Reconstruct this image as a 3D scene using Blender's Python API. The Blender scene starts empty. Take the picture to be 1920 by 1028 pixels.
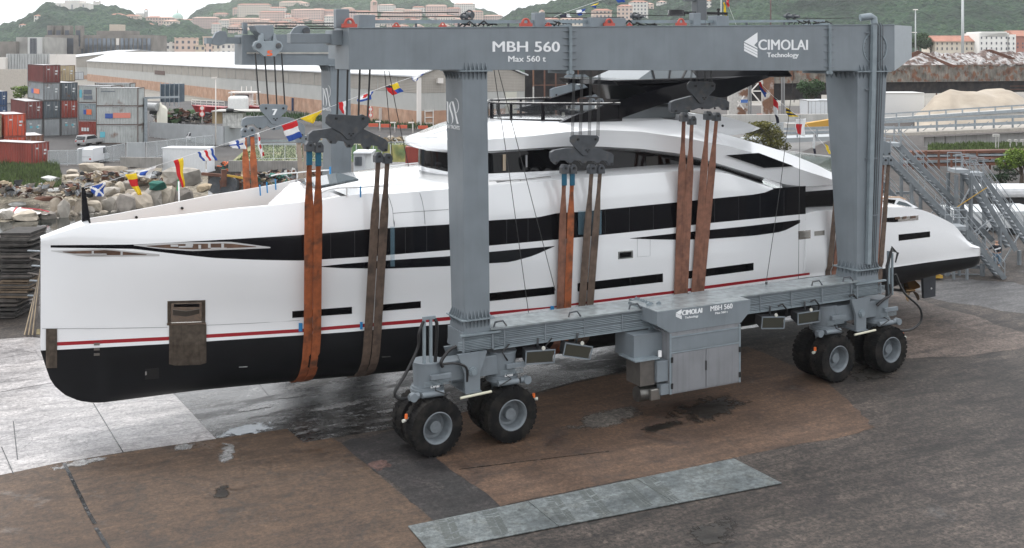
import bpy, bmesh, math, random
from mathutils import Vector, Matrix
R = math.radians
random.seed(7)
scene = bpy.context.scene
COL = scene.collection
# ---------------------------------------------------------------- camera, sky, sun, exposure
F, HY, YAW = 2040.0, 98.0, R(27.36)          # focal length and horizon row in pixels of a 1920 wide frame, heading
CX, CY, CZ = -14.41, -33.3, 13.5
SN, CS = math.sin(YAW), math.cos(YAW)
cd = bpy.data.cameras.new('camera'); camo = bpy.data.objects.new('camera', cd); COL.objects.link(camo)
camo.location = (CX, CY, CZ); camo.rotation_euler = (R(90), 0, -YAW)
cd.sensor_width = 36.0; cd.lens = F / 1920 * 36.0
cd.shift_y = -(514 - HY) / 1920.0
cd.clip_start = 0.5; cd.clip_end = 20000
scene.camera = camo
w = bpy.data.worlds.new('World'); scene.world = w; w.use_nodes = True
nt = w.node_tree; nt.nodes.clear()
sky = nt.nodes.new('ShaderNodeTexSky'); sky.sky_type = 'NISHITA'; sky.sun_disc = False
SUN_EL, SUN_AZ = R(57), R(345)               # azimuth clockwise from +Y
sky.sun_elevation = SUN_EL; sky.sun_rotation = SUN_AZ
sky.air_density = 1.0; sky.dust_density = 4.0; sky.ozone_density = 1.0
hs = nt.nodes.new('ShaderNodeHueSaturation'); hs.inputs['Saturation'].default_value = 0.18
cl = nt.nodes.new('ShaderNodeMix'); cl.data_type = 'RGBA'   # an even white cloud layer over the clear sky
cl.inputs['Factor'].default_value = 0.72
cl.inputs[7].default_value = (8.6, 8.8, 9.1, 1)
bg = nt.nodes.new('ShaderNodeBackground'); bg.inputs['Strength'].default_value = 0.15
wo = nt.nodes.new('ShaderNodeOutputWorld')
nt.links.new(sky.outputs[0], hs.inputs['Color']); nt.links.new(hs.outputs[0], cl.inputs[6])
tcw = nt.nodes.new('ShaderNodeTexCoord'); spw = nt.nodes.new('ShaderNodeSeparateXYZ'); mrw = nt.nodes.new('ShaderNodeMapRange')   # an overcast sky is brighter overhead
mrw.inputs[1].default_value = 0.05; mrw.inputs[2].default_value = 1.0; mrw.inputs[3].default_value = 0.98; mrw.inputs[4].default_value = 1.25
vmw = nt.nodes.new('ShaderNodeVectorMath'); vmw.operation = 'SCALE'
nt.links.new(tcw.outputs['Generated'], spw.inputs[0]); nt.links.new(spw.outputs[2], mrw.inputs[0]); nt.links.new(cl.outputs[2], vmw.inputs[0]); nt.links.new(mrw.outputs[0], vmw.inputs['Scale'])
nt.links.new(vmw.outputs[0], bg.inputs['Color']); nt.links.new(bg.outputs[0], wo.inputs[0])
sd = bpy.data.lights.new('sun', 'SUN'); so = bpy.data.objects.new('sun', sd); COL.objects.link(so)
sd.energy = 1.1; sd.angle = R(11); sd.color = (1.0, 0.97, 0.93)
so.rotation_euler = (R(90) - SUN_EL, 0, math.pi - SUN_AZ)
so.location = (0, -60, 80)
vs = scene.view_settings
scene.display_settings.display_device = 'sRGB'
vs.view_transform = 'Standard'; vs.look = 'None'; vs.gamma = 1.0; vs.exposure = 0.45
scene.cycles.max_bounces = 6; scene.cycles.volume_bounces = 1
scene.cycles.transparent_max_bounces = 12

def cam(X, Y):
    dx, dy = X - CX, Y - CY
    return dx * CS - dy * SN, dx * SN + dy * CS
def P(X, Y, Z):
    r, d = cam(X, Y); return 960 + F * r / d, HY + F * (CZ - Z) / d
def at(px, py, X=None, Y=None, Z=None, D=None):
    r = (px - 960) / F; v = (HY - py) / F
    dx = r * CS + SN; dy = -r * SN + CS
    if Z is not None: t = (Z - CZ) / v
    elif Y is not None: t = (Y - CY) / dy
    elif X is not None: t = (X - CX) / dx
    else: t = D
    return Vector((CX + dx * t, CY + dy * t, CZ + v * t))
def rd(r, d, z=0.0):                          # right / depth metres seen from the camera post -> world
    return Vector((CX + r * CS + d * SN, CY - r * SN + d * CS, z))
def itp(c, x):
    if x <= c[0][0]: return c[0][1]
    for i in range(1, len(c)):
        if x <= c[i][0]:
            (a, b), (e, f) = c[i - 1], c[i]
            return b + (f - b) * (x - a) / max(1e-9, e - a)
    return c[-1][1]
def sm(c, x, h):                              # lightly smoothed interpolation
    return (itp(c, x - h) + 2 * itp(c, x) + itp(c, x + h)) / 4

# ---------------------------------------------------------------- materials
MATS = {}
def mat(name, col, rough=0.6, metal=0.0, var=0.0, vscale=3.0, col2=None, c2scale=None, c2lo=0.45, c2hi=0.6,
        bump=0.0, bscale=20.0, streak=0.0, emit=None, trans=0.0, coat=0.0, wave=None, spec=None, alpha=1.0, objc=False):
    if name in MATS: return MATS[name]
    m = bpy.data.materials.new(name); m.use_nodes = True
    t = m.node_tree; N = t.nodes; L = t.links
    b = N['Principled BSDF']
    b.inputs['Roughness'].default_value = rough; b.inputs['Metallic'].default_value = metal
    if coat: b.inputs['Coat Weight'].default_value = coat; b.inputs['Coat Roughness'].default_value = 0.05
    if trans: b.inputs['Transmission Weight'].default_value = trans
    if spec is not None: b.inputs['Specular IOR Level'].default_value = spec
    if alpha < 1: b.inputs['Alpha'].default_value = alpha
    if emit: b.inputs['Emission Color'].default_value = (*emit[:3], 1); b.inputs['Emission Strength'].default_value = emit[3]
    cur = None
    geo = N.new('ShaderNodeTexCoord') if objc else N.new('ShaderNodeNewGeometry')
    pos = geo.outputs['Object'] if objc else geo.outputs['Position']
    def noise(scale, detail=5, src=None):
        n = N.new('ShaderNodeTexNoise'); n.inputs['Scale'].default_value = scale; n.inputs['Detail'].default_value = detail
        L.new(src or pos, n.inputs['Vector']); return n
    def mix(fac, a, c, typ='MIX'):
        x = N.new('ShaderNodeMix'); x.data_type = 'RGBA'; x.blend_type = typ
        for k, v in ((0, fac), (6, a), (7, c)):
            if isinstance(v, (int, float)): x.inputs[k].default_value = v
            elif isinstance(v, tuple): x.inputs[k].default_value = (*v[:3], 1)
            else: L.new(v, x.inputs[k])
        return x.outputs[2]
    def ramp(src, lo, hi):
        r = N.new('ShaderNodeMapRange'); r.inputs[1].default_value = lo; r.inputs[2].default_value = hi
        L.new(src, r.inputs[0]); return r.outputs[0]
    cur = tuple(col)
    if col2 is not None:
        n = noise(c2scale or vscale)
        cur = mix(ramp(n.outputs[0], c2lo, c2hi), cur, tuple(col2))
    if var:
        n = noise(vscale, 6)
        f = ramp(n.outputs[0], 0.3, 0.7)
        dark = N.new('ShaderNodeMapRange'); dark.inputs[3].default_value = 1 - var; dark.inputs[4].default_value = 1 + var * 0.5
        L.new(f, dark.inputs[0])
        cb = N.new('ShaderNodeCombineColor')
        for k in range(3): L.new(dark.outputs[0], cb.inputs[k])
        cur = mix(1.0, cur, cb.outputs[0], 'MULTIPLY')
    if streak:                                # vertical run marks
        mp = N.new('ShaderNodeMapping'); mp.inputs['Scale'].default_value = (1, 1, 0.06); L.new(pos, mp.inputs[0])
        n = noise(7.0, 4, mp.outputs[0])
        f = ramp(n.outputs[0], 0.5, 0.75)
        cur = mix(f, cur, mix(1.0, cur, (1 - streak,) * 3, 'MULTIPLY'))
    if wave:                                  # (scale, strength, direction) ribs
        wv = N.new('ShaderNodeTexWave'); wv.inputs['Scale'].default_value = wave[0]; wv.bands_direction = wave[2]
        L.new(pos, wv.inputs['Vector'])
        bp = N.new('ShaderNodeBump'); bp.inputs['Strength'].default_value = wave[1]; bp.inputs['Distance'].default_value = 0.05
        L.new(wv.outputs[0], bp.inputs['Height']); L.new(bp.outputs[0], b.inputs['Normal'])
    if bump:
        n = noise(bscale, 6)
        bp = N.new('ShaderNodeBump'); bp.inputs['Strength'].default_value = bump; bp.inputs['Distance'].default_value = 0.03
        L.new(n.outputs[0], bp.inputs['Height']); L.new(bp.outputs[0], b.inputs['Normal'])
    if isinstance(cur, tuple): b.inputs['Base Color'].default_value = (*cur[:3], 1)
    else: L.new(cur, b.inputs['Base Color'])
    MATS[name] = m; return m

# ---------------------------------------------------------------- mesh builder
class MB:
    def __init__(s): s.v = []; s.f = []; s.m = []; s.sm = []
    def add(s, vs_, fs, mi=0, smooth=False):
        o = len(s.v); s.v += [Vector(p) for p in vs_]
        for f in fs: s.f.append([o + i for i in f]); s.m.append(mi); s.sm.append(smooth)
        return s
    def box(s, a, b, mi=0):
        (x0, y0, z0), (x1, y1, z1) = a, b
        return s.add([(x0,y0,z0),(x1,y0,z0),(x1,y1,z0),(x0,y1,z0),(x0,y0,z1),(x1,y0,z1),(x1,y1,z1),(x0,y1,z1)],
                     [(0,3,2,1),(4,5,6,7),(0,1,5,4),(1,2,6,5),(2,3,7,6),(3,0,4,7)], mi)
    def hexa(s, p, mi=0):                     # 8 corners: bottom loop then top loop
        return s.add(p, [(0,3,2,1),(4,5,6,7),(0,1,5,4),(1,2,6,5),(2,3,7,6),(3,0,4,7)], mi)
    def bar(s, a, b, w_, h_=None, mi=0):      # rectangular bar between two points
        a, b = Vector(a), Vector(b); h_ = h_ or w_
        d = (b - a); L_ = d.length
        if L_ < 1e-6: return s
        d.normalize()
        up = Vector((0, 0, 1)) if abs(d.z) < 0.95 else Vector((0, 1, 0))
        sx = d.cross(up).normalized() * (w_ / 2); sz = sx.normalized().cross(d).normalized() * (h_ / 2)
        c = [a - sx - sz, a + sx - sz, a + sx + sz, a - sx + sz, b - sx - sz, b + sx - sz, b + sx + sz, b - sx + sz]
        return s.add(c, [(0,1,2,3),(7,6,5,4),(0,4,5,1),(1,5,6,2),(2,6,7,3),(3,7,4,0)], mi)
    def cyl(s, a, b, r0, r1=None, n=16, mi=0, cap=True, smooth=True):
        a, b = Vector(a), Vector(b); r1 = r0 if r1 is None else r1
        d = (b - a).normalized()
        up = Vector((0, 0, 1)) if abs(d.z) < 0.9 else Vector((1, 0, 0))
        u = d.cross(up).normalized(); v_ = d.cross(u)
        vv = []
        for k in range(n):
            t = 2 * math.pi * k / n; e = u * math.cos(t) + v_ * math.sin(t)
            vv += [a + e * r0, b + e * r1]
        ff = [(2*k, (2*k+2) % (2*n), (2*k+3) % (2*n), 2*k+1) for k in range(n)]
        s.add(vv, ff, mi, smooth)
        if cap:
            s.add([vv[2*k] for k in range(n)], [tuple(range(n))[::-1]], mi); s.add([vv[2*k+1] for k in range(n)], [tuple(range(n))], mi)
        return s
    def tube(s, pts, r, n=6, mi=0):
        pts = [Vector(p) for p in pts]; rings = []
        if n == 7 and not isinstance(r, (list, tuple)) and len(pts) > 2:      # big hoses bend smoothly
            q = [pts[0]] + pts + [pts[-1]]; out = []
            for i in range(1, len(q) - 2):
                for k in range(5):
                    t = k / 5; a, b, c, d = q[i-1:i+3]; out.append(.5 * (2*b + (c - a)*t + (2*a - 5*b + 4*c - d)*t*t + (3*b - a - 3*c + d)*t**3))
            pts = out + [pts[-1]]
        prev = None
        for i, p in enumerate(pts):
            d = (pts[min(i+1, len(pts)-1)] - pts[max(i-1, 0)])
            d = d.normalized() if d.length > 1e-9 else Vector((0,0,1))
            if prev is None:
                up = Vector((0, 0, 1)) if abs(d.z) < 0.9 else Vector((1, 0, 0)); u = d.cross(up).normalized()
            else:
                u = (prev - d * prev.dot(d)); u = u.normalized() if u.length > 1e-6 else d.orthogonal().normalized()
            prev = u; v_ = d.cross(u)
            rr = r[i] if isinstance(r, (list, tuple)) else r
            rings.append([p + (u * math.cos(2*math.pi*k/n) + v_ * math.sin(2*math.pi*k/n)) * rr for k in range(n)])
        vv = [q for g in rings for q in g]; ff = []
        for i in range(len(pts) - 1):
            for k in range(n): ff.append((i*n+k, i*n+(k+1) % n, (i+1)*n+(k+1) % n, (i+1)*n+k))
        ff.append(tuple(range(n))[::-1]); ff.append(tuple((len(pts)-1)*n + k for k in range(n)))
        return s.add(vv, ff, mi, True)
    def prism(s, pts, ext, mi=0):             # planar polygon pushed along a vector
        pts = [Vector(p) for p in pts]; ext = Vector(ext); n = len(pts)
        ff = [tuple(range(n))[::-1], tuple(range(n, 2*n))] + [(i, (i+1) % n, n + (i+1) % n, n + i) for i in range(n)]
        return s.add(pts + [p + ext for p in pts], ff, mi)
    def grid(s, rows, mi=0, smooth=True, mfun=None, closed=False):
        n = len(rows[0]); o = len(s.v); s.v += [Vector(p) for r_ in rows for p in r_]
        m_ = len(rows)
        for i in range(m_ - (0 if closed else 1)):
            j2 = (i + 1) % m_
            for j in range(n - 1):
                s.f.append([o+i*n+j, o+i*n+j+1, o+j2*n+j+1, o+j2*n+j]); s.m.append(mfun(i, j) if mfun else mi); s.sm.append(smooth)
        return s
    def lathe(s, prof, org, axis='Y', n=32, mi=0):   # prof: list of (radius, along) closed rings
        org = Vector(org); rows = []
        for k in range(n + 1):
            t = 2 * math.pi * k / n; c_, s_ = math.cos(t), math.sin(t)
            row = []
            for r_, a_ in prof:
                row.append(org + (Vector((r_*c_, a_, r_*s_)) if axis == 'Y' else Vector((r_*c_, r_*s_, a_)) if axis == 'Z' else Vector((a_, r_*c_, r_*s_))))
            rows.append(row)
        return s.grid(rows, mi, True)
    def build(s, name, mats, parent=None, local=False, bevel=0.0, auto=True):
        off = Vector((0, 0, 0))
        if parent is not None and not local:
            p = parent
            while p is not None: off += p.location; p = p.parent
        me = bpy.data.meshes.new(name)
        me.from_pydata([p - off for p in s.v], [], s.f)
        if not isinstance(mats, (list, tuple)): mats = [mats]
        for m in mats: me.materials.append(m)
        for i, p in enumerate(me.polygons):
            p.material_index = s.m[i]; p.use_smooth = s.sm[i]
        if True:
            bm = bmesh.new(); bm.from_mesh(me)
            bmesh.ops.remove_doubles(bm, verts=bm.verts, dist=0.0004)
            bmesh.ops.recalc_face_normals(bm, faces=bm.faces)
            for e in bm.edges:
                if len(e.link_faces) == 2 and e.calc_face_angle(0) > R(38): e.smooth = False
            bm.to_mesh(me); bm.free()
        me.update()
        o = bpy.data.objects.new(name, me); COL.objects.link(o)
        if parent is not None: o.parent = parent
        if bevel:
            b_ = o.modifiers.new('bevel', 'BEVEL'); b_.width = bevel; b_.segments = 2; b_.limit_method = 'ANGLE'; b_.angle_limit = R(40)
        return o
def tag(o, label=None, cat=None, group=None, kind=None):
    if label: o['label'] = label
    if cat: o['category'] = cat
    if group: o['group'] = group
    if kind: o['kind'] = kind
    return o
def thing(name, label, cat, loc=(0, 0, 0), group=None, rz=0.0):
    o = bpy.data.objects.new(name, None); COL.objects.link(o); o.location = loc; o.rotation_euler = (0, 0, rz)
    o.empty_display_size = 0.3
    return tag(o, label, cat, group)
def dup(o, loc=None, rz=None, label=None, parent=None, group=None):
    def cp(x, par):
        c = x.copy(); COL.objects.link(c)
        if par is not None: c.parent = par
        for ch in KIDS(x): cp(ch, c)
        return c
    kids = {}
    for q in bpy.data.objects:
        if q.parent is not None: kids.setdefault(q.parent.name, []).append(q)
    def KIDS(x): return kids.get(x.name, [])
    c = cp(o, parent)
    if loc is not None: c.location = loc
    if rz is not None: c.rotation_euler = (0, 0, rz)
    if label: c['label'] = label
    if group: c['group'] = group
    return c
def text(name, body, p0, p1, h, mat_, parent, nrm=None, bold=0.02, out=0.006, z=None):
    """lettering whose baseline runs p0 -> p1 (world), cap height h, raised a few mm"""
    p0, p1 = Vector(p0), Vector(p1)
    cu = bpy.data.curves.new(name, 'FONT'); cu.body = body; cu.size = 1.0; cu.offset = 0.0; cu.extrude = 0.002
    cu.resolution_u = 3
    to = bpy.data.objects.new(name, cu)
    me = bpy.data.meshes.new_from_object(to, depsgraph=None)
    xs = [v.co.x for v in me.vertices]; ys = [v.co.y for v in me.vertices]
    x0, x1 = min(xs), max(xs); y0 = 0.0 if any(c in body for c in 'gyp') else min(ys); y1 = max(ys)
    d = p1 - p0; W = d.length; d.normalize(); up = Vector((0, 0, 1)); n = nrm or d.cross(up)
    off = Vector((0, 0, 0)); p = parent
    while p is not None: off += p.location; p = p.parent
    for v in me.vertices:
        x = (v.co.x - x0) / (x1 - x0) * W; y = (v.co.y - y0) / (y1 - y0) * h
        v.co = p0 + d * x + up * y + n * (out + (0.002 if v.co.z > 0 else 0)) - off
    if bold:                                  # heavier strokes: the same outline three times, each a hair prouder
        bm = bmesh.new(); bm.from_mesh(me); src = bm.faces[:] + bm.edges[:] + bm.verts[:]
        for k, s_ in ((1, -1), (2, 1), (3, 0)):
            r_ = bmesh.ops.duplicate(bm, geom=src); vv = [e for e in r_['geom'] if isinstance(e, bmesh.types.BMVert)]
            bmesh.ops.translate(bm, verts=vv, vec=d * (s_ * h * bold * 2.0) + n * .0015 * k + up * (h * bold * 1.2 if k == 3 else 0))
        bm.to_mesh(me); bm.free()
    me.materials.clear(); me.materials.append(mat_)
    bpy.data.objects.remove(to)
    o = bpy.data.objects.new(name, me); COL.objects.link(o); o.parent = parent
    return o
def weld(mb): return mb
# ================================================================ YACHT
def gel_m(name, col, r=0.22, coat=0.6): return mat(name, col, r, coat=coat, var=0.03, vscale=0.4)
WHITE = mat('white_gelcoat', (0.83, 0.84, 0.85), .16, coat=1.0, var=.035, vscale=.35, bump=.10, bscale=.7)
DECKW = mat('white_deck', (0.66, 0.66, 0.65), 0.5, var=0.05, vscale=2)
BLACKP = mat('black_antifouling', (0.005, 0.0055, 0.007), 0.5, spec=.25, var=0.25, vscale=1.5)
GLASS = mat('black_glass', (0.003, 0.003, 0.004), 0.06, spec=0.25, var=0.2, vscale=0.8)
BAND = mat('black_hull_band', (0.004, 0.004, 0.006), 0.12, spec=0.25)
REDM = mat('red_boot_stripe', (0.30, 0.012, 0.02), 0.35)
STEEL = mat('polished_steel', (0.60, 0.58, 0.55), 0.15, 1.0, var=0.2, vscale=8)
DSTEEL = mat('brushed_steel', (0.17, 0.145, 0.12), 0.34, 0.75, var=0.35, vscale=5, streak=0.3)
TEAK = mat('teak_deck', (0.30, 0.20, 0.13), 0.7, var=0.2, vscale=4)
BLACKG = mat('black_gloss_paint', (0.005, 0.005, 0.007), 0.15, spec=.3)
GREYG = mat('grey_tinted_glass', (0.10, 0.12, 0.13), 0.06, spec=0.7)
CLEARG = mat('clear_glass', (0.75, 0.80, 0.80), 0.03, trans=0.9, alpha=0.35)
GREENG = mat('green_glass', (0.28, 0.45, 0.36), 0.05, trans=0.5, alpha=0.55)
BRONZE = mat('propeller_bronze', (0.20, 0.12, 0.05), 0.35, 0.8)
TAPE = mat('blue_tape', (0.02, 0.22, 0.5), 0.6)
SEAM = mat('panel_seam', (0.08, 0.08, 0.09), 0.7)
YC = 8.4
XB = -11.55
Bs = [(-11.6,.10),(-11.2,.30),(-10.5,.55),(-9,1.0),(-7,1.65),(-5,2.2),(-3,2.68),(-1,3.1),(1,3.5),(3,3.85),(5,4.05),(8,4.22),(12,4.3),(27,4.2),(30,4.05),(33,3.9)]
Bk = [(-11.6,.10),(-11.2,.30),(-10.5,.60),(-9,1.12),(-7,1.85),(-5,2.48),(-3,3.0),(-1,3.4),(1,3.8),(3,4.08),(5,4.25),(8,4.35),(12,4.42),(27,4.32),(30,4.15),(33,4.0)]
Bw = [(-11.6,.07),(-10.5,.30),(-8.5,.80),(-6,1.45),(-3.5,2.15),(-1,2.75),(2,3.35),(5,3.8),(9,4.1),(14,4.2),(27,4.2),(30,4.1),(33,3.95)]
TOPC = [(60,450),(70,448.7),(120,433.6),(164,421),(234,415),(334,405),(448,391),(495,387),(542,382),(602,375),(640,368),(690,363),(727,364),(820,356),(917,348),(1033,338),(1145,330),(1217,325),(1267,321.5),(1313,320),(1335,322),(1367,326),(1402,337),(1448,353)]
TOPA = [(1507,402),(1527,396),(1561,394),(1620,391),(1664,388.5),(1698,388.5),(1730,394),(1753,403),(1789,421),(1802,437),(1816,455),(1834,463),(1850,465)]
BT = [(60,460.2),(80,460.2),(251,458.7),(435,448.7),(562,441),(640,435),(690,430),(841,421),(917,413.6),(1008,408),(1045,399.5),(1098,397),(1125,393.5),(1265,380),(1292,377),(1333,373),(1414,365),(1440,360),(1448,354)]
BB = [(60,464.4),(80,464.4),(251,467),(334,477),(401,484),(480,487.5),(565,489),(640,484.5),(683,482),(841,469.4),(917,461),(1051,448.7),(1265,427),(1292,423),(1327,419),(1507,401.5)]
CR = [(60,617),(79,616.5),(314,614),(388,610),(562,601),(844,575),(1035,557),(1259,531),(1514,503),(1670,490),(1824,467),(1850,464)]
RT = [(60,643.5),(110,641.7),(314,631.6),(562,617),(640,610.6),(844,594),(918,585),(1035,575),(1108,564),(1259,545.7),(1317,537),(1514,511.6),(1674,497),(1824,478),(1850,476)]
RB = [(60,650),(110,648.4),(314,638.5),(562,623.6),(640,617),(844,601),(918,591.5),(1108,569),(1259,551),(1317,543),(1514,516),(1674,499.5),(1824,480),(1850,478)]
BO = [(60,658),(112,656),(314,645),(562,629),(640,623.6),(844,607.6),(918,598),(1108,575.5),(1259,557),(1514,520),(1674,501.8),(1740,492),(1824,481.5),(1850,479)]
def bf(tab, X): return sm(tab, X, 0.35)
def zc(curve, X, b, h=6):                     # height of a traced line where it crosses the hull side at station X
    px = P(X, YC - b, 0)[0]
    return at(px, sm(curve, px, h), Y=YC - b).z
XT = at(1448, 353, Y=YC - 4.3).x             # aft tip of the upper white side
XA = at(1509, 402, Y=YC - 4.3).x             # aft end of the black band
XE = at(1838, 470, Y=YC - 3.55).x             # transom
NS = 150
hullX = [XB + (XE - XB) * (0.5 * (i / NS) ** 1.6 + 0.5 * (i / NS)) for i in range(NS + 1)]
hullX = sorted(hullX + [XT, XA - 0.01, XA + 0.01])
def stern_round(X): return 1.0 if X < XE - 0.9 else math.sqrt(max(0.0, 1 - ((X - XE + 0.9) / 0.9) ** 2 * 0.22))
def top_z(X):
    b = bf(Bs, X)
    if X <= XT: return zc(TOPC, X, b)
    if X <= XA: return None
    return zc(TOPA, X, b)
def hull_col(X):
    """heights and half breadths from sheer down to keel at one station"""
    t = X - XB
    bs, bk, bw = bf(Bs, X), bf(Bk, X), bf(Bw, X)
    bs *= stern_round(X); bk *= stern_round(X); bw *= stern_round(X)
    zbo = zc(BO, X, bw); zrb = zc(RB, X, bw); zrt = zc(RT, X, bw)
    if X <= XA:
        zbb = zc(BB, X, bk); zbt = zc(BT, X, bk) if X <= XT else None
        if zbt is None:
            zbt = at(1448, 353, Y=YC - 4.3).z + (X - XT) * 0.0
            zbt = max(zbt, zbb)
        zs = zc(TOPC, X, bs) if X <= XT else zbt
    else:
        zs = zc(TOPA, X, bs); zbt = zs - 0.002; zbb = zs - 0.004
        if zs < zrt + 0.1: zs = zrt + 0.1
        zbb = min(zbb, zs - 0.02); zbt = min(zbt, zs - 0.01)
    if X > XA: bk2 = bs + (bk - bs) * 0.02
    else: bk2 = bk
    zcr = zc(CR, X, bw + 0.5 * (bk - bw))
    zcr = min(zcr, zbb - 0.05)
    col = [(bs if X <= XT or X > XA else bk, zs)]
    # tumblehome of the upper side
    col.append(((col[0][0] + bk2) / 2 + (0.05 if X < XT else 0), (zs + zbt) / 2))
    col.append((bk2, zbt)); col.append((bk2 - 0.004 * (X < XA), zbb))
    for f_ in (0.33, 0.66):
        b_ = bk2 + (bw + 0.02 - bk2) * (f_ ** 1.2) if X < XA else max(bk2, bk) - abs(0.0)
        if X >= XA: b_ = bk2 + (bk - bk2) * min(1, f_ * 1.6)
        col.append((b_, zbb + (zcr - zbb) * f_))
    col.append((bw + 0.03 if X < XA else bk * 0.99, zcr)); col.append((bw, max(zrt, zrb))); col.append((bw, zrb)); col.append((bw, zbo))
    # underwater body
    if X < -9.6: zk = at(P(X, YC, 0)[0], itp([(60,560),(78,617),(85,690),(92,708),(104,726),(122,741),(148,752),(180,756),(260,745)], P(X, YC, 0)[0]), Y=YC).z
    else: zk = itp([(-9.6,.84),(-6,.80),(0,.75),(18,.75),(23,1.2),(27,1.9),(29.5,2.15),(33,2.3)], X)
    zk = min(zk, zbo - 0.01)
    full = min(1.0, max(0.0, t / 14))
    for f_ in (0.12, 0.3, 0.5, 0.68, 0.83, 0.94, 1.0):
        e = 1.15 + 1.35 * full
        b_ = bw * max(0.0, 1 - f_ ** e) ** (1 / e) if full > 0.15 else bw * (1 - f_)
        col.append((b_, zbo + (zk - zbo) * (f_ ** 0.8 if f_ < 1 else 1)))
    return col
yacht = thing('motor_yacht', 'long white superyacht with black window bands and red waterline stripe in the hoist slings', 'yacht', (12, YC, 0.75))
STRIP = {0: 0, 1: 0, 2: 1, 3: 0, 4: 0, 5: 0, 6: 0, 7: 2, 8: 0}   # row strip -> material slot
cols = [hull_col(X) for X in hullX]
hb = MB()
for sgn in (-1, 1):
    rows = [[(X, YC + sgn * c[k][0], c[k][1]) for X, c in zip(hullX, cols)] for k in range(len(cols[0]))]
    def mf(i, j):
        X = hullX[j]
        if i == 2: return 1 if X < XA - 0.02 and X > XB + 0.25 else 0
        if i < 2: return 1 if XT <= X < XA - 0.02 else 0
        if i == 7: return 2 if XB + 0.35 < X < at(1514, 515, Y=YC - 4.2).x else 0
        if i <= 8: return 0
        return 3
    hb.grid(rows, mfun=mf)
for e, idx in ((0, 0), (-1, 1)):              # stem and transom closures
    c = cols[e]; X = hullX[e]
    L_ = [(X, YC - b, z) for b, z in c]; R_ = [(X, YC + b, z) for b, z in c]
    n = len(L_)
    for k in range(n - 1):
        hb.add([L_[k], L_[k+1], R_[k+1], R_[k]], [(0, 1, 2, 3)], 0 if k < 9 else 3)
hb.build('hull', [WHITE, BAND, REDM, BLACKP], yacht)
# ---- foredeck: bulwark inner wall + deck
FD0, FD1 = XB + 1.3, at(640, 368, Y=YC - 3.0).x
fx = [X for X in hullX if FD0 <= X <= FD1]
dm = MB(); wm = MB()
for sgn in (-1, 1):
    r0 = [(X, YC + sgn * bf(Bs, X), top_z(X)) for X in fx]
    r1 = [(X, YC + sgn * max(0.02, bf(Bs, X) - 0.16), top_z(X) + 0.01) for X in fx]
    r2 = [(X, YC + sgn * max(0.02, bf(Bs, X) - 0.20), top_z(X) - min(0.85, 0.1 + (X - FD0) * 0.35)) for X in fx]
    wm.grid([r0, r1, r2])
rows = []
for f_ in (-1, -.5, 0, .5, 1):
    rows.append([(X, YC + f_ * max(0.02, bf(Bs, X) - 0.2), top_z(X) - min(0.85, 0.1 + (X - FD0) * 0.35) + 0.04 * (1 - abs(f_))) for X in fx])
dm.grid(rows)
wm.build('bulwark', mat('bulwark_inner', (0.74, 0.74, 0.74), 0.3), yacht); dm.build('foredeck', TEAK, yacht)
# bow tip cover and side decks up to the aft tip of the white side
cv = MB()
xs = [X for X in hullX if X <= FD0 + 0.4]
cv.grid([[(X, YC + f_ * bf(Bs, X), top_z(X) + 0.05 * (1 - f_ * f_)) for X in xs] for f_ in (-1, -.5, 0, .5, 1)])
xs = [X for X in hullX if FD1 - 0.05 <= X <= XT + 0.01]
def crown(X, f_): return 0.30 * (1 - f_ ** 4) * min(1, max(0, (X - FD1) / 2.0))
cv.grid([[(X, YC + f_ * bf(Bs, X), top_z(X) + crown(X, f_)) for X in xs] for f_ in (-1, -.93, -.8, -.5, 0, .5, .8, .93, 1)])
cv.add([(FD1, YC - bf(Bs, FD1), top_z(FD1)), (FD1, YC + bf(Bs, FD1), top_z(FD1)), (FD1, YC + bf(Bs, FD1) - .2, top_z(FD1) - .85), (FD1, YC - bf(Bs, FD1) + .2, top_z(FD1) - .85)], [(0, 1, 2, 3)])
cv.build('upper_deck', WHITE, yacht)
# aft deck
ax = [X for X in hullX if X >= XA + 0.005]
ad = MB(); cols_a = [(X, stern_round(X)) for X in ax]
ad.grid([[(X, YC + f_ * bf(Bs, X) * s_, top_z(X) + 0.12 * (1 - f_ ** 4)) for X, s_ in cols_a] for f_ in (-1, -.9, -.6, 0, .6, .9, 1)])
ad.build('aft_deck', WHITE, yacht)
# ---- flush windows, sickles and fittings laid on the hull side
def hull_b(X, z):                             # half breadth of the skin at a height
    c = hull_col(X)
    for k in range(len(c) - 1):
        (b0, z0), (b1, z1) = c[k], c[k + 1]
        if z0 >= z >= z1: return b0 + (b1 - b0) * ((z0 - z) / max(1e-6, z0 - z1))
    return c[0][0]
def on_hull(px, py, out=0.015):
    b = 4.2
    for _ in range(6):
        p = at(px, py, Y=YC - b); b = hull_b(p.x, p.z) + out
    return at(px, py, Y=YC - b)
def patch(name, top, bot, m_, n=14, out=0.012, both=False, label=None, th=0.03):
    x0, x1 = max(top[0][0], bot[0][0]), min(top[-1][0], bot[-1][0])
    mb = MB(); r0 = []; r1 = []; m0 = []
    for i in range(n + 1):
        x = x0 + (x1 - x0) * i / n
        r0.append(on_hull(x, itp(top, x), out)); r1.append(on_hull(x, itp(bot, x), out)); m0.append(on_hull(x, (itp(top, x) + itp(bot, x)) / 2, out))
    inn = Vector((0, th, 0))
    mb.grid([[p + inn for p in r0], r0, m0, r1, [p + inn for p in r1]], smooth=False)
    if both:
        fl = lambda p: Vector((p.x, 2 * YC - p.y, p.z))
        mb.grid([[fl(p + inn) for p in r0], [fl(p) for p in r0], [fl(p) for p in m0], [fl(p) for p in r1], [fl(p + inn) for p in r1]], smooth=False)
    o = mb.build(name, m_, yacht)
    if label: o['label'] = label
    return o
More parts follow.
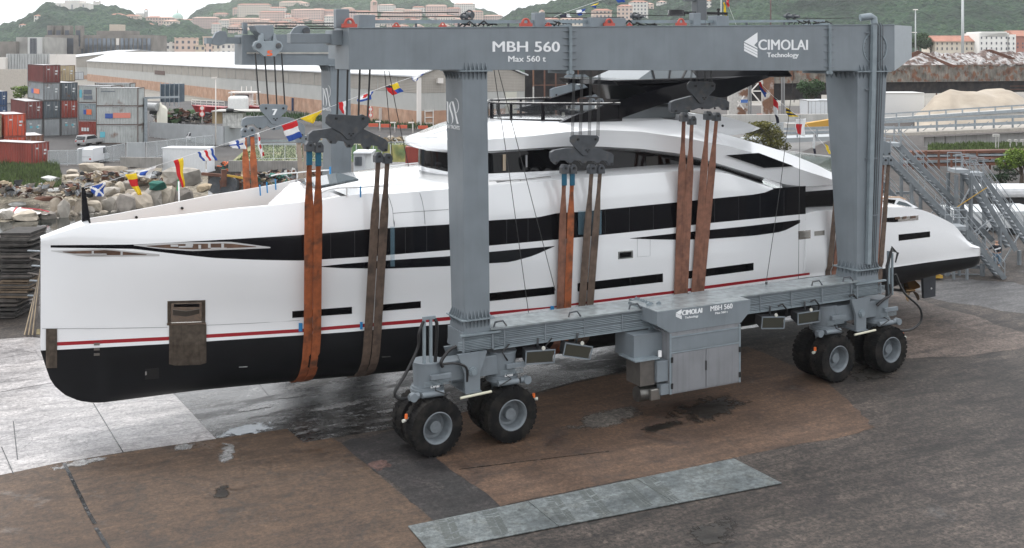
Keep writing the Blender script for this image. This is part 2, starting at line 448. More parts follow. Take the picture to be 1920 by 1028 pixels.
def rect(a, b, c, d): return [a, b], [c, d]   # tl, tr, bl, br
patch('hull_window', [(599,500),(640,495.5),(720,489),(844,480.5),(917,472.8),(1040,461.4)], [(599,500.5),(640,503),(727,504),(844,499),(917,494),(958,491.5),(1001,479.5),(1040,462)], BAND, 30)
patch('hull_window', [(1182,447),(1265,438),(1323,432),(1400,424.5),(1511,411)], [(1182,447.4),(1225,449),(1265,449.7),(1327,448.7),(1414,442),(1467,434.6),(1495,421),(1511,411.4)], BAND, 26)
for a in (((547,584),(660,575.6),(548,596.5),(661,588.5)), ((714,571.4),(789,564.8),(714,583.6),(789,577.5)), ((917,550),(1040,537.5),(917,565),(1040,552)),
          ((1083,531.4),(1243,513),(1083,546.8),(1243,529)), ((1287,509),(1413,493),(1287,523.4),(1413,507)), ((1685,440),(1744,434),(1685,452),(1744,444.5))):
    t_, b_ = rect(*a); patch('hull_window', t_, b_, GLASS, 8)
SILV = mat('silver_frame', (.62,.62,.62), .25, .3)
patch('mooring_opening', [(96,470),(200,466.5),(299,477)], [(96,471),(160,482),(299,480.5)], SILV, 12, 0.010)
patch('mooring_recess', [(118,472),(200,469),(275,477)], [(118,473),(163,479),(275,478)], mat('recess_brown', (0.13,0.075,0.05), 0.5, 0.3, var=0.5, vscale=3), 12, 0.02)
patch('mooring_opening', [(251,459.5),(330,455),(430,453.5),(507,463.5)], [(251,460.5),(300,467),(360,471),(507,465.5)], SILV, 14, 0.03)
patch('mooring_recess', [(275,461.2),(330,458),(428,456.5),(480,462.5)], [(275,462),(305,465),(360,468),(480,463.5)], MATS['recess_brown'], 14, 0.038)
for x, y, w_, h_ in ((226,475.5,4,6),(172,474,4,6),(390,461,5,8),(372,463,5,7),(348,459,14,6),(415,461,5,8),(320,461,14,4),(335,463,26,3),(395,466,30,2.5),(140,477,60,2)):
    patch('cleat', [(x,y-h_/2),(x+w_,y-h_/2)], [(x,y+h_/2),(x+w_,y+h_/2)], SILV, 2, 0.055)
patch('port_frame', [(1159,472),(1187,469.5)], [(1159,486.5),(1187,484)], STEEL, 3, 0.012)
patch('port_recess', [(1162,474),(1184,472)], [(1162,484.5),(1184,482)], GLASS, 3, 0.02)
patch('port_frame', [(1497,433.5),(1520,431.5)], [(1497,449.5),(1520,447)], STEEL, 3, 0.012)
patch('port_recess', [(1500,435.5),(1517,434)], [(1500,446.5),(1517,444.5)], mat('dull_steel', (0.3,0.29,0.27), 0.3, 0.8), 3, 0.02)
patch('fairlead', [(1527,434),(1546,432)], [(1527,442.5),(1546,441)], MATS['dull_steel'], 3, 0.012)
# anchor pocket plates
patch('anchor_frame', [(312,565),(385,563)], [(314,609),(386,606)], DSTEEL, 4, 0.02)
patch('anchor_pocket', [(320,569.5),(378,568)], [(321,606),(378,604)], mat('mirror_steel', (0.75,0.74,0.72), 0.06, 1.0), 4, 0.035)
patch('anchor_detail', [(326,571),(374,570)], [(326,576),(374,576)], GLASS, 4, 0.05)
patch('anchor_detail', [(324,581),(350,584),(374,580)], [(324,591),(350,594),(374,588)], mat('anchor_iron', (0.10,0.09,0.08), 0.3, 0.6), 6, 0.05)
patch('anchor_lip', [(313,606.5),(386,604.5)], [(313,610.5),(386,608.5)], STEEL, 4, 0.07)
patch('anchor_plate', [(314,610),(387,608)], [(317,683),(322,686),(382,684),(388,680)], DSTEEL, 6, 0.03)
patch('stem_plate', [(78.5,617),(107,616.5)], [(86,690.5),(115,690)], DSTEEL, 6, 0.03)
patch('thruster_grille', [(269,693),(300,690)], [(272,712),(298,710)], mat('dark_hole', (0.004,0.004,0.004), 0.5), 4, 0.012)
patch('thruster_grille', [(272,697),(275,696.5)], [(272,704),(275,703.5)], STEEL, 2, 0.03)
for x, y in ((448, 688), (716, 669), (1160, 623)): patch('hull_marker', [(x, y), (x + 16, y - 1)], [(x, y + 1.6), (x + 16, y + .6)], STEEL, 2, 0.02)
for y in (643.5, 653, 663): patch('draught_mark', [(176, y), (187, y - .4)], [(176, y + 4.5), (187, y + 4.1)], MATS['dull_steel'], 2, 0.02)
patch('panel_seam', [(727,365),(733,372),(740,425)], [(728,365),(734,372),(741,425)], SEAM, 1, 0.01)
def seam(pts, r=0.008, out=0.006):
    MB().tube([on_hull(x, y, out) for x, y in pts], r, 5).build('panel_seam', SEAM, yacht)
seam([(727,366),(731,375),(736,392),(739,425)]); seam([(787,362),(791,375),(795,395),(797,421)]); seam([(737,400),(795,396),(841,393)]); 
seam([(1195,445),(1195,482),(1219,480),(1219,443)], 0.005); seam([(79,616.5),(200,616),(314,614)], 0.006); seam([(388,610),(470,606.5),(562,601)], 0.006)
GSEAM = mat('glass_joint', (.035,.037,.04), .4)
for px in (620, 665, 760, 800, 950, 990, 1135, 1180, 1225, 1340, 1385, 1425, 1470):
    t_ = (itp(BT, px) if px < 1448 else 356) + 1.5; b_ = itp(BB, px) - 1.5
    MB().tube([on_hull(px, t_ + (b_ - t_) * k / 3, .004) for k in range(4)], .009, 4).build('glass_joint', GSEAM, yacht)
# ---- generic superstructure loft:   rows of (curve, half breadth function)
def body(name, rows, X0, X1, mats, mfun=None, n=60, nose=0.0, noseR=3.0, tail=0.0, cap=True, top=True, bot=False, ease=1.0):
    """rows bottom -> top: (pixel curve, breadth) ; nose: length over which the plan rounds to the centreline"""
    g = {}; mb = MB()
    Xs = [X0 + (X1 - X0) * (i / n) ** ease for i in range(n + 1)]
    def plan(X, b):
        k = 1.0
        if nose and X < X0 + nose: q = 1 - (X - X0) / nose; k = max(0.0, 1 - q ** noseR) ** (1 / noseR)
        if tail and X > X1 - tail: q = (X - X1 + tail) / tail; k *= max(0.0, 1 - q ** 2.2) ** (1 / 2.2)
        return b * k
    for sgn in (-1, 1):
        rr = []
        for cur, b in rows:
            row = []
            for X in Xs:
                bb = plan(X, b(X) if callable(b) else b)
                row.append(Vector((X, YC + sgn * bb, zc(cur, X, bb, 4))))
            rr.append(row)
        g[sgn] = rr
        mb.grid(rr, mfun=mfun)
    if top: mb.grid([g[-1][-1], [(a + b) / 2 + Vector((0, 0, 0.12)) for a, b in zip(g[-1][-1], g[1][-1])], g[1][-1]], mi=0)
    if bot: mb.grid([g[-1][0], g[1][0]], mi=0)
    if cap:
        for e in (0, -1):
            for k in range(len(rows) - 1):
                mb.add([g[-1][k][e], g[-1][k+1][e], g[1][k+1][e], g[1][k][e]], [(0, 1, 2, 3)])
    o = mb.build(name, mats, yacht); return o, Xs, g
HG_T = [(780,281),(805,283),(837,285),(915,287),(1000,282),(1058,279),(1125,280),(1200,284),(1273,293),(1313,302),(1340,310),(1432,339),(1472,353),(1540,355)]
HG_B = [(780,313),(805,315),(837,322),(915,326),(980,323),(1048,320),(1133,322),(1267,320),(1313,319),(1350,320),(1400,333),(1450,353),(1470,360)]
HC_B = [(780,330),(837,338),(915,346),(1033,336),(1145,328),(1217,324),(1313,319.5),(1400,334),(1450,356)]
Xh0 = at(804, 300, Y=YC).x - 0.1
Xh1 = XT + 0.3
body('wheelhouse', [(HC_B, 3.45), (HG_B, 3.38), (HG_T, 3.25)], Xh0, Xh1, [WHITE, GLASS], mfun=lambda i, j: 1 if i == 1 else 0, nose=3.0, noseR=2.2, top=True, ease=1.5)
for px in (809, 838): pass
def house_mark(name, px0, px1, t0, b0, m_, out=0.02):
    Y = YC - 3.33 - out
    a, b = at(px0, t0, Y=Y), at(px1, b0, Y=Y)
    return MB().box((a.x, Y, b.z), (b.x, Y + 0.03, a.z)).build(name, m_, yacht)
house_mark('window_blind', 943.5, 948.5, 290, 320, mat('curtain_tan', (0.42,0.34,0.25), 0.7))
house_mark('window_blind', 986, 989, 291, 318, mat('curtain_grey', (0.35,0.35,0.36), 0.7))
house_mark('window_blind', 1212, 1234, 294, 317, mat('curtain_dark', (0.035,0.033,0.03), 0.6))
# roof with its visor and the long arch sweeping down aft
RX0 = at(760, 265, Y=YC).x + 0.05
R1 = [(740,268),(760,266),(800,277),(837,281),(915,283.5),(1060,274.5),(1125,275),(1200,279),(1273,288),(1313,297),(1340,305),(1432,333),(1472,346),(1510,350),(1563,346),(1620,340)]
R0_ = [(740,268),(760,267),(805,283),(837,286),(915,288),(1000,283),(1058,280),(1125,281),(1200,285),(1273,294),(1313,303),(1340,311),(1432,340),(1472,353.5),(1540,353.5),(1563,349),(1620,344)]
R2 = [(740,263),(760,265),(800,268),(837,269),(870,267),(915,262),(1000,255),(1060,248),(1125,244),(1200,247),(1273,257),(1313,264),(1370,275),(1432,293),(1502,318),(1563,338),(1620,340)]
R3 = [(740,262),(760,264),(800,261),(840,258.5),(880,251),(914,243.5),(960,236),(1008,232),(1100,230),(1217,227),(1272,226),(1303,233),(1335,245),(1370,255),(1412,267),(1472,285),(1502,297),(1533,310),(1562,325),(1600,336),(1620,339)]
XR1 = at(1600, 340, Y=YC - 4.1).x
def b3(X): return itp([(RX0,3.3),(10,3.1),(19,3.2),(22,3.55),(26,3.8),(31,3.8)], X)
def b2(X): return itp([(RX0,3.8),(8,4.0),(31,4.05)], X)
xsplit = at(1345, 250, Y=YC - 3.4).x
body('roof', [(R0_, 3.35), (R1, 3.95), (R2, b2), (R3, b3)], RX0, xsplit, [WHITE], nose=6.5, noseR=1.75, top=True, bot=True, ease=1.5, n=80)
# side arches (solid wings, one each side)
for sgn in (-1, 1):
    mb = MB(); rr = []
    Xs = [xsplit - 0.02 + (XR1 - xsplit) * i / 40 for i in range(41)]
    for cur, b, off in ((R0_, lambda X: 3.35, 0), (R1, lambda X: 3.95, 0), (R2, b2, 0), (R3, b3, 0), (R3, lambda X: b3(X) - 0.35, -0.05), (R0_, lambda X: 3.2, 0)):
        row = []
        for X in Xs:
            bb = b(X); z = zc(cur, X, b3(X) if off else bb, 4) + off
            row.append((X, YC + sgn * bb, z))
        rr.append(row)
    mb.grid(rr, closed=True)
    o = mb.build('side_arch', WHITE, yacht)
def lay(name, poly, b, m_, th=0.03, both=True, parent=yacht):   # flat panel traced on a plane b metres off the centreline
    mb = MB()
    for sgn in ((-1, 1) if both else (-1,)):
        pts = []
        for x, y in poly:
            p = at(x, y, Y=YC - b); pts.append(Vector((p.x, YC + sgn * b, p.z)))
        mb.prism(pts, (0, -sgn * th, 0))
    return mb.build(name, m_, parent)
lay('arch_window', [(1362,291.5),(1423,287),(1489,312),(1433,315)], 4.12, GLASS, 0.06, both=False)
# aft upper deck slab, dark aft saloon and its pillar
uz = at(1540, 353.5, Y=YC - 3.35).z
MB().box((XT - 1.5, YC - 3.6, uz - 0.05), (XR1 + 0.6, YC + 3.6, uz + 0.14)).build('aft_upper_deck', WHITE, yacht)
MB().box((XT - 2.5, YC - 3.55, uz - 0.25), (XR1 + 0.4, YC + 3.55, uz - 0.052)).build('deck_ceiling', BLACKG, yacht)
az = top_z(XA + 0.5)
MB().box((XT - 2.0, YC - 3.5, az - 0.3), (XR1 - 0.3, YC + 3.5, uz - 0.252)).build('aft_saloon', GLASS, yacht)
# glass balustrade of the upper aft deck
def rail(name, pts, h, post_every=1, glass=None, r=0.03, m_=STEEL, pm=None, pn='rail_post'):
    t = MB().tube([Vector(p) + Vector((0, 0, h)) for p in pts], r, 6).build(name, m_, yacht)
    for p in pts[::post_every]: MB().tube([p, Vector(p) + Vector((0, 0, h))], r * 0.8, 5).build(pn, pm or m_, t)
    if glass:
        g = MB()
        for a, b in zip(pts, pts[1:]):
            a, b = Vector(a), Vector(b); g.add([a + Vector((0,0,.06)), b + Vector((0,0,.06)), b + Vector((0,0,h-.06)), a + Vector((0,0,h-.06))], [(0,1,2,3)])
        g.build('glass_panel', glass, t)
WR = mat('white_rail', (0.75,0.75,0.74), 0.3)
xr = XR1 + 0.5
rail('balustrade', [(xsplit + 1.5, YC + 3.4, uz + .15), (xsplit + 4, YC + 3.5, uz + .15), (xsplit + 6.5, YC + 3.5, uz + .15), (xr - .5, YC + 3.4, uz + .15), (xr, YC + 2.6, uz + .15), (xr, YC, uz + .15), (xr, YC - 2.6, uz + .15)], 1.15, 1, GREENG, 0.035, WR)
# sundeck: bow glass screen, two black fins, hardtop, mast
sz = zc(R3, 12.0, 3.1)
sun = []
for k in range(-8, 9):
    a = k / 8 * math.pi / 2; X = at(922, 210, Y=YC).x - 0.0
    sun.append(Vector((X + 4.6 * (1 - math.cos(a)) , YC + 2.95 * math.sin(a), 0)))
zfun = lambda p: zc(R3, p.x, 3.05) + 0.02
sun = [Vector((p.x, p.y, zfun(p))) for p in sun]
near = [p for p in sun]
fr = MB(); fr.tube([p + Vector((0,0,.72)) for p in near], 0.04, 6).build('sundeck_rail', BLACKG, yacht)
MB().tube([p + Vector((0,0,.78)) for p in near], 0.02, 6).build('sundeck_cap_rail', STEEL, yacht)
MB().tube([p + Vector((0,0,.03)) for p in near], 0.06, 6).build('sundeck_rail', BLACKG, yacht)
for k in range(0, 17, 2):
    MB().bar(near[k], near[k] + Vector((0,0,.72)), 0.10 if k % 4 else 0.16, 0.06).build('sundeck_post', BLACKG, yacht)
g = MB()
for a, b in zip(near, near[1:]): g.add([a + Vector((0,0,.06)), b + Vector((0,0,.06)), b + Vector((0,0,.68)), a + Vector((0,0,.68))], [(0,1,2,3)])
g.build('windscreen_glass', CLEARG, yacht)
fin = [(1047,232),(1065,223),(1080,216),(1123,203),(1150,192),(1180,184),(1237,167),(1295,154),(1338,150),(1413,142),(1435,141),(1443,145),(1430,150),(1363,182),(1330,184),(1288,187),(1240,196),(1210,206),(1165,222),(1140,231)]
lay('radar_fin', fin, 2.95, BLACKG, 0.22, both=False)
ff = [(960,205),(1005,193),(1033,183),(1083,168),(1150,152),(1173,147),(1290,150),(1250,158),(1192,161),(1150,168),(1083,183),(1040,206),(1000,214)]
mb = MB(); pts = [at(x, y, Y=YC + 2.95) for x, y in ff]; mb.prism(pts, (0, -0.22, 0)); mb.build('radar_fin', BLACKG, yacht)
hz = at(1230, 149, Y=YC - 2.2).z
MB().hexa([(at(1160,150,Y=YC-2.4).x, YC-2.4, hz-.25), (at(1400,150,Y=YC-2.4).x, YC-2.6, hz-.12), (at(1400,150,Y=YC-2.4).x, YC+2.6, hz-.12), (at(1160,150,Y=YC-2.4).x, YC+2.4, hz-.25),
           (at(1150,150,Y=YC-2.4).x, YC-2.4, hz), (at(1425,150,Y=YC-2.4).x, YC-2.6, hz+.1), (at(1425,150,Y=YC-2.4).x, YC+2.6, hz+.1), (at(1150,150,Y=YC-2.4).x, YC+2.4, hz)]).build('hardtop', BLACKG, yacht, bevel=0.05)
sk0 = at(1195, 150, Y=YC - 1.8)
MB().hexa([(sk0.x, YC-1.9, hz+.02), (sk0.x+3.2, YC-1.9, hz+.02), (sk0.x+3.2, YC+1.9, hz+.02), (sk0.x, YC+1.9, hz+.02),
           (sk0.x+.9, YC-1.6, hz+.42), (sk0.x+3.0, YC-1.6, hz+.42), (sk0.x+3.0, YC+1.6, hz+.42), (sk0.x+.9, YC+1.6, hz+.42)]).build('skylight', GREYG, yacht)
for k in (0.9, 1.9, 2.8):
    MB().bar((sk0.x + k * .8 + .1, YC - 1.92, hz + .03), (sk0.x + k, YC - 1.62, hz + .43), .07).build('skylight_frame', BLACKG, yacht)
MB().hexa([(at(1235,150,Y=YC-2.4).x, YC-2.4, hz-1.0), (at(1385,150,Y=YC-2.4).x, YC-2.5, hz-.5), (at(1385,150,Y=YC-2.4).x, YC+2.5, hz-.5), (at(1235,150,Y=YC-2.4).x, YC+2.4, hz-1.0), (at(1200,150,Y=YC-2.4).x, YC-2.4, hz-.26), (at(1410,150,Y=YC-2.4).x, YC-2.6, hz-.13), (at(1410,150,Y=YC-2.4).x, YC+2.6, hz-.13), (at(1200,150,Y=YC-2.4).x, YC+2.4, hz-.26)]).build('hardtop_underside', BLACKG, yacht)
MB().hexa([(sk0.x+3.3, YC-1.5, hz+.0), (sk0.x+9.2, YC-1.5, hz+.0), (sk0.x+9.2, YC+1.5, hz+.0), (sk0.x+3.3, YC+1.5, hz+.0),
           (sk0.x+3.8, YC-1.2, hz+.9), (sk0.x+8.6, YC-1.2, hz+.9), (sk0.x+8.6, YC+1.2, hz+.9), (sk0.x+3.8, YC+1.2, hz+.9)]).build('mast_base', BLACKG, yacht, bevel=0.08)
mp = at(1311, 20, Y=YC)
MG = mat('mast_grey', (0.10,0.11,0.12), 0.35)
MB().box((mp.x - .28, YC - .25, hz + .5), (mp.x + .28, YC + .25, 17.2)).build('mast', MG, yacht, bevel=0.05)
MB().box((mp.x - 1.1, YC - .12, at(1300,27,Y=YC).z), (mp.x + 1.6, YC + .3, at(1300,27,Y=YC).z + .12)).build('mast_platform', BLACKG, yacht)
MB().box((mp.x - .9, YC - .10, 15.9), (mp.x + .1, YC + .1, 16.05)).build('radar_scanner', MG, yacht)
q = at(1280, 24, Y=YC - .5)
MB().cyl((q.x, YC, q.z - .14), (q.x, YC, q.z + .14), .42, .36, 20).build('radar_dome', BLACKG, yacht)
q = at(1347, 22, Y=YC)
MB().cyl((q.x, YC, q.z - .25), (q.x, YC, q.z + .05), .05, .05, 8).cyl((q.x, YC, q.z + .05), (q.x, YC, q.z + .15), .12, .06, 10).build('satellite_antenna', BLACKG, yacht)
q = at(1445, 5, Y=YC); MB().cyl((q.x, YC, hz), (q.x, YC, 16.6), .045, .03, 6).build('whip_antenna', mat('antenna_brown',(0.09,0.05,0.05),0.5), yacht)
q = at(1352, 5, Y=YC + 1); MB().cyl((q.x, YC + 1, hz), (q.x, YC + 1, 16.8), .02, .015, 6).build('whip_antenna', WR, yacht)
# sundeck furniture seen under the fins, light and aft overhang
MB().box((at(1150,222,Y=YC-1.8).x, YC - 1.9, sz), (at(1290,222,Y=YC-1.8).x, YC + 1.9, sz + .55)).build('sundeck_sofa', mat('sofa_grey', (0.22,0.24,0.25), 0.8), yacht, bevel=0.08)
MB().box((at(1110,222,Y=YC-1.8).x + .2, YC - 1.5, sz + .02), (at(1260,222,Y=YC-1.8).x, YC + 1.5, sz + .35)).build('sundeck_table', BLACKG, yacht, bevel=0.05)
OH_T = [(1290,216),(1303,213),(1347,217),(1377,223),(1405,232),(1426,241)]; OH_B = [(1290,250),(1335,252),(1370,254),(1400,250),(1426,242)]
body('sundeck_overhang', [(OH_B, 2.6), (OH_T, 2.9)], at(1292, 230, Y=YC - 2.9).x, at(1426, 241, Y=YC - 2.9).x, [WHITE], top=True, bot=True, n=24)
MB().cyl(at(1118,206,Y=YC-2.6), at(1118,198,Y=YC-2.6), .10, .05, 10).cyl(at(1118,198,Y=YC-2.6), at(1118,193,Y=YC-2.6), .04, .06, 8).build('searchlight', STEEL, yacht)
MB().cyl(at(1355,236,Y=YC-2.95), at(1355,236,Y=YC-3.05), .06, .06, 10).build('deck_light', BLACKG, yacht)
# foredeck: tub hatch, small rails, tape, jack staff
fz = top_z(FD1)
def deckbox(name, a, b, h, m_, Y0=None): pass
p0 = at(622, 372, Z=fz - .3); 
hx0, hx1 = FD1 - 1.6, FD1 + 1.5
MB().hexa([(hx0, YC-1.7, fz-.80), (hx1, YC-1.7, fz-.5), (hx1, YC+1.7, fz-.5), (hx0, YC+1.7, fz-.80),
           (hx0+.9, YC-1.5, fz+.05), (hx1, YC-1.5, fz+.36), (hx1, YC+1.5, fz+.36), (hx0+.9, YC+1.5, fz+.05)]).build('sunpad', WHITE, yacht, bevel=0.12)
MB().hexa([(hx0+1.2, YC-1.2, fz+.14), (hx1-.2, YC-1.2, fz+.34), (hx1-.2, YC+1.2, fz+.34), (hx0+1.2, YC+1.2, fz+.14),
           (hx0+1.2, YC-1.2, fz+.20), (hx1-.2, YC-1.2, fz+.40), (hx1-.2, YC+1.2, fz+.40), (hx0+1.2, YC+1.2, fz+.20)]).build('deck_hatch', GREYG, yacht)
jp = at(158, 421, Y=YC); jt = at(156, 352, Y=YC)
MB().hexa([(jp.x-.08, YC-.1, jp.z-.3), (jp.x+.26, YC-.1, jp.z-.3), (jp.x+.26, YC+.1, jp.z-.3), (jp.x-.08, YC+.1, jp.z-.3),
           (jt.x-.06, YC-.04, jt.z), (jt.x+.06, YC-.04, jt.z), (jt.x+.06, YC+.04, jt.z), (jt.x-.06, YC+.04, jt.z)]).build('bow_mast', BLACKG, yacht)
MB().box((jt.x-.06, YC-.03, jt.z-.05), (jt.x+.3, YC+.03, jt.z+.02)).build('bow_mast_arm', BLACKG, yacht)
# rails on both sides of the foredeck
def rl(pl, Y, hm=0.0): return [at(x, y, Y=Y) for x, y in pl]
for pts in (rl([(508,330),(520,327),(540,325),(556,324),(573,322),(600,320),(620,319)], YC + 3.0), rl([(600,362),(615,356),(630,353),(650,352),(680,351),(715,349),(727,349)], YC - 3.2)):
    MB().tube(pts, .03, 6).build('deck_rail', WR, yacht)
for x, y0, y1, Y in ((557,324,340,YC+3.0), (650,352,371,YC-3.2), (618,319,335,YC+3.0)):
    MB().tube([at(x,y0,Y=Y), at(x,y1,Y=Y)], .03, 5).build('rail_post', WR, yacht)
MB().tube(rl([(722,313),(760,308),(803,304)], YC + 3.55), .03, 6).build('deck_rail', WR, yacht)
for x in (728, 769): MB().tube([at(x,309,Y=YC+3.55), at(x,322,Y=YC+3.55)], .03, 5).build('rail_post', WR, yacht)
MB().tube(rl([(917,340),(980,337),(1032,331),(1032,337)], YC - 3.9), .018, 6).build('deck_rail', STEEL, yacht)
for x in (976, 996): MB().tube([at(x,337,Y=YC-3.9), at(x,344,Y=YC-3.9)], .018, 5).build('rail_post', STEEL, yacht)
MB().box((at(930,345,Y=YC-3.7).x, YC-3.8, at(930,346,Y=YC-3.7).z), (at(975,345,Y=YC-3.7).x, YC-3.45, at(930,340,Y=YC-3.7).z)).build('deck_hatch', mat('hatch_dark',(0.05,0.055,0.065),0.25), yacht)
for x, y, Y in ((500,352,YC+2.6),(516,346,YC+2.75),(487,357,YC+2.5)):
    p = at(x, y, Y=Y - .25); MB().bar(p + Vector((0,0,.22)), p + Vector((.03,0,-.22)), .05, .03).build('tape', TAPE, yacht)
p = at(619, 324, Y=YC+2.9); MB().bar(p + Vector((0,0,.25)), p + Vector((0,0,-.25)), .07, .03).build('tape', TAPE, yacht)
p = at(676, 360, Y=YC-3.45); MB().bar(p + Vector((0,0,.2)), p + Vector((0,0,-.2)), .05, .03).build('tape', TAPE, yacht)
for x, y in ((256,408),(342,391)):
    p = at(x, y, Y=YC + bf(Bs, at(x, y, Y=YC+2).x) - .3); MB().cyl(p, p + Vector((0, .2, 0)), .05, .05, 8).build('scupper', MATS['dark_hole'], yacht)
# stern details
patch('side_gate', [(1657,409),(1720,405)], [(1657,416.5),(1676,417),(1720,412)], GLASS, 6, 0.015, th=.02)
patch('stern_cleat', [(1668,409),(1722,404)], [(1684,416),(1740,410.5)], STEEL, 6, 0.03, th=.02)
for x, y, w_ in ((1678,410,9),(1693,409,7),(1708,408,9)): patch('stern_cleat', [(x,y-2.5),(x+w_,y-3.5)], [(x,y+2),(x+w_,y+1)], MATS['recess_brown'], 2, 0.05, th=.02)
ca = [(1648,389),(1650,374),(1664,369.5),(1688,370),(1713,385),(1722,390)]
mb = MB(); pts = [at(x, y, Y=YC - 2.6) for x, y in ca]; mb.prism(pts, (0, 5.2, 0)); mb.build('aft_seating', WHITE, yacht)
lay('aft_window', [(1652,388),(1652,378),(1664,373.5),(1680,375),(1678,380),(1674,386)], 2.62, GLASS, .05, both=False)
lay('aft_window', [(1677,387.5),(1686,377),(1700,381),(1711,387.5)], 2.62, GREYG, .05, both=False)
lay('teak_rim', [(1648,374),(1664,368.5),(1689,369),(1700,374),(1697,375),(1688,371),(1664,371),(1648,376.5)], 2.66, mat('rim_tan',(0.45,0.30,0.2),0.6), .1, both=False)
rp = at(1731, 510, Y=YC); rq = at(1754, 556, Y=YC)
MB().prism([at(1730,505,Y=YC-1.4), at(1755,500,Y=YC-1.4), at(1754,556,Y=YC-1.4), at(1733,560,Y=YC-1.4)], (0,.16,0)).prism([Vector((p.x, 2*YC-p.y, p.z)) for p in (at(1730,505,Y=YC-1.4), at(1755,500,Y=YC-1.4), at(1754,556,Y=YC-1.4), at(1733,560,Y=YC-1.4))], (0,.16,0)).build('rudder', mat('rudder_grey',(0.035,0.04,0.05),0.5), yacht)
c = at(1746, 541, Y=YC - 1.42); MB().cyl(c, c + Vector((0,-.03,0)), .05, .05, 8).build('anode', WR, yacht)
def propeller(cx_, cy_):
    mb = MB(); c = at(cx_, cy_, Y=YC - 1.4) if cx_ > 100 else None
    mb.cyl(c + Vector((-.45,0,.02)), c + Vector((.25,0,0)), .13, .07, 12)
    for k in range(4):
        a = k * math.pi / 2 + .5; e = Vector((0, math.cos(a), math.sin(a))); t_ = Vector((1, 0, 0)).cross(e)
        rows = []
        for r_, w_, tw in ((.1,.10,1.0),(.25,.24,.8),(.42,.34,.6),(.55,.26,.45),(.62,.05,.4)):
            d_ = (t_ * math.cos(tw) + Vector((1,0,0)) * math.sin(tw))
            rows.append([c + e * r_ - d_ * w_ , c + e * r_ + Vector((.03,0,0)), c + e * r_ + d_ * w_])
        mb.grid(rows)
    o = mb.build('propeller', BRONZE, yacht)
    mb = MB(); mb.cyl(c + Vector((-.4,0,.02)), c + Vector((-5.5,0,.95)), .07, .07, 10); mb.bar(c + Vector((-.6,0,.05)), c + Vector((-.8,0,.95)), .25, .06)
    mb.build('shaft', BLACKP, yacht)
propeller(1708, 545)
p = at(1816, 492, Y=YC - 2.5)
# ================================================================ BOAT HOIST
HG = mat('hoist_grey_paint', (0.178, 0.205, 0.226), 0.42, var=0.14, vscale=0.9, streak=0.07)
HG2 = mat('hoist_grey_flange', (0.21, 0.25, 0.273), 0.45, var=0.15, vscale=3)
HGD = mat('block_dark_grey', (0.065, 0.072, 0.082), 0.5, var=0.25, vscale=4, col2=(0.10,0.095,0.09), c2scale=3, c2lo=.55, c2hi=.7)
LET = mat('white_lettering', (0.78, 0.79, 0.80), 0.5)
RUB = mat('black_rubber', (0.004, 0.004, 0.0045), 0.75, spec=.2, var=0.3, vscale=6, col2=(.018,.016,.014), c2scale=2.5)
HOSE = mat('black_hose', (0.01, 0.01, 0.011), 0.4)
RIM = mat('rim_grey', (0.15, 0.17, 0.185), 0.45, var=0.2, vscale=6)
REDL = mat('red_lug', (0.42, 0.075, 0.055), 0.6)
YELW = mat('yellowed_bar', (0.60, 0.58, 0.46), 0.5)
ORNG = mat('orange_lens', (0.75, 0.16, 0.03), 0.3)
CABG = mat('cabinet_grey', (0.205, 0.212, 0.225), 0.5, var=0.12, vscale=1.2, streak=0.2)
OFFW = mat('off_white_panel', (0.55, 0.55, 0.49), 0.5, var=0.06)
hoist = thing('boat_hoist', 'huge grey four-legged travelling boat hoist straddling the white yacht', 'boat hoist', (10, 0, 0))
# --- upper girders (a slightly deepening box along each side)
GX0, GX1, GY = -2.88, 21.49, 0.5
def gz(X): f = (X - GX0) / (GX1 - GX0); return 12.93 - 0.23 * f, 14.27 + 0.39 * f
XJ1, XJ2 = at(1068, 90, Y=GY).x, at(1554, 90, Y=GY).x
def girder(y0, y1, seg):
    for a, b in seg:
        (l0, h0), (l1, h1) = gz(a), gz(b)
        MB().hexa([(a,y0,l0),(b,y0,l1),(b,y1,l1),(a,y1,l0),(a,y0,h0),(b,y0,h1),(b,y1,h1),(a,y1,h0)]).build('girder', HG, hoist, bevel=0.012)
girder(GY, GY + 1.45, [(GX0, XJ1 - .05), (XJ1 + .05, XJ2 - .05), (XJ2 + .05, GX1)])
girder(15.0, 16.45, [(GX0, XJ1), (XJ1 + .05, GX1)])
# chamfered corner and the cross beam joining the two girders at the stern end
l, h = gz(GX1)
p1 = (GX1, GY); p2 = (at(1709.5, 90, Y=GY + 1.1).x, GY + 1.1); a = p2[0] - GX1
mb = MB()
for y0, y1 in ((0, 1),):
    B = [(p1[0] + .005, GY, l), (p2[0], p2[1], l + .55), (p2[0], 2.5, l + .55), (GX1 + .005, 2.5, l)]
    T = [(p1[0] + .005, GY, h), (p2[0], p2[1], h), (p2[0], 2.5, h), (GX1 + .005, 2.5, h)]
    mb.hexa(B + T)
mb.build('girder_corner', mat('hoist_grey_pale', (0.29,0.325,0.35), 0.4, var=0.06), hoist)
MB().box((GX1 - .2, GY + 2.01, l + .55), (GX1 + a, 15.0, h)).build('cross_beam', HG, hoist, bevel=0.012)
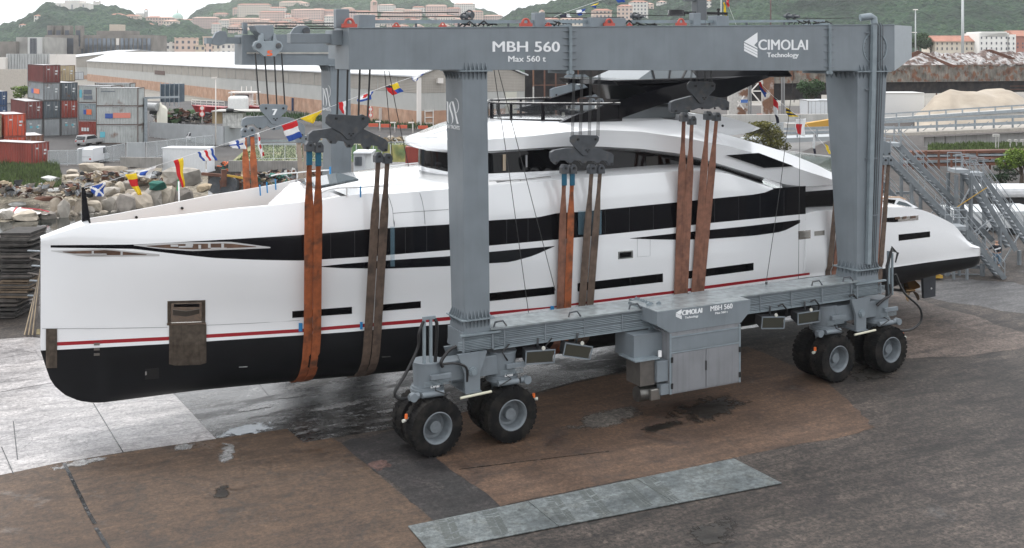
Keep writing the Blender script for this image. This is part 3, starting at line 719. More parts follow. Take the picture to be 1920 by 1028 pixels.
# thin flange along the girder top, walkway rails, sheaves, lugs
for (y0, y1) in ((GY - .03, GY + 1.5),):
    mb = MB(); (l0, h0), (l1, h1) = gz(GX0), gz(GX1)
    mb.hexa([(GX0, y0, h0 + .003), (GX1, y0, h1 + .003), (GX1, y1, h1 + .003), (GX0, y1, h0 + .003), (GX0, y0, h0 + .03), (GX1, y0, h1 + .03), (GX1, y1, h1 + .03), (GX0, y1, h0 + .03)])
    mb.build('girder_top_plate', HG2, hoist)
def GT(px, dz=0.0, Y=GY + .7):                # a point above the near girder top at a picture column
    X = at(px, 50, Y=Y).x; return Vector((X, Y, gz(X)[1] + .03 + dz))
mb = MB(); mb.bar(GT(700, .20), GT(1320, .16), .10, .12).bar(GT(1322, .16), GT(1545, .18), .10, .10); mb.build('trolley_rail', HG2, hoist)
for px in (700, 780, 860, 953, 1066, 1180, 1330, 1400, 1470, 1540):
    MB().bar(GT(px, 0), GT(px, .18), .06).build('rail_bracket', HGD, hoist)
for z, x0, x1 in ((.52, 645, 860), (.38, 700, 862), (.50, 1012, 1160), (.34, 1018, 1170), (.30, 1480, 1600), (.42, 1200, 1280)):
    MB().tube([GT(x0, z), GT((x0 + x1) / 2, z - .02), GT(x1, z)], .018, 5).build('hoist_cable', HOSE, hoist)
for px, w_, hh in ((640, .45, .62), (1009, .42, .5), (1303, .35, .5)):
    p = GT(px); MB().box(p + Vector((-w_/2, -.15, 0)), p + Vector((w_/2, .15, hh)), 0).build('sheave_bracket', HG, hoist, bevel=.02)
for px0, px1, hh in ((668, 698, .42), (1336, 1358, .38), (1100, 1165, .30)):
    a_, b_ = GT(px0), GT(px1); MB().box(a_ + Vector((0, -.3, 0)), b_ + Vector((0, .3, hh))).build('control_box', HG, hoist, bevel=.01)
def lug(px, s, Y=GY + .3):
    p = GT(px, 0, Y); o_ = []
    mb = MB(); mb.tube([p + Vector((.15*s * math.cos(math.pi*k/10), 0, .17*s + .15*s * math.sin(math.pi*k/10))) for k in range(11)], .05*s, 6)
    mb.box(p + Vector((-.28*s, -.06, 0)), p + Vector((.28*s, .06, .14*s))).box(p + Vector((-.20*s, -.04, .141*s)), p + Vector((-.10*s, .04, .2*s))).box(p + Vector((.10*s, -.04, .141*s)), p + Vector((.20*s, .04, .2*s)))
    mb.build('lifting_lug', REDL, hoist)
for px, s in ((655, .9), (743, .45), (830, .45), (986, .85), (1028, .4), (1142, .8), (1277, .8), (1180, .35)): lug(px, s)
def reel(px, r, dz=.25):
    p = GT(px, dz); mb = MB()
    pts = [p + Vector((r * math.cos(2*math.pi*k/16), 0, r + r * math.sin(2*math.pi*k/16))) for k in range(17)]
    mb.tube(pts, .03, 5)
    for k in range(3):
        a_ = math.pi * k / 3; e = Vector((r * math.cos(a_), 0, r * math.sin(a_))); c = p + Vector((0, 0, r)); mb.bar(c - e, c + e, .025)
    mb.cyl(p + Vector((-.02, -.3, r)), p + Vector((-.02, .2, r)), r * .55, r * .55, 12)
    mb.build('cable_reel', HGD, hoist)
reel(880, .17); reel(870, .12); reel(1190, .13); reel(1198, .10); reel(1478, .12); reel(1490, .10); 
random.seed(3)
for px in list(range(860, 920, 9)) + list(range(1020, 1060, 9)) + list(range(1170, 1225, 8)) + list(range(1470, 1545, 9)):
    p = GT(px, random.uniform(0, .06)); MB().tube([p, p + Vector((.15, random.uniform(-.2, .2), random.uniform(.05, .22))), p + Vector((.45, random.uniform(-.2, .2), random.uniform(0, .1)))], .03, 5).build('hydraulic_hose', HOSE, hoist)
# bolted splice frames with gusset plates on the near girder
def splice(X, n=6):
    l_, h_ = gz(X); mb = MB()
    mb.box((X - .055, GY - .10, l_ - .13), (X - .005, GY - .002, h_ + .06)); mb.box((X + .005, GY - .10, l_ - .13), (X + .055, GY - .002, h_ + .06))
    mb.box((X - .05, GY, l_ - .12), (X + .05, GY + 1.5, l_ - .003)); mb.box((X - .05, GY, h_ + .032), (X + .05, GY + 1.5, h_ + .10))
    mb.build('splice_frame', HG2, hoist)
    for s in (-1, 1):
        for k in range(n):
            z = l_ + .15 + (h_ - l_ - .3) * k / (n - 1)
            MB().prism([(X + s * .058, GY - .09, z), (X + s * .058, GY - .003, z), (X + s * .30, GY - .003, z)], (0, 0, .02)).build('gusset', HG, hoist)
        p = (X + s * .10, GY - .06, l_ - .08); MB().cyl(p, (p[0], GY - .01, p[2]), .07, .07, 10).build('lug_eye', HG2, hoist)
splice(XJ1); splice(XJ2)
# manhole ring, corner pipe and cable tray
c = at(1640.5, 90, Y=GY); mb = MB(); n = 36; ro, ri = .70, .64
mb.lathe([(ri, -.03), (ri, 0), (ro, 0), (ro, -.03), (ri, -.03)], (c.x, GY, c.z), 'Y', 40); mb.build('manhole_ring', HG2, hoist)
for k in range(40):
    t_ = 2 * math.pi * k / 40
    p = Vector((c.x + .60 * math.cos(t_), GY, c.z + .60 * math.sin(t_)))
    if k % 2 == 0: MB().cyl(p, p + Vector((0, -.02, 0)), .018, .018, 6).build('bolt', HGD, hoist)
# --- legs
def leg(T, B, zt, zb, name='leg'):            # T/B = (x0, x1, y0, y1) at top and bottom
    mb = MB(); mb.hexa([(B[0],B[2],zb),(B[1],B[2],zb),(B[1],B[3],zb),(B[0],B[3],zb),(T[0],T[2],zt),(T[1],T[2],zt),(T[1],T[3],zt),(T[0],T[3],zt)])
    return mb.build(name, HG, hoist, bevel=.012)
def flange(T, z, n_f, n_s, side=1, name='leg_flange', th=.05, out=.14, hh=.28, up=True):
    x0, x1, y0, y1 = T
    MB().box((x0 - out, y0 - out, z - th), (x1 + out, y1 + out, z - .003)).build(name, HG2, hoist)
    def fins(zz, d):
        for k in range(n_f):
            x = x0 + (x1 - x0) * (k + .5) / n_f
            if True: MB().prism([(x, y0 - .003, zz), (x, y0 - out, zz), (x, y0 - .003, zz + d * hh)], (.02, 0, 0)).build('gusset', HG, hoist)
        for k in range(n_s):
            y = y0 + (y1 - y0) * (k + .5) / n_s
            MB().prism([(x0 - .003, y, zz), (x0 - out, y, zz), (x0 - .003, y, zz + d * hh)], (0, .02, 0)).build('gusset', HG, hoist)
    if up: fins(z + .001, 1)
    fins(z - th - .001, -1)
LT = (1.17, 2.12, .5, 1.95); LB = (1.25, 2.22, .5, 1.58); LZB = 4.35
leg(LT, LB, gz(1.6)[0] - .055, LZB); flange(LT, gz(1.6)[0] - .004, 6, 6)
flange(LB, LZB, 7, 6)
RT_ = (19.37, 21.05, .5, 2.4); RB_ = (19.33, 20.52, .5, 1.62); RZB = 4.40
leg(RT_, RB_, gz(20)[0] - .055, RZB); flange(RT_, gz(20)[0] - .004, 8, 7)
flange(RB_, RZB, 8, 5)
leg((1.17, 2.12, 14.95, 16.4), (1.25, 2.22, 15.0, 16.2), 12.87, LZB); flange((1.17, 2.12, 14.95, 16.4), 12.92, 6, 5, up=False)
leg((19.4, 21.0, 14.8, 16.4), (19.4, 20.5, 15.0, 16.2), 12.6, RZB)
# vertical duct and cable bundle on the rear leg
q0, q1 = at(1639, 52, Y=.36), at(1629, 495, Y=.36)
mb = MB(); mb.bar((q0.x, .36, gz(20.5)[1] + .15), (q1.x - .0, .40, 4.6), .22, .16); mb.build('cable_duct', HG2, hoist)
mb = MB(); mb.tube([(q0.x, .36, gz(20.5)[1] + .05), (q0.x, .38, gz(20.5)[1] + .28), (q0.x - .15, .42, gz(20.5)[1] + .36), (q0.x - .55, .6, gz(20.5)[1] + .30)], .15, 10); mb.build('duct_elbow', HG2, hoist)
for k in range(6):
    xx = q0.x + .2 + k * .07; xb = q1.x + .2 + k * .05
    MB().tube([(xx - .05, .45, 14.75), (xx, .40, 14.6), (xx, .42, 12.6), (xb, .44, 4.7), (xb + .12, .44, 4.2)], .016, 5).build('cable', HGD if k % 2 else HG2, hoist)
for z in (14.3, 11.9, 9.0, 6.6): MB().box((q1.x - .1, .42, z), (q1.x + .62, .47, z + .04)).build('cable_clamp', HG, hoist)
# --- lower side beams
BX0, BX1 = 2.225, 19.32
def lower(y0, y1, ys):
    MB().box((BX0 - 1.05, y0 + .08, 3.25), (BX1 + 1.25, y1, 3.90)).build('lower_beam', HG, hoist, bevel=.012)
    MB().box((BX0 - .02, y0 - .06, 3.903), (BX1 + .02, y1 + .06, 3.96)).build('beam_top_plate', mat('wet_beam_top', (0.24,0.27,0.28), 0.22, var=0.3, vscale=3, bump=.3, bscale=9), hoist)
    if ys:
        MB().box((BX0 + .1, y0 + .0, 3.20), (BX1, y0 + .079, 3.25)).build('beam_bottom_plate', HG2, hoist)
        for k in range(9):                    # pipe run along the front
            z = 3.27 + k * .062
            if k == 4: continue
            MB().cyl((BX0 - 1.0, y0 + .03, z), (BX1 + 1.1, y0 + .03, z), .019, .019, 6).build('pipe', HG2, hoist)
        for k in range(11):
            x = BX0 + .5 + k * 1.62
            MB().box((x, y0 - .01, 3.22), (x + .05, y0 + .01, 3.85)).build('pipe_clamp', HG, hoist)
lower(.42, 1.75, True); lower(15.1, 16.2, False)
for x in (2.4, 5.4, 8.0, 16.9, 18.6):
    p = (x, .55, 3.96); MB().tube([p, (x + .05, .55, 4.12), (x + .3, .45, 4.16), (x + .42, .40, 3.98)], .035, 6).build('valve_pipe', HGD, hoist)
XM = at(1222, 560, Y=.5).x
mb = MB(); mb.box((XM, .38, 3.10), (XM + .06, .5, 4.0)); mb.box((XM - .15, .38, 3.965), (XM + .0, 1.8, 4.02)); mb.build('splice_frame', HG2, hoist)
for k in range(7): MB().prism([(XM - .13, .5 + k * .17, 4.025), (XM + .12, .5 + k * .17, 4.025), (XM - .0, .5 + k * .17, 4.14)], (0, .03, 0)).build('gusset', HG2, hoist)
for dx, z in ((-.14, 3.12), (.2, 3.12), (-.2, 4.08), (.26, 4.08)): MB().cyl((XM + dx, .38, z), (XM + dx, .46, z), .08, .08, 10).build('lug_eye', HG2, hoist)
for px, py in ((1290, 555), (1437, 533)): 
    p = at(px, py, Z=3.97); MB().cyl(p, p + Vector((0, 0, .1)), .05, .05, 8).build('bolt', HGD, hoist)
# --- legs' lower portal plates, bogies with steered double wheels
def wheel(parent, cx_, cy_, cz_, yaw, out):   # out=-1: hub faces the camera side
    w_ = bpy.data.objects.new('wheel', None); COL.objects.link(w_); w_.parent = parent
    po = Vector((0,0,0)); q = parent
    while q is not None: po += q.location; q = q.parent
    w_.location = Vector((cx_, cy_, cz_)) - po; w_.rotation_euler = (0, 0, yaw)
    r = .975; hw = .36
    pr = [(.50, -hw+.04), (.62, -hw), (.84, -hw), (.93, -hw+.04), (.955, -hw+.09), (.955, hw-.09), (.93, hw-.04), (.84, hw), (.62, hw), (.50, hw-.04)]
    t_ = MB().lathe(pr, (0, 0, 0), 'Y', 48)
    for k in range(30):                       # staggered shoulder lugs
        a0 = 2 * math.pi * k / 30
        for s in (-1, 1):
            a1 = a0 + (math.pi / 30 if s > 0 else 0); da = .062
            def q(a_, r_, y_): return (r_ * math.cos(a_), y_, r_ * math.sin(a_))
            t_.hexa([q(a1-da, .86, s*hw*1.005), q(a1+da, .86, s*hw*1.005), q(a1+da, .93, s*.03), q(a1-da, .93, s*.03),
                     q(a1-da, .955, s*hw*.97), q(a1+da, .955, s*hw*.97), q(a1+da+.03, r, s*.03), q(a1-da+.03, r, s*.03)])
    t_.build('tyre', RUB, w_, local=True)
    o = out
    MB().lathe([(.44, o*.02), (.47, o*(hw-.06)), (.53, o*(hw-.015)), (.545, o*(hw+.005)), (.52, o*(hw+.02)), (.49, o*(hw-.01)), (.46, o*(hw-.12)), (.42, o*-.02), (.34, o*-.04), (.23, o*.02), (.20, o*.20), (.0, o*.21)], (0, 0, 0), 'Y', 36).build('rim', RIM, w_, local=True)
    return w_
def bogie(xa, xb, ya, yaws, yaws2, name='bogie', detail=True, first=[]):
    """two steering units under one equalising beam; ya = axle line of the outer wheels' centre"""
    g = bpy.data.objects.new(name, None); COL.objects.link(g); g.parent = hoist; g.location = Vector(((xa + xb) / 2, ya, 0)) - hoist.location
    yc = ya + .5; xm = (xa + xb) / 2
    for i, x in enumerate((xa, xb)):
        wheel(hoist, x, ya, .975, yaws[i], -1); wheel(hoist, x + yaws2[i], ya + 1.02, .975, yaws[i], -1)
        mb = MB(); mb.bar((x, ya + .3, .975), (x, ya + .75, .975), .22, .26)
        mb.hexa([(x-.2, yc-.14, .8),(x+.2, yc-.14, .8),(x+.2, yc+.14, .8),(x-.2, yc+.14, .8),(x-.35, yc-.3, 1.9),(x+.35, yc-.3, 1.9),(x+.35, yc+.3, 1.9),(x-.35, yc+.3, 1.9)])
        mb.build('axle_fork', HG, g)
        mb = MB()
        mb.cyl((x, yc, 1.86), (x, yc, 2.02), .40, .46, 28).cyl((x, yc, 2.02), (x, yc, 2.14), .58, .58, 32).cyl((x, yc, 2.142), (x, yc, 2.22), .54, .54, 32).cyl((x, yc, 2.222), (x, yc, 3.0), .47, .50, 32).cyl((x, yc, 3.0), (x, yc, 3.04), .52, .52, 32)
        mb.build('slewing_drive', HG, g)
        s = -1 if i == 0 else 1
        MB().cyl((x + s * .50, yc - .45, 2.02), (x + s * .86, yc - .52, 2.02), .11, .10, 14).cyl((x - .42, yc - .55, 2.04), (x + .35, yc - .58, 2.04), .10, .10, 14).cyl((x + s*.72, yc - .62, 2.02), (x + s*.72, yc - .40, 2.02), .14, .14, 14).build('slew_motor', HG, g)
        if detail:
            for k in range(4): MB().cyl((x - .35, yc - .60, 2.34 + k * .045), (x + .55, yc - .60, 2.34 + k * .045), .013, .013, 5).build('pipe', HG2, g)
            MB().box((x - .12, yc - .64, 2.52), (x + .62, yc - .50, 2.68)).build('valve_box', HG, g, bevel=.01)
            MB().tube([(x - s*.1, yc - .5, 2.3), (x - s*.0, yc - .72, 2.2), (x - s*.45, yc - .7, 2.0), (x - s*.2, yc - .5, 1.75)], .022, 5).build('hose', HOSE, g)
    MB().hexa([(xa + .3, yc - .34, 2.30), (xb - .3, yc - .34, 2.30), (xb - .3, yc + .34, 2.30), (xa + .3, yc + .34, 2.30),
               (xa + .2, yc - .34, 2.98), (xb - .2, yc - .34, 2.98), (xb - .2, yc + .34, 2.98), (xa + .2, yc + .34, 2.98)]).build('equalising_beam', HG, g, bevel=.03)
    mb = MB()
    for y in (yc - .62, yc + .50):
        mb.prism([(xm - .55, y, 3.25), (xm + .55, y, 3.25), (xm + .28, y, 2.55), (xm + .28, y, 1.95), (xm - .28, y, 1.95), (xm - .28, y, 2.55)], (0, .12, 0))
    mb.box((xm - .30, yc - .70, 1.90), (xm + .30, yc + .62, 1.948))
    mb.build('pivot_yoke', HG, g)
    mb = MB(); mb.cyl((xm, yc - .62, 2.62), (xm, yc - .68, 2.62), .16, .16, 20).cyl((xm, yc - .68, 2.62), (xm, yc - .73, 2.62), .10, .10, 16)
    for k in range(8):
        t_ = k * math.pi / 4; mb.cyl((xm + .13 * math.cos(t_), yc - .68, 2.62 + .13 * math.sin(t_)), (xm + .13 * math.cos(t_), yc - .70, 2.62 + .13 * math.sin(t_)), .018, .018, 6)
    mb.build('pivot_pin', HG2, g)
    if detail:
        MB().cyl((xm - .55, yc - .80, 1.84), (xm + .62, yc - .80, 1.90), .045, .045, 10).build('lamp_tube', YELW, g)
        for x, s in ((xa - .98, -1), (xb + .98, 1)):
            p = Vector((x, ya - .05, 1.35))
            MB().bar(p + Vector((-s * .35, .2, 0)), p, .06, .05).build('sensor_arm', HG2, g)
            MB().cyl(p + Vector((0, 0, .02)), p + Vector((0, 0, .16)), .055, .05, 10).build('beacon', ORNG, g)
            MB().cyl(p + Vector((s * .02, 0, -.04)), p + Vector((s * .14, -.03, -.04)), .05, .06, 8).build('sensor', OFFW, g)
    return g
WY = .36
bogie(.02, 2.86, WY, (R(4), R(0)), (-.0, 0)); 
bogie(17.83, 20.80, WY, (R(3), R(2)), (0, 0))
bogie(.02, 2.86, 15.2, (0, 0), (0, 0), detail=False); bogie(17.83, 20.80, 15.2, (0, 0), (0, 0), detail=False)
# leg-foot boxes between leg flange and yoke, wrapped by the pipe run
for (x0, x1, y0, y1), z in ((LB, LZB), (RB_, RZB)):
    MB().hexa([(x0 - .05, y0 - .02, 3.25), (x1 + .05, y0 - .02, 3.25), (x1 + .05, y1 + .3, 3.25), (x0 - .05, y1 + .3, 3.25), (x0 - .02, y0 + .0, z - .052), (x1 + .02, y0, z - .052), (x1 + .02, y1, z - .052), (x0 - .02, y1, z - .052)]).build('leg_foot', HG, hoist, bevel=.02)
    for k in range(6): MB().cyl((x0 - .3, y0 - .10, 3.34 + k * .055), (x1 + .3, y0 - .10, 3.34 + k * .055), .016, .016, 6).build('pipe', HG2, hoist)
    for x in (x0 - .12, x1 + .02): MB().box((x, y0 - .13, 3.26), (x + .06, y0 - .06, 3.75)).build('pipe_clamp', HG, hoist)
    MB().box((x0 - .2, y0 - .15, 3.80), (x1 + .35, y0 - .03, 3.86)).build('beam_edge', HG2, hoist)
# hose towers and big hoses
x, y = -.12, .55
MB().bar((x - .1, y, 2.9), (x - .1, y, 4.55), .09).bar((x + .14, y, 2.9), (x + .14, y, 4.55), .09).bar((x - .15, y, 4.55), (x + .3, y, 4.55), .10).build('hose_tower', HG2, hoist)
MB().tube([(x + .28, y, 4.5), (x + .36, y - .03, 4.2), (x + .30, y, 3.0)], .06, 7).build('hydraulic_hose', HOSE, hoist)
MB().tube([(x - .12, y, 4.45), (x - .3, y - .05, 4.1), (x - .32, y, 3.6), (x - .75, y, 2.8), (x - 1.15, y, 2.2), (x - .9, y, 1.95), (x - .3, y + .1, 1.95), (x - .1, y + .2, 1.6)], .055, 7).build('hydraulic_hose', HOSE, hoist)
MB().tube([(x + .5, y - .2, 2.98), (x + .9, y - .3, 2.98), (x + 1.3, y - .35, 2.8), (x + 1.35, y - .3, 2.3)], .04, 7).build('hydraulic_hose', HOSE, hoist)
MB().tube([(.9, .4, 3.5), (.6, .35, 3.4), (.3, .3, 3.1), (.35, .3, 2.9)], .06, 7).build('hydraulic_hose', HOSE, hoist)
for px, s in ((2.9, 1), (4.6, 1)):
    MB().tube([(px, .35, 3.35), (px - .3, .3, 3.1), (px - .1, .3, 2.8)], .03, 6).build('hydraulic_hose', HOSE, hoist)
rx = 21.25
MB().bar((rx, .6, 3.1), (rx, .6, 5.0), .10).bar((rx + .22, .6, 3.1), (rx + .22, .6, 4.9), .07).build('hose_tower', HG2, hoist)
for k in range(5):
    MB().tube([(rx - .1 - k*.03, .55, 3.0), (rx - .25 + k*.03, .5, 4.4), (rx + .1, .5, 5.2 - k*.05), (rx + .4 + k*.02, .5, 4.9), (rx + .3, .5, 4.5)], .028, 6).build('hydraulic_hose', HOSE, hoist)
MB().tube([(rx + .3, .5, 4.0), (rx + .7, .4, 3.2), (rx + 1.5, .3, 2.5), (rx + 1.6, .3, 1.9), (rx + 1.0, .3, 1.6), (rx + .3, .4, 1.6), (rx, .6, 1.5)], .05, 7).build('hydraulic_hose', HOSE, hoist)
MB().tube([(rx - .9, .4, 2.8), (rx - .6, .3, 3.05), (rx - .1, .4, 3.2), (rx, .5, 3.6)], .06, 7).build('hydraulic_hose', HOSE, hoist)
for px_, s in ((14.9, 1), (16.6, 1), (18.7, 1)):
    MB().tube([(px_, .30, 3.4), (px_ + .2, .26, 3.45), (px_ + .45, .28, 3.2), (px_ + .45, .35, 2.9)], .035, 6).build('hydraulic_hose', HOSE, hoist)
# work lamps slung under the beam
def lamp(x, tilt, y=.25, z=3.02):
    g = bpy.data.objects.new('flood_lamp', None); COL.objects.link(g); g.parent = hoist; g.location = Vector((x, y, z)) - hoist.location; g.rotation_euler = (0, R(tilt), 0)
    BLK = mat('lamp_housing', (0.03,0.033,0.037), 0.45)
    MB().hexa([(-.55,-.05,-.42),(.55,-.05,-.42),(.42,.45,-.30),(-.42,.45,-.30),(-.55,-.12,-.0),(.55,-.12,-.0),(.42,.45,.02),(-.42,.45,.02)]).build('housing', BLK, g, local=True)
    MB().box((-.57,-.14,-.45),(.57,-.125,-.41)).box((-.57,-.16,-.0),(.57,-.125,.04)).box((-.59,-.16,-.43),(-.555,-.125,.04)).box((.555,-.16,-.43),(.59,-.125,.04)).build('frame', HG, g, local=True)
    MB().hexa([(-.53,-.08,-.40),(.53,-.08,-.40),(.53,-.07,-.40),(-.53,-.07,-.40),(-.53,-.15,-.02),(.53,-.15,-.02),(.53,-.14,-.02),(-.53,-.14,-.02)]).build('lens', mat('lamp_lens', (0.05,0.05,0.04), 0.12), g, local=True)
    MB().cyl((0,.1,.04),(0,.1,.4),.04,.04,8).build('bracket', BLK, g, local=True)
    MB().cyl((.1,-.14,.10),(.1,-.18,.10),.07,.07,12).build('horn', OFFW, g, local=True)
lamp(at(1010,655,Y=.25).x, 4); lamp(at(1082,648,Y=.25).x, 14); lamp(at(1446,597,Y=.25).x, 6); lamp(at(1512,585,Y=.25).x, 0)
# --- engine cabinet
c0, c1 = at(1255, 740, Y=-.55), at(1388, 725, Y=-.55)
X0, X1 = c0.x, c1.x; ZB = .95; ZT = 4.03; YF = -.55; YK = 1.35
cab = bpy.data.objects.new('engine_cabinet', None); COL.objects.link(cab); cab.parent = hoist; cab.location = Vector(((X0+X1)/2, .4, ZB)) - hoist.location
XL, XR = at(1232, 580, Y=YF-.02).x, at(1407, 560, Y=YF-.02).x
zs_ = 3.12
MB().prism([(XL, YF-.02, ZT), (XR, YF-.02, ZT), (XR, YF-.02, 3.62), (X1 + .02, YF-.02, zs_+.1), (X0 - .0, YF-.02, zs_+.1), (XL, YF-.02, 3.55)], (0, YK - YF, 0)).build('hood', HG, cab)
MB().box((X0, YF, ZB), (X1, YK, zs_ + .09)).build('housing', CABG, cab, bevel=.01)
MB().box((XL + .02, YF, ZT + .003), (XR - .02, YK, ZT + .02)).build('hood_top', MATS['wet_beam_top'], cab)
zd0, zd1 = ZB + .06, 2.42
Xm = (X0 + X1) / 2
for a_, b_ in ((X0 + .10, Xm - .02), (Xm + .02, X1 - .08)):
    d = MB().box((a_, YF - .03, zd0), (b_, YF - .003, zd1)).build('door', CABG, cab, bevel=.008)
    for z in (zd0 + .15, zd1 - .3):
        xh = a_ - .06 if a_ < Xm - .5 else b_ - .02
        MB().box((xh, YF - .06, z), (xh + .09, YF - .031, z + .2)).build('hinge', HOSE, cab)
MB().box((Xm - .03, YF - .07, 1.65), (Xm + .01, YF - .032, 2.0)).build('handle', HOSE, cab)
MB().box((X0 + .08, YF - .02, 2.52), (X1 - .06, YF - .003, 3.0)).build('panel', HG, cab)
for z in (2.45, 3.02): MB().box((X0 + .05, YF - .035, z), (X1 - .04, YF - .004, z + .05)).build('trim', HG2, cab)
for x in (X0 - .0, X1 - .08): MB().box((x, YF - .04, ZB + .01), (x + .07, YF - .004, zs_ + .05)).build('corner_post', HG2, cab)
ux0 = at(1186, 655, Y=-.1).x
MB().box((X0 - 1.25, YF + .45, 2.25), (X0 - .01, YK - .2, 3.15)).build('tank', HG, cab)
MB().box((X0 - 1.42, YF + .1, 2.28), (X0 - .35, YF + 1.2, 2.33)).build('shelf', HG2, cab)
MB().box((X0 - 1.15, YF + .2, 1.35), (X0 - .52, YF + 1.1, 2.27)).build('radiator', mat('radiator_brown', (0.12,0.11,0.10), 0.5, 0.3, var=.2, vscale=5), cab)
MB().box((X0 - .5, YF + .05, 1.45), (X0 - .02, YF + 1.0, 2.2)).build('side_box', HG, cab, bevel=.01)
MB().cyl((X0 - .28, YF + .2, 2.33), (X0 - .28, YF + .2, 2.55), .07, .07, 12).build('lamp', mat('white_cap', (.8,.8,.8), .4), cab)
MB().cyl((X0 - 1.1, YF + .5, 1.0), (X0 - .25, YF + .5, .95), .28, .28, 16).build('exhaust_box', mat('exhaust_steel', (.15,.145,.135), .35, .8, var=.3, vscale=4), cab)
MB().box((X0 - .72, YF + .12, .78), (X0 - .3, YF + .25, 1.2)).build('exhaust_cap', MATS['dull_steel'], cab, bevel=.04)
MB().box((X0 - .16, YF + .1, 1.0), (X0 - .02, YF + .15, 1.12)).build('warning_lamp', ORNG, cab)
MB().box((X0 - .35, YF + .02, .97), (X0 - .002, YF + .3, 1.35)).build('bracket', HG, cab)
MB().box((X1 + .02, YK + .02, 1.55), (X1 + 1.35, YK + .12, 3.05)).build('white_side_panel', OFFW, cab)
MB().cyl((X1, YK - .3, 2.85), (X1 + .35, YK - .5, 2.8), .06, .05, 8).build('exhaust_pipe', HGD, cab)
# --- lettering
def pt(px, py, Y=GY): return at(px, py, Y=Y)
def write(name, body_, x0, x1, y_top, y_bot, parent, Y=GY, bold=.02):
    a_, b_ = pt(x0, y_bot, Y), pt(x1, y_bot, Y); z = (a_.z + b_.z) / 2; h_ = pt(x0, y_top, Y).z - a_.z
    a_.z = b_.z = z
    return text(name, body_, a_, b_, abs(h_), LET, parent, Vector((0, -1, 0)), bold)
write('lettering', 'MBH 560', 924, 1049, 78, 97.5, hoist, bold=.022)
write('lettering', 'Max 560 t', 953, 1023, 105, 116, hoist, bold=.02)
write('lettering', 'CIMOLAI', 1422, 1514, 74.5, 94, hoist, bold=.022)
write('lettering', 'Technology', 1438, 1497, 99, 107.5, hoist, bold=.03)
def emblem(x0, x1, y0, y1, Y, parent):
    w_, h_ = x1 - x0, y1 - y0; mb = MB()
    def pr(pts): 
        q = [pt(x0 + u * w_, y0 + v * h_, Y) for u, v in pts]; mb.prism([p + Vector((0, -.004, 0)) for p in q], (0, -.006, 0))
    pr([(0, .36), (1, 0), (1, .36), (.75, .50), (1, .60), (1, .64), (0, .37)])
    for v in (.41, .52, .63): pr([(0, v), (1, v + .27), (1, v + .36), (0, v + .09)])
    mb.build('emblem', LET, parent)
emblem(1395, 1420, 61, 109, GY, hoist)
write('lettering', 'CIMOLAI', 1279, 1316, 580, 589, cab, YF - .022, .045)
write('lettering', 'Technology', 1284, 1309, 592, 596, cab, YF - .022, .03)
write('lettering', 'MBH 560', 1332, 1373, 571.5, 581, cab, YF - .022, .022)
write('lettering', 'Max 560 t', 1341, 1364, 584, 588, cab, YF - .022, .03)
emblem(1267, 1278, 580, 599, YF - .022, cab)
# builder's monogram on the side faces of the forward legs
def monogram(x0, x1, y0, y1, X, tx, ty, th_):
    w_, h_ = x1 - x0, y1 - y0
    def q(u, v): p = at(x0 + u * w_, y0 + v * h_, X=X); p.x = X - .012; return p
    def stroke(pts, ws):
        rows = [[], []]
        for (u, v), ww in zip(pts, ws):
            rows[0].append(q(u - ww / 2, v)); rows[1].append(q(u + ww / 2, v))
        mb.grid(rows, smooth=False)
    mb = MB()
    stroke([(.02, .12), (.14, .14), (.16, .30), (.16, .85), (.22, .95)], [.03, .10, .08, .08, .02]); stroke([(.0, .12), (.2, .12)], [.02, .02])
    S = [(.46, .12), (.34, .18), (.30, .30), (.36, .45), (.46, .60), (.52, .75), (.50, .90), (.42, .97)]
    stroke(S, [.02, .06, .10, .12, .12, .10, .06, .02])
    stroke([(.50, .13), (.62, .35), (.72, .6), (.82, .85), (.88, .97)], [.14, .12, .10, .12, .14])
    n = 9; stroke([(.62 + .32 * math.sin(math.pi * k / n), .0 + .30 * (1 - math.cos(math.pi * k / n))) for k in range(n + 1)], [.02] + [.05] * (n - 1) + [.02])
    mb.build('monogram', LET, hoist)
    a_, b_ = at(x0 + 2, ty, X=X), at(x1, ty, X=X); a_.z = b_.z = (a_.z + b_.z) / 2
    if a_.y < b_.y: pass
    text('lettering', 'ISA YACHTS', a_, b_, th_, LET, hoist, Vector((-1, 0, 0)), .03)
monogram(836, 862, 184, 234, 1.17 + .02, 0, 242, .13)
monogram(604, 621, 160, 201, 1.17 + .02, 0, 208, .12)
for x in (.05, 2.83):
    text('lettering', 'Deal', (x - .14, WY - .075, 2.25), (x + .16, WY - .075, 2.25), .10, LET, hoist, Vector((0, -1, 0)), .03)
# ================================================================ SPREADER BLOCKS, SLINGS, CABLES
BY, FY = 3.4, 13.9
STO = dict(
 orange=mat('sling_orange', (0.38,0.105,0.035), 0.8, var=.3, vscale=5, streak=.3, col2=(0.13,0.055,0.03), c2scale=2.2, c2lo=.5, c2hi=.7),
 brown=mat('sling_brown', (0.145,0.10,0.075), 0.85, var=.3, vscale=5, streak=.3, col2=(0.07,0.05,0.04), c2scale=2.0, c2lo=.5, c2hi=.7),
 pink=mat('sling_faded_red', (0.25,0.115,0.075), 0.85, var=.25, vscale=5, streak=.35, col2=(0.15,0.07,0.05), c2scale=2.2, c2lo=.5, c2hi=.7))
BLUES = mat('blue_sleeve', (0.01,0.10,0.17), 0.7)
FILMM = mat('blue_film', (0.30,0.50,0.62), 0.15, alpha=.28)
WIRE = mat('steel_wire', (0.03,0.03,0.03), 0.5)
HGP = HG
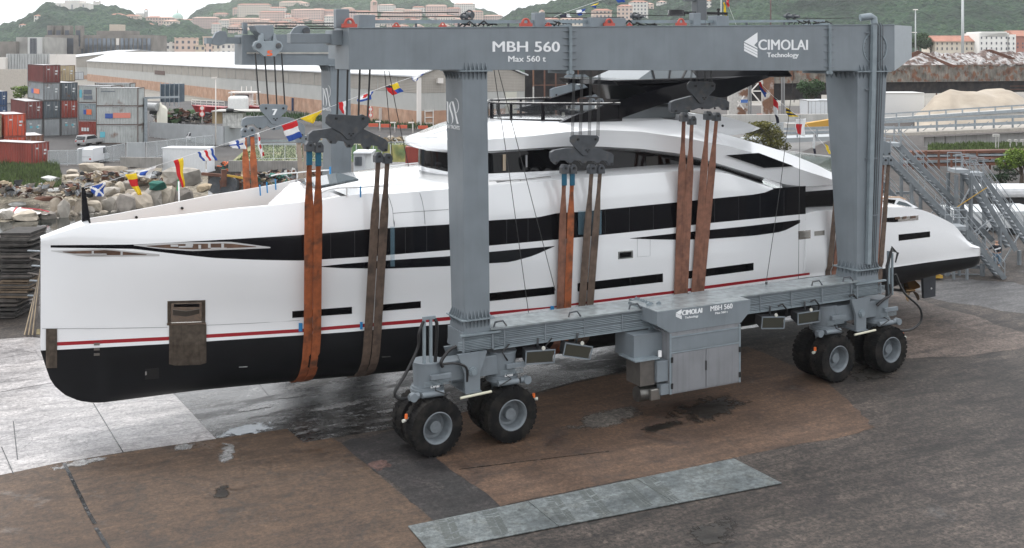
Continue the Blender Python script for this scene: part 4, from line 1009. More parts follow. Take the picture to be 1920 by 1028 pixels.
def tri_block(name, label, tri, spr, Y, m_, shackles, number=None, ncol=None, group='spreader blocks hanging from the boat hoist', wires=(), ztop=13.9):
    c = at(sum(x for x, _ in tri) / len(tri), sum(y for _, y in tri) / len(tri), Y=Y)
    t = thing(name, label, 'lifting block', c, group)
    pts = [at(x, y, Y=Y - .16) for x, y in tri]; MB().prism(pts, (0, .05, 0)).build('side_plate', m_, t, bevel=.012)
    pts = [at(x, y, Y=Y + .11) for x, y in tri]; MB().prism(pts, (0, .05, 0)).build('side_plate', m_, t, bevel=.012)
    yt = min(y for _, y in tri); xs_ = [x for x, y in tri if y < yt + 12]; xl, xr_ = min(xs_), max(xs_)
    for x in (xl + (xr_ - xl) * .2, xl + (xr_ - xl) * .8):
        p = at(x, yt + 8, Y=Y); MB().cyl(p + Vector((0, -.08, 0)), p + Vector((0, .08, 0)), .14, .14, 18).build('sheave', HGD, t)
        MB().cyl(p + Vector((0, -.20, 0)), p + Vector((0, -.165, 0)), .05, .05, 10).build('pin', HOSE, t)
    ya = max(y for _, y in tri); p = at(sum(x for x, y in tri if y > ya - 1) / max(1, len([1 for x, y in tri if y > ya - 1])), ya - 8, Y=Y)
    for dx, dz in ((0, 0), (-.07, .07), (.07, .07)): MB().cyl(p + Vector((dx, -.19, dz)), p + Vector((dx, -.165, dz)), .03, .03, 8).build('bolt', HOSE, t)
    if spr:
        pts = [at(x, y, Y=Y - .10) for x, y in spr]; MB().prism(pts, (0, .20, 0)).build('spreader_beam', m_, t, bevel=.012)
        xsp = [x for x, _ in spr]; n = 5
        for k in range(n):
            x = min(xsp) + 7 + (max(xsp) - min(xsp) - 14) * k / (n - 1); yb = max([y for q, y in spr if abs(q - x) < 30] or [max(y for q, y in spr)]) - 4
            pp = at(x, yb, Y=Y); MB().cyl(pp + Vector((0, -.13, 0)), pp + Vector((0, -.105, 0)), .05, .05, 10).build('eye', HOSE, t)
    for x, y in shackles:
        p = at(x, y, Y=Y)
        MB().prism([p + Vector((-.15, -.14, -.22)), p + Vector((.15, -.14, -.22)), p + Vector((.15, -.14, .02)), p + Vector((.07, -.14, .14)), p + Vector((-.07, -.14, .14)), p + Vector((-.15, -.14, .02))], (0, .28, 0)).build('shackle', m_, t, bevel=.012)
        MB().cyl(p + Vector((0, -.18, 0)), p + Vector((0, .18, 0)), .05, .05, 10).build('pin', HOSE, t)
    if number:
        s_, x0, x1, y0, y1, mm = number
        a_, b_ = at(x0, y1, Y=Y - .17), at(x1, y1, Y=Y - .17); h_ = at(x0, y0, Y=Y - .17).z - a_.z; a_.z = b_.z
        text('number', s_, a_, b_, h_, mm, t, Vector((0, -1, 0)), .05)
    for x0, y0, x1, y1, r in wires:
        MB().tube([at(x0, y0, Y=Y), at(x1, y1, Y=Y)], r, 6).build('hoist_rope', WIRE, t)
    return t
def hangs(tx, bx, y0, y1, r=.02, n=1, gap=2.2):
    o_ = []
    for (a_, b_) in zip(tx, bx):
        for k in range(n): o_.append((a_ + (k - (n-1)/2) * gap, y0, b_ + (k - (n-1)/2) * gap * 1.3, y1, r))
    return o_
tri_block('spreader_block', 'dark grey triangular lifting block over the two slings nearest the bow', 
  [(611,220),(616,214),(690,218),(694,222),(691,234),(672,250),(660,262),(651,262),(640,250),(617,237),(610,231)],
  [(577,272),(579,252),(587,245),(620,241),(680,241),(722,261),(728,267),(727,284),(718,285),(711,280),(711,275),(697,273),(692,281),(684,280),(679,270),(665,269),(660,277),(652,277),(647,266),(634,264),(630,270),(621,270),(614,260),(602,259),(596,268),(584,268)],
  BY, HGD, [(580,272),(597,274),(709,293),(726,295)], wires=hangs((634,652,675,694), (632,650,672,689), 122, 222, .035, 1))
tri_block('spreader_block', 'dark grey lifting block hanging before the wheelhouse roof, right of the near leg',
  [(1069,257),(1074,253),(1119,254),(1124,258),(1123,264),(1114,277),(1102,292),(1093,292),(1076,275),(1069,266)],
  [(1034,296),(1034,286),(1040,282),(1062,278),(1122,278),(1147,287),(1151,291),(1150,310),(1143,311),(1137,302),(1128,301),(1121,308),(1113,302),(1102,302),(1095,311),(1088,302),(1077,301),(1070,307),(1062,301),(1050,301),(1043,309),(1037,303)],
  BY, HGD, [(1058,315),(1073,315),(1109,315),(1125,315)], wires=hangs((1077,1092,1108,1124), (1073,1088,1105,1121), 122, 256, .012, 3, 1.7))
tri_block('spreader_block', 'dark grey lifting block hanging in front of the sundeck fins, near the rear leg',
  [(1289,158),(1293,153),(1337,154),(1342,158),(1341,168),(1331,178),(1320,194),(1312,194),(1297,176),(1289,167)],
  [(1258,206),(1259,192),(1264,189),(1298,180),(1334,180),(1361,186),(1368,192),(1367,207),(1358,207),(1352,200),(1340,201),(1330,205),(1318,204),(1310,203),(1300,207),(1286,205),(1276,209),(1264,212),(1259,210)],
  BY, HGD, [(1282,218),(1297,224),(1327,215),(1343,217)], wires=hangs((1298,1308,1322,1333), (1295,1306,1322,1334), 122, 158, .012, 2, 1.7))
tri_block('spreader_block', 'grey lifting block almost hidden behind the rear leg of the hoist',
  [(1590,235),(1640,235),(1640,245),(1622,268),(1610,268),(1590,245)],
  [(1568,290),(1568,270),(1580,262),(1650,262),(1669,268),(1671,290),(1660,292),(1650,282),(1585,282),(1575,290)],
  BY, HG, [(1572,300),(1582,300),(1656,300),(1666,300)], wires=hangs((1600,1630), (1600,1630), 122, 240, .03))
ftop = tri_block('spreader_block', 'grey far-side lifting block painted with a white 7, between the bow flags',
  [(486,198),(492,195),(535,196),(540,199),(538,207),(522,224),(519,233),(510,233),(505,226),(488,207)],
  [(453,236),(455,224),(462,220),(478,219),(500,217),(545,221),(566,231),(572,238),(572,256),(564,257),(556,243),(548,245),(541,239),(532,238),(524,243),(512,245),(507,240),(500,236),(493,242),(484,241),(476,233),(465,234),(459,240)],
  FY, HG, [(458,246),(471,244),(561,258),(572,260)], number=('7', 511, 519, 205, 216, LET), wires=hangs((478.5,496,514,528), (486,503,519,534), 100, 197, .035))
tri_block('spreader_block', 'grey far-side lifting block painted with a white 3, above the black sundeck fin',
  [(1058,144),(1063,140),(1098,140),(1104,144),(1103,152),(1094,163),(1090,172),(1080,172),(1074,160),(1060,150)],
  [(1034,182),(1034,168),(1040,165),(1072,158),(1100,158),(1130,168),(1136,182)],
  FY, HG, [(1045,190),(1060,190),(1110,190),(1125,190)], number=('3', 1081.5, 1088, 150, 159, LET), wires=hangs((1075,1092), (1072,1092), 120, 143, .03))
# near and far upper trolleys on the inner faces of the girders
for x in (655, 1097, 1316, 1612):
    X = at(x, 100, Y=BY).x; l_, h_ = gz(X)
    MB().box((X - .7, GY + 1.455, l_ + .35), (X + .7, BY + .2, l_ + .95)).build('trolley', HG, hoist)
for x in (1085, 1300): 
    X = at(x, 100, Y=FY).x; MB().box((X - .7, FY - .2, 13.3), (X + .7, 14.99, 13.9)).build('trolley', HG, hoist)
fp = [(475,87),(478,79),(486,76),(487,69),(490,63),(494,63),(495,77),(512,77),(513,63),(517,63),(519,76),(527,79),(531,87),(528,94),(516,106),(495,106),(486,98),(478,94)]
t5 = thing('upper_block', 'grey upper sheave block painted with an orange 5 on the far girder', 'lifting block', at(503, 92, Y=FY))
MB().prism([at(x, y, Y=FY - .12) for x, y in fp], (0, .3, 0)).build('side_plate', mat('hoist_grey_light', (0.25,0.29,0.315), .45, var=.1), t5, bevel=.02)
for x in (485, 522): p = at(x, 86, Y=FY - .13); MB().cyl(p, p + Vector((0, -.06, 0)), .12, .12, 14).build('pin', HGD, t5)
a_, b_ = at(501, 105, Y=FY - .12), at(510, 105, Y=FY - .12); b_.z = a_.z
text('number', '5', a_, b_, at(501, 95.5, Y=FY - .12).z - a_.z, mat('orange_number', (.80,.13,.03), .5), t5, Vector((0, -1, 0)), .05)
MB().prism([at(x, y, Y=FY - .05) for x, y in ((477,48),(513,47),(514,66),(500,77),(497,77),(487,64),(481,58))], (0, 1.1, 0)).build('trolley', HG, hoist, bevel=.02)
# outrigger arm at the bow end of the near girder, and its twin on the far one
p0, p1 = at(545, 80, Y=1.3), at(632, 80, Y=1.3)
MB().box((p0.x, 1.3, at(590,81.5,Y=1.3).z), (GX0 - .01, 1.75, at(590,63,Y=1.3).z)).build('outrigger_arm', HG, hoist, bevel=.02)
MB().box((GX0 - .35, 1.15, at(630,85,Y=1.3).z), (GX0 - .002, 1.9, at(630,57,Y=1.3).z)).build('arm_bracket', HG, hoist, bevel=.01)
MB().prism([at(x, y, Y=1.5) for x, y in ((543,80),(545,62),(552,52),(560,48),(574,48),(581,52),(582,63),(568,64),(566,80))], (0, .12, 0)).build('sheave_plate', HG, hoist, bevel=.01)
p = at(574, 58, Y=1.45); MB().cyl(p, p + Vector((0, -.06, 0)), .12, .12, 14).build('sheave', HGD, hoist)
MB().prism([at(x, y, Y=15.2) for x, y in ((398,83),(399,72),(405,61),(413,58),(424,59),(427,70),(424,82),(412,86))], (0, .3, 0)).build('sheave_plate', HG, hoist, bevel=.01)
MB().box((at(388,80,Y=15.2).x, 15.25, at(395,82,Y=15.2).z), (at(400,80,Y=15.2).x, 15.8, at(395,71,Y=15.2).z)).build('arm_end', HG2, hoist)
MB().box((at(424,80,Y=15.2).x, 15.25, at(440,82,Y=15.2).z), (GX0 - .01, 15.8, at(440,70,Y=15.2).z)).build('outrigger_arm', HG, hoist)
MB().box((at(455,70,Y=15.3).x, 15.2, 14.3), (at(463,70,Y=15.3).x, 15.5, at(460,42,Y=15.2).z)).build('sheave_bracket', HG, hoist)
MB().box((GX0 + .2, 14.93, 13.42), (at(640,90,Y=15).x, 14.999, 13.50)).build('girder_rail', mat('worn_rail', (.38,.37,.34), .4, var=.3), hoist)
for yy, x0, x1 in ((43.5,463,632),(49,515,632),(53.5,515,632),(55.5,426,455)):
    MB().tube([at(x0, yy, Y=15.3), at(x1, yy + .5, Y=15.3)], .03, 5).build('hoist_cable', WIRE, hoist)
# ---- slings
def sling(name, label, m_, top, bot, Y, col='near', w0=.20, w1=.33, blue=False, group='webbing slings under the yacht', z_end=None):
    """strap from the shackle (top px) to where it crosses picture point bot, then round the hull"""
    p0 = at(top[0], top[1], Y=Y); sg = 1 if Y < YC else -1
    Xb = at(bot[0], bot[1], Y=YC - sg * 4.0).x
    for _ in range(5):
        bb = hull_b(Xb, at(bot[0], bot[1], Y=YC - sg * 4.0).z); Xb = at(bot[0], bot[1], Y=YC - sg * (bb + .02)).x
    c = hull_col(Xb); prof = []
    for (b0, z0), (b1, z1) in zip(c, c[1:]):
        for k in range(4): prof.append((b0 + (b1 - b0) * k / 4, z0 + (z1 - z0) * k / 4))
    prof.append(c[-1]); dY0 = abs(YC - p0.y)
    best = min(range(len(prof)), key=lambda i: (dY0 - prof[i][0]) / (p0.z - prof[i][1]) if prof[i][1] < p0.z - 1.0 and prof[i][0] > 1.5 else 99)
    path = [(dY0, p0.z)]; bC, zC = prof[best]
    for k in range(1, 8): f_ = k / 8; path.append((dY0 + (bC + .03 - dY0) * f_, p0.z + (zC - p0.z) * f_))
    for b_, z_ in prof[best:]: path.append((b_ + .03, z_ - .03 * (b_ < 3)))
    pts = []
    zt, zb_ = p0.z, prof[best][1]
    zl = at(bot[0], bot[1], Y=YC - sg * 4.1).z
    for b_, z_ in path:
        f_ = min(1.25, (zt - z_) / (zt - zl)); pts.append(Vector((p0.x + (Xb - p0.x) * f_, YC - sg * b_, z_)))
    last = pts[-1]; 
    mb = MB(); rows = [[], [], [], []]
    for i, p in enumerate(pts):
        f_ = min(1.0, max(0, (p0.z - p.z - .9) / .9)); w_ = w0 + (w1 - w0) * f_
        d = (pts[min(i + 1, len(pts) - 1)] - pts[max(0, i - 1)]).normalized()
        nrm = Vector((1, 0, 0)).cross(d).normalized() * .015
        rows[0].append(p + Vector((-w_ / 2, 0, 0)) + nrm); rows[1].append(p + Vector((w_ / 2, 0, 0)) + nrm); rows[2].append(p + Vector((w_ / 2, 0, 0)) - nrm); rows[3].append(p + Vector((-w_ / 2, 0, 0)) - nrm)
    t = thing('lifting_sling', label, 'sling', p0, group)
    mb.grid(rows, smooth=False, closed=True); mb.build('strap', m_, t)
    if blue: MB().box(p0 + Vector((-w0/2 - .015, -.05, -.48)), p0 + Vector((w0/2 + .015, .05, .02))).build('sleeve', BLUES, t, bevel=.02)
    return t, pts
S = [('orange',(580,284),(572,590),BY,1,'orange sling nearest the bow with a blue sleeve at its top'),
 ('orange',(597,286),(588.5,590),BY,1,'second orange sling from the bow, right beside the first'),
 ('brown',(709,304),(687,590),BY,0,'left brown sling of the pair beside the near front leg'),
 ('brown',(726,306),(704,590),BY,0,'right brown sling of the pair beside the near front leg'),
 ('pink',(1058,325),(1047.5,570),BY,1,'left orange-brown sling with blue sleeve under the middle block'),
 ('orange',(1073,325),(1061.5,570),BY,1,'bright orange sling with blue sleeve under the middle block'),
 ('brown',(1109,325),(1089,570),BY,0,'left grey-brown sling under the middle block'),
 ('brown',(1125,325),(1104,570),BY,0,'right grey-brown sling under the middle block'),
 ('pink',(1282,228),(1269,545),BY,0,'faded red sling, first of the four before the rear leg'),
 ('pink',(1297,234),(1281,545),BY,0,'faded red sling, second of the four before the rear leg'),
 ('pink',(1327,225),(1301,545),BY,0,'faded red sling, third of the four before the rear leg'),
 ('pink',(1343,227),(1312,545),BY,0,'faded red sling, fourth of the four before the rear leg'),
 ('brown',(1574,308),(1552.5,505),BY,0,'brown sling just left of the rear leg, outer one'),
 ('pink',(1584,308),(1563.5,505),BY,0,'faded red sling just left of the rear leg, touching it'),
 ('pink',(1655,306),(1641,495),BY,0,'narrow reddish sling right of the rear leg, against the leg'),
 ('brown',(1666,306),(1650,495),BY,0,'brown sling right of the rear leg, against the white stern')]
SP = []
for col_, tp_, bt_, Y_, bl_, lb_ in S:
    SP.append(sling('lifting_sling', lb_, STO[col_], tp_, bt_, Y_, blue=bool(bl_), w0=.17 if tp_[0] < 1500 else .2, w1=.32 if tp_[0] < 1200 else .37 if tp_[0] < 1500 else .28))
def fsling(label, m_, px, y0, wx):
    p0 = at(px, y0, Y=FY); t = thing('lifting_sling', label, 'sling', p0, 'webbing slings under the yacht'); mb = MB()
    pe = Vector((p0.x, FY - .55, 7.2))
    c_ = [q for q in hull_col(p0.x) if q[1] < 5.5]
    path = [p0, p0 + (pe - p0) * .25, p0 + (pe - p0) * .4, pe] + [Vector((p0.x, YC + b_ + .03, z_)) for b_, z_ in c_]
    rows = [[], []]
    for i, p in enumerate(path): w_ = .17 if i == 0 else .19 if i == 1 else wx; rows[0].append(p + Vector((-w_/2, 0, 0))); rows[1].append(p + Vector((w_/2, 0, 0)))
    mb.grid(rows, smooth=False); o = mb.build('strap', m_, t); sol = o.modifiers.new('thick', 'SOLIDIFY'); sol.thickness = .03
    MB().box(p0 + Vector((-.1, -.05, -.5)), p0 + Vector((.1, .05, .02))).build('sleeve', BLUES if wx > .28 else m_, t, bevel=.02)
fsling('far-side orange sling under the block marked 7, left one', STO['orange'], 458, 254, .29)
fsling('far-side orange sling under the block marked 7, right one', STO['orange'], 472.5, 252, .29)
fsling('far-side pale sling hanging behind the Dutch-coloured flag', mat('sling_pale', (.30,.24,.19), .85, var=.2), 560, 268, .24)
fsling('far-side pale sling just left of the near orange slings', MATS['sling_pale'], 571, 270, .24)
# protective film and tape where the slings touch the hull
def film(px0, px1, y0, y1, label):
    t_, b_ = rect((px0, y0), (px1, y0), (px0 - 3, y1), (px1 + 2, y1)); patch('protective_film', t_, b_, FILMM, 3, .05, th=.01)
film(1084, 1128, 395, 440, ''); film(732, 740, 425, 500, '')
for a_ in ((560,567,606,622),(592,601,606,622),(675,680,604,618),(709,714,603,616),(1032,1039,574,582),(1066,1070,571,579)):
    patch('tape', [(a_[0], a_[2]), (a_[1], a_[2])], [(a_[0], a_[3]), (a_[1], a_[3])], TAPE, 2, .06, th=.01)
# slender cords hanging from the girder
def cord(label, pts, Y, r=.014):
    ps = [at(x, y, Y=Y) for x, y in pts]; t = MB().tube(ps, r, 5).build('hanging_cord', WIRE); tag(t, label, 'cord', 'thin cords hanging from the near girder')
cord('thin black cord crossing the yacht just right of the near front leg, left of two', [(926,130),(957,340),(991,587)], 2.1)
cord('thin black cord slanting over the wheelhouse roof, right of two', [(934,130),(989,344),(1041,545)], 2.1)
cord('thin black cord crossing the warehouse behind the first block, left of two', [(721,133),(731,240),(736,300)], 2.1)
cord('thin black cord crossing the warehouse behind the first block, right of two', [(729,133),(744,210),(766,312)], 2.1)
cord('thin black cord slanting across the aft saloon of the yacht', [(1489,133),(1464,344),(1437,527)], 2.1)
cord('thin black cord hanging straight down over the aft saloon', [(1500,215),(1499,340),(1497,528)], 2.1, .010)
# ---- signal flags
FC = dict(r=(.55,.015,.02), w=(.78,.78,.78), b=(.02,.07,.33), y=(.78,.55,.02), k=(.02,.02,.04), g=(.02,.22,.08), s=(.03,.2,.5))
FM = {k: mat('flag_' + n, c_, .8) for (k, c_), n in zip(FC.items(), ('red','white','blue','yellow','navy','green','sky_blue'))}
keys = list(FC)
def flag(label, quad, fun, Y=8.0, n=12):      # quad: top-left, top-right, bottom-right, bottom-left in the picture
    P4 = [at(x, y, Y=Y) for x, y in quad]; mb = MB(); v = []; 
    for j in range(n + 1):
        for i in range(n + 1):
            u, w_ = i / n, j / n
            p = (P4[0] * (1 - u) + P4[1] * u) * (1 - w_) + (P4[3] * (1 - u) + P4[2] * u) * w_
            p.y += .05 * math.sin(u * 7 + w_ * 3); p.x += .02 * math.sin(w_ * 9)
            v.append(p)
    mb.v = v
    for j in range(n):
        for i in range(n):
            mb.f.append([j*(n+1)+i, j*(n+1)+i+1, (j+1)*(n+1)+i+1, (j+1)*(n+1)+i]); mb.m.append(keys.index(fun((i + .5) / n, (j + .5) / n))); mb.sm.append(True)
    o = mb.build('signal_flag', [FM[k] for k in keys]); so_ = o.modifiers.new('cloth', 'SOLIDIFY'); so_.thickness = .008
    tag(o, label, 'flag', 'signal flags strung over the yacht')
    return o
flag('blue flag with a white diagonal cross beside the bow mast', [(167,352),(198,342),(193,369),(178,368)], lambda u, v: 'w' if abs(u - v) < .15 or abs(u + v - 1) < .15 else 'b')
flag('yellow pennant with a red middle over the stone bank', [(234,328),(255,325),(265,366),(258,366)], lambda u, v: 'y' if v < .25 or v > .62 else 'r')
flag('white flag with a small blue square, blowing right over the stones', [(257,324),(293,312),(280,335),(258,331)], lambda u, v: 'b' if .15 < u < .55 and .15 < v < .75 else 'w')
flag('half red, half yellow pennant before the white container', [(325,302),(343,296),(346,351),(341,352)], lambda u, v: 'r' if u < .5 else 'y')
flag('blue, white, red, white and blue striped flag on the white container', [(370,286),(398,278),(407,301),(380,302)], lambda u, v: 'b' if u < .2 or u > .8 else 'r' if .4 < u < .6 else 'w')
flag('white flag with a blue cross beside the block marked 7', [(428,268),(459,259),(461,280),(435,278)], lambda u, v: 'b' if .45 < u < .62 or (.4 < v < .58 and u < .95) else 'w')
flag('narrow white and red streamer hanging under the block marked 7', [(481,250),(485,249),(495,292),(489,296)], lambda u, v: 'r' if u > .35 and (v * 3) % 1 > .4 else 'w')
flag('red, white and blue striped flag hanging under the block marked 7', [(528,236),(556,226),(566,257),(541,266)], lambda u, v: 'r' if v < .36 else 'w' if v < .66 else 'b')
flag('plain yellow triangular pennant right of the red, white and blue flag', [(563,223),(604,207),(586,232),(584,231)], lambda u, v: 'y')
flag('half red, half white flag against the forward block', [(634,193),(650,189),(648,216),(641,212)], lambda u, v: 'r' if u < .5 else 'w')
flag('blue, white and red flag against the far leg', [(672,183),(700,171),(695,187),(670,192)], lambda u, v: 'b' if v > .7 or u > .8 or u < .1 else 'r' if .3 < u < .6 and v < .5 else 'w')
flag('flag quartered in red, black, yellow and blue before the warehouse', [(722,163),(745,155),(756,172),(735,179)], lambda u, v: ('k' if v < u * .6 + .1 else 'r') if u < .45 else ('y' if v < .55 else 'b'))
flag('small white and dark blue pennant close under the girder', [(771,146),(795,138),(780,152),(777,153)], lambda u, v: 'b' if u < .1 or u > .75 else 'w')
flag('navy and white flag flying above the girder, left of the group', [(1050,28),(1068,25),(1071,33),(1051,33)], lambda u, v: 'k' if u < .55 else 'w', Y=YC)
flag('blue and white chequered flag above the girder', [(1080,20),(1098,16),(1097,26),(1085,30)], lambda u, v: 'b' if (u < .5) ^ (v < .5) else 'w', Y=YC)
flag('blue and yellow pennant above the girder at the hillside', [(1108,11),(1123,5),(1116,16),(1111,13)], lambda u, v: 'y' if v < .35 else 'b', Y=YC)
flag('blue flag at the top edge left of the mast', [(1156,-3),(1172,-6),(1171,4),(1158,5)], lambda u, v: 'b', Y=YC)
flag('yellow and dark blue streamer right of the yacht mast', [(1357,5),(1359,5),(1366,38),(1361,40)], lambda u, v: 'y' if u < .5 else 'k', Y=YC)
flag('red streamer at the top edge right of the mast', [(1363,-4),(1367,-4),(1367,12),(1364,14)], lambda u, v: 'r', Y=YC)
flag('red and blue streamer hanging from the black fin tip', [(1421,153),(1426,154),(1437,176),(1434,183)], lambda u, v: 'r' if v < .2 + u * .7 else 'b', Y=YC)
flag('long red, white and dark blue streamer against the burnt shed', [(1449,181),(1460,196),(1460,231),(1456,232)], lambda u, v: 'r' if v < .33 else 'w' if v < .7 else 'k', Y=YC)
flag('yellow and dark blue striped pennant over the aft deck', [(1473,201),(1480,206),(1497,219),(1478,219)], lambda u, v: 'y' if (v * 2.5) % 1 < .5 else 'k', Y=YC)
flag('white flag with a red panel over the aft balustrade', [(1492,224),(1512,222),(1508,256),(1493,250)], lambda u, v: 'r' if .1 < u < .6 and v > .35 else 'w', Y=YC)
flag('narrow black and white streamer over the aft deck rail', [(1525,252),(1530,253),(1529,292),(1526,292)], lambda u, v: 'w' if u < .5 and v < .7 else 'k', Y=YC)
flag('small yellow pennant beside the rear leg', [(1547,270),(1551,273),(1559,287),(1554,289)], lambda u, v: 'y', Y=YC)
lp = [(158,353),(200,341),(250,325),(330,299),(400,277),(461,257),(527,235),(560,223),(605,206),(650,189),(700,170),(745,154),(796,137),(850,113),(1050,27),(1300,-60)]
ln = MB().tube([at(x, y, Y=8.0 + .4 * (i / 15)) for i, (x, y) in enumerate(lp)], .007, 5).build('flag_line', FM['w']); tag(ln, 'thin white line carrying the flags from bow mast to mast head', 'line')
ln = MB().tube([at(x, y, Y=YC) for x, y in [(1330,-60),(1362,0),(1421,152),(1449,180),(1473,200),(1500,221),(1527,250),(1560,290),(1600,330)]], .007, 5).build('flag_line', FM['w']); tag(ln, 'thin line carrying the flags down to the aft deck', 'line')
st = at(336, 378, Y=YC + 2.5)
t = thing('flag_stick', 'small green flag on a white stick behind the bow bulwark', 'flag stick', st)
MB().cyl(st + Vector((0, 0, -.4)), at(335, 340, Y=YC + 2.5), .03, .03, 8).build('stick', FM['w'], t)
MB().prism([at(335,327,Y=YC+2.5), at(331,356,Y=YC+2.5), at(337,362,Y=YC+2.5)], (0, .01, 0)).build('flag', FM['g'], t)
# ================================================================ GROUND, BASIN, SKY-SIDE SETTING
def gmat(name, c1, c2, c3, r0=.75, wet=0.0, wetlo=.45, wethi=.6, crack=0.0, s1=.12, s2=.7, stretch=(1, 1, 1), grain=.35, bump=.25, rot=0.0):
    """worn concrete / asphalt: two patchy tones, a third tone (stains; painted glints on the dark wet concrete), fine grain, cracks, wet (smooth, darker) patches"""
    m = bpy.data.materials.new(name); m.use_nodes = True; t = m.node_tree; N, L = t.nodes, t.links; b = N['Principled BSDF']
    g = N.new('ShaderNodeNewGeometry'); mp = N.new('ShaderNodeMapping'); mp.inputs['Scale'].default_value = stretch; mp.inputs['Rotation'].default_value = (0, 0, rot); L.new(g.outputs['Position'], mp.inputs[0])
    def no(sc, det=6, rough=.6, src=None, dist=0.0):
        n = N.new('ShaderNodeTexNoise'); n.inputs['Scale'].default_value = sc; n.inputs['Detail'].default_value = det; n.inputs['Roughness'].default_value = rough; n.inputs['Distortion'].default_value = dist; L.new(src or mp.outputs[0], n.inputs['Vector']); return n.outputs[0]
    def rg(src, lo, hi, a=0.0, z=1.0):
        r = N.new('ShaderNodeMapRange'); r.inputs[1].default_value = lo; r.inputs[2].default_value = hi; r.inputs[3].default_value = a; r.inputs[4].default_value = z; L.new(src, r.inputs[0]); return r.outputs[0]
    def mx(f, a, c, typ='MIX'):
        x = N.new('ShaderNodeMix'); x.data_type = 'RGBA'; x.blend_type = typ
        for k, v in ((0, f), (6, a), (7, c)):
            if isinstance(v, (int, float)): x.inputs[k].default_value = v
            elif isinstance(v, tuple): x.inputs[k].default_value = (*v, 1)
            else: L.new(v, x.inputs[k])
        return x.outputs[2]
    cur = mx(rg(no(s1, 7, .65), .38, .62), c1, c2)
    cur = mx(rg(no(s2, 8, .7, None, .6), .52, .72), cur, c3)
    fine = rg(no(7, 8, .85, g.outputs['Position']), .41, .59, 1 - grain, 1 + grain * .7)
    fine2 = rg(no(2.3, 9, .85, g.outputs['Position'], 1.0), .40, .60, 1 - grain * .6, 1 + grain * .5)
    m3 = N.new('ShaderNodeMapping'); m3.inputs['Scale'].default_value = (.3, 1.5, 1); m3.inputs['Rotation'].default_value = (0, 0, -.12); L.new(g.outputs['Position'], m3.inputs[0])
    fine3 = rg(no(1.4, 7, .7, m3.outputs[0]), .36, .64, 1 - grain * .7, 1 + grain * .5)
    for f_ in (fine, fine2, fine3):
        cb = N.new('ShaderNodeCombineColor')
        for k in range(3): L.new(f_, cb.inputs[k])
        cur = mx(1.0, cur, cb.outputs[0], 'MULTIPLY')
    if crack:
        for sc_, wd in ((.16, .010), (.5, .012)):
            dn = N.new('ShaderNodeTexNoise'); dn.inputs['Scale'].default_value = 1.2; dn.inputs['Detail'].default_value = 4; L.new(g.outputs['Position'], dn.inputs['Vector'])
            ad = N.new('ShaderNodeVectorMath'); ad.operation = 'MULTIPLY_ADD'; ad.inputs[1].default_value = (.9, .9, .9); L.new(dn.outputs[1], ad.inputs[0]); L.new(g.outputs['Position'], ad.inputs[2])
            vo = N.new('ShaderNodeTexVoronoi'); vo.feature = 'DISTANCE_TO_EDGE'; vo.inputs['Scale'].default_value = sc_; L.new(ad.outputs[0], vo.inputs['Vector'])
            msk = rg(no(.22, 3, .5, g.outputs['Position']), .5, .56)
            f1 = rg(vo.outputs[0], wd * .3, wd, crack, 0)
            mu = N.new('ShaderNodeMath'); mu.operation = 'MULTIPLY'; L.new(f1, mu.inputs[0]); L.new(msk if sc_ > .3 else rg(no(.1, 2), .3, .31), mu.inputs[1])
            cur = mx(mu.outputs[0], cur, (.02, .018, .016))
    if wet:
        wn = rg(no(.35, 7, .72, None, .4), wetlo, wethi)
        cur = mx(wn, cur, mx(1.0, cur, (1 - .45 * wet,) * 3, 'MULTIPLY'))
        rr = rg(wn, 0, 1, r0, .08 + (1 - wet) * .3); L.new(rr, b.inputs['Roughness'])
        b.inputs['Specular IOR Level'].default_value = .5
    else: b.inputs['Roughness'].default_value = r0
    bp = N.new('ShaderNodeBump'); bp.inputs['Strength'].default_value = bump; bp.inputs['Distance'].default_value = .02
    L.new(no(6, 8, .8, g.outputs['Position']), bp.inputs['Height']); L.new(bp.outputs[0], b.inputs['Normal'])
    L.new(cur, b.inputs['Base Color']); MATS[name] = m; return m
G_MAIN = gmat('worn_grey_concrete', (0.038,0.029,0.023), (0.059,0.046,0.038), (0.028,0.020,0.018), .7, wet=.4, wetlo=.62, wethi=.75, crack=.35, s1=.1, s2=.45, grain=0.90)
G_BROWN = gmat('brown_concrete', (0.059,0.034,0.019), (0.082,0.050,0.030), (0.032,0.019,0.013), .72, wet=.55, wetlo=.56, wethi=.7, crack=.35, s1=.14, s2=.6, grain=0.48)
G_TAN = gmat('tan_concrete', (0.073,0.040,0.022), (0.097,0.056,0.034), (0.036,0.022,0.017), .72, wet=.55, wetlo=.6, wethi=.75, crack=.3, s1=.1, s2=.35, grain=0.45)
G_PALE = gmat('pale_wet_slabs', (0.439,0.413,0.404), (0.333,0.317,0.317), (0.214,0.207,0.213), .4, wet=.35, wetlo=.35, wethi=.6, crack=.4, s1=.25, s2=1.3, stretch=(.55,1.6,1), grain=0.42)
G_WET = gmat('dark_wet_concrete', (0.045,0.043,0.042), (0.100,0.095,0.090), (0.420,0.420,0.420), .45, wet=1.0, wetlo=.42, wethi=.54, crack=.4, s1=.35, s2=2.4, stretch=(.6,1.5,1), grain=0.90, bump=.55)  # third tone: glints of the wet surface painted as light flecks
G_DARK = gmat('dark_asphalt', (0.016,0.015,0.015), (0.028,0.023,0.023), (0.048,0.041,0.037), .7, s1=.5, s2=1.2, grain=0.75)
G_PINK = gmat('pinkish_concrete', (0.115,0.086,0.070), (0.148,0.112,0.092), (0.070,0.053,0.044), .7, wet=.3, wetlo=.6, wethi=.75, crack=.35, s1=.2, s2=.6, grain=0.60)
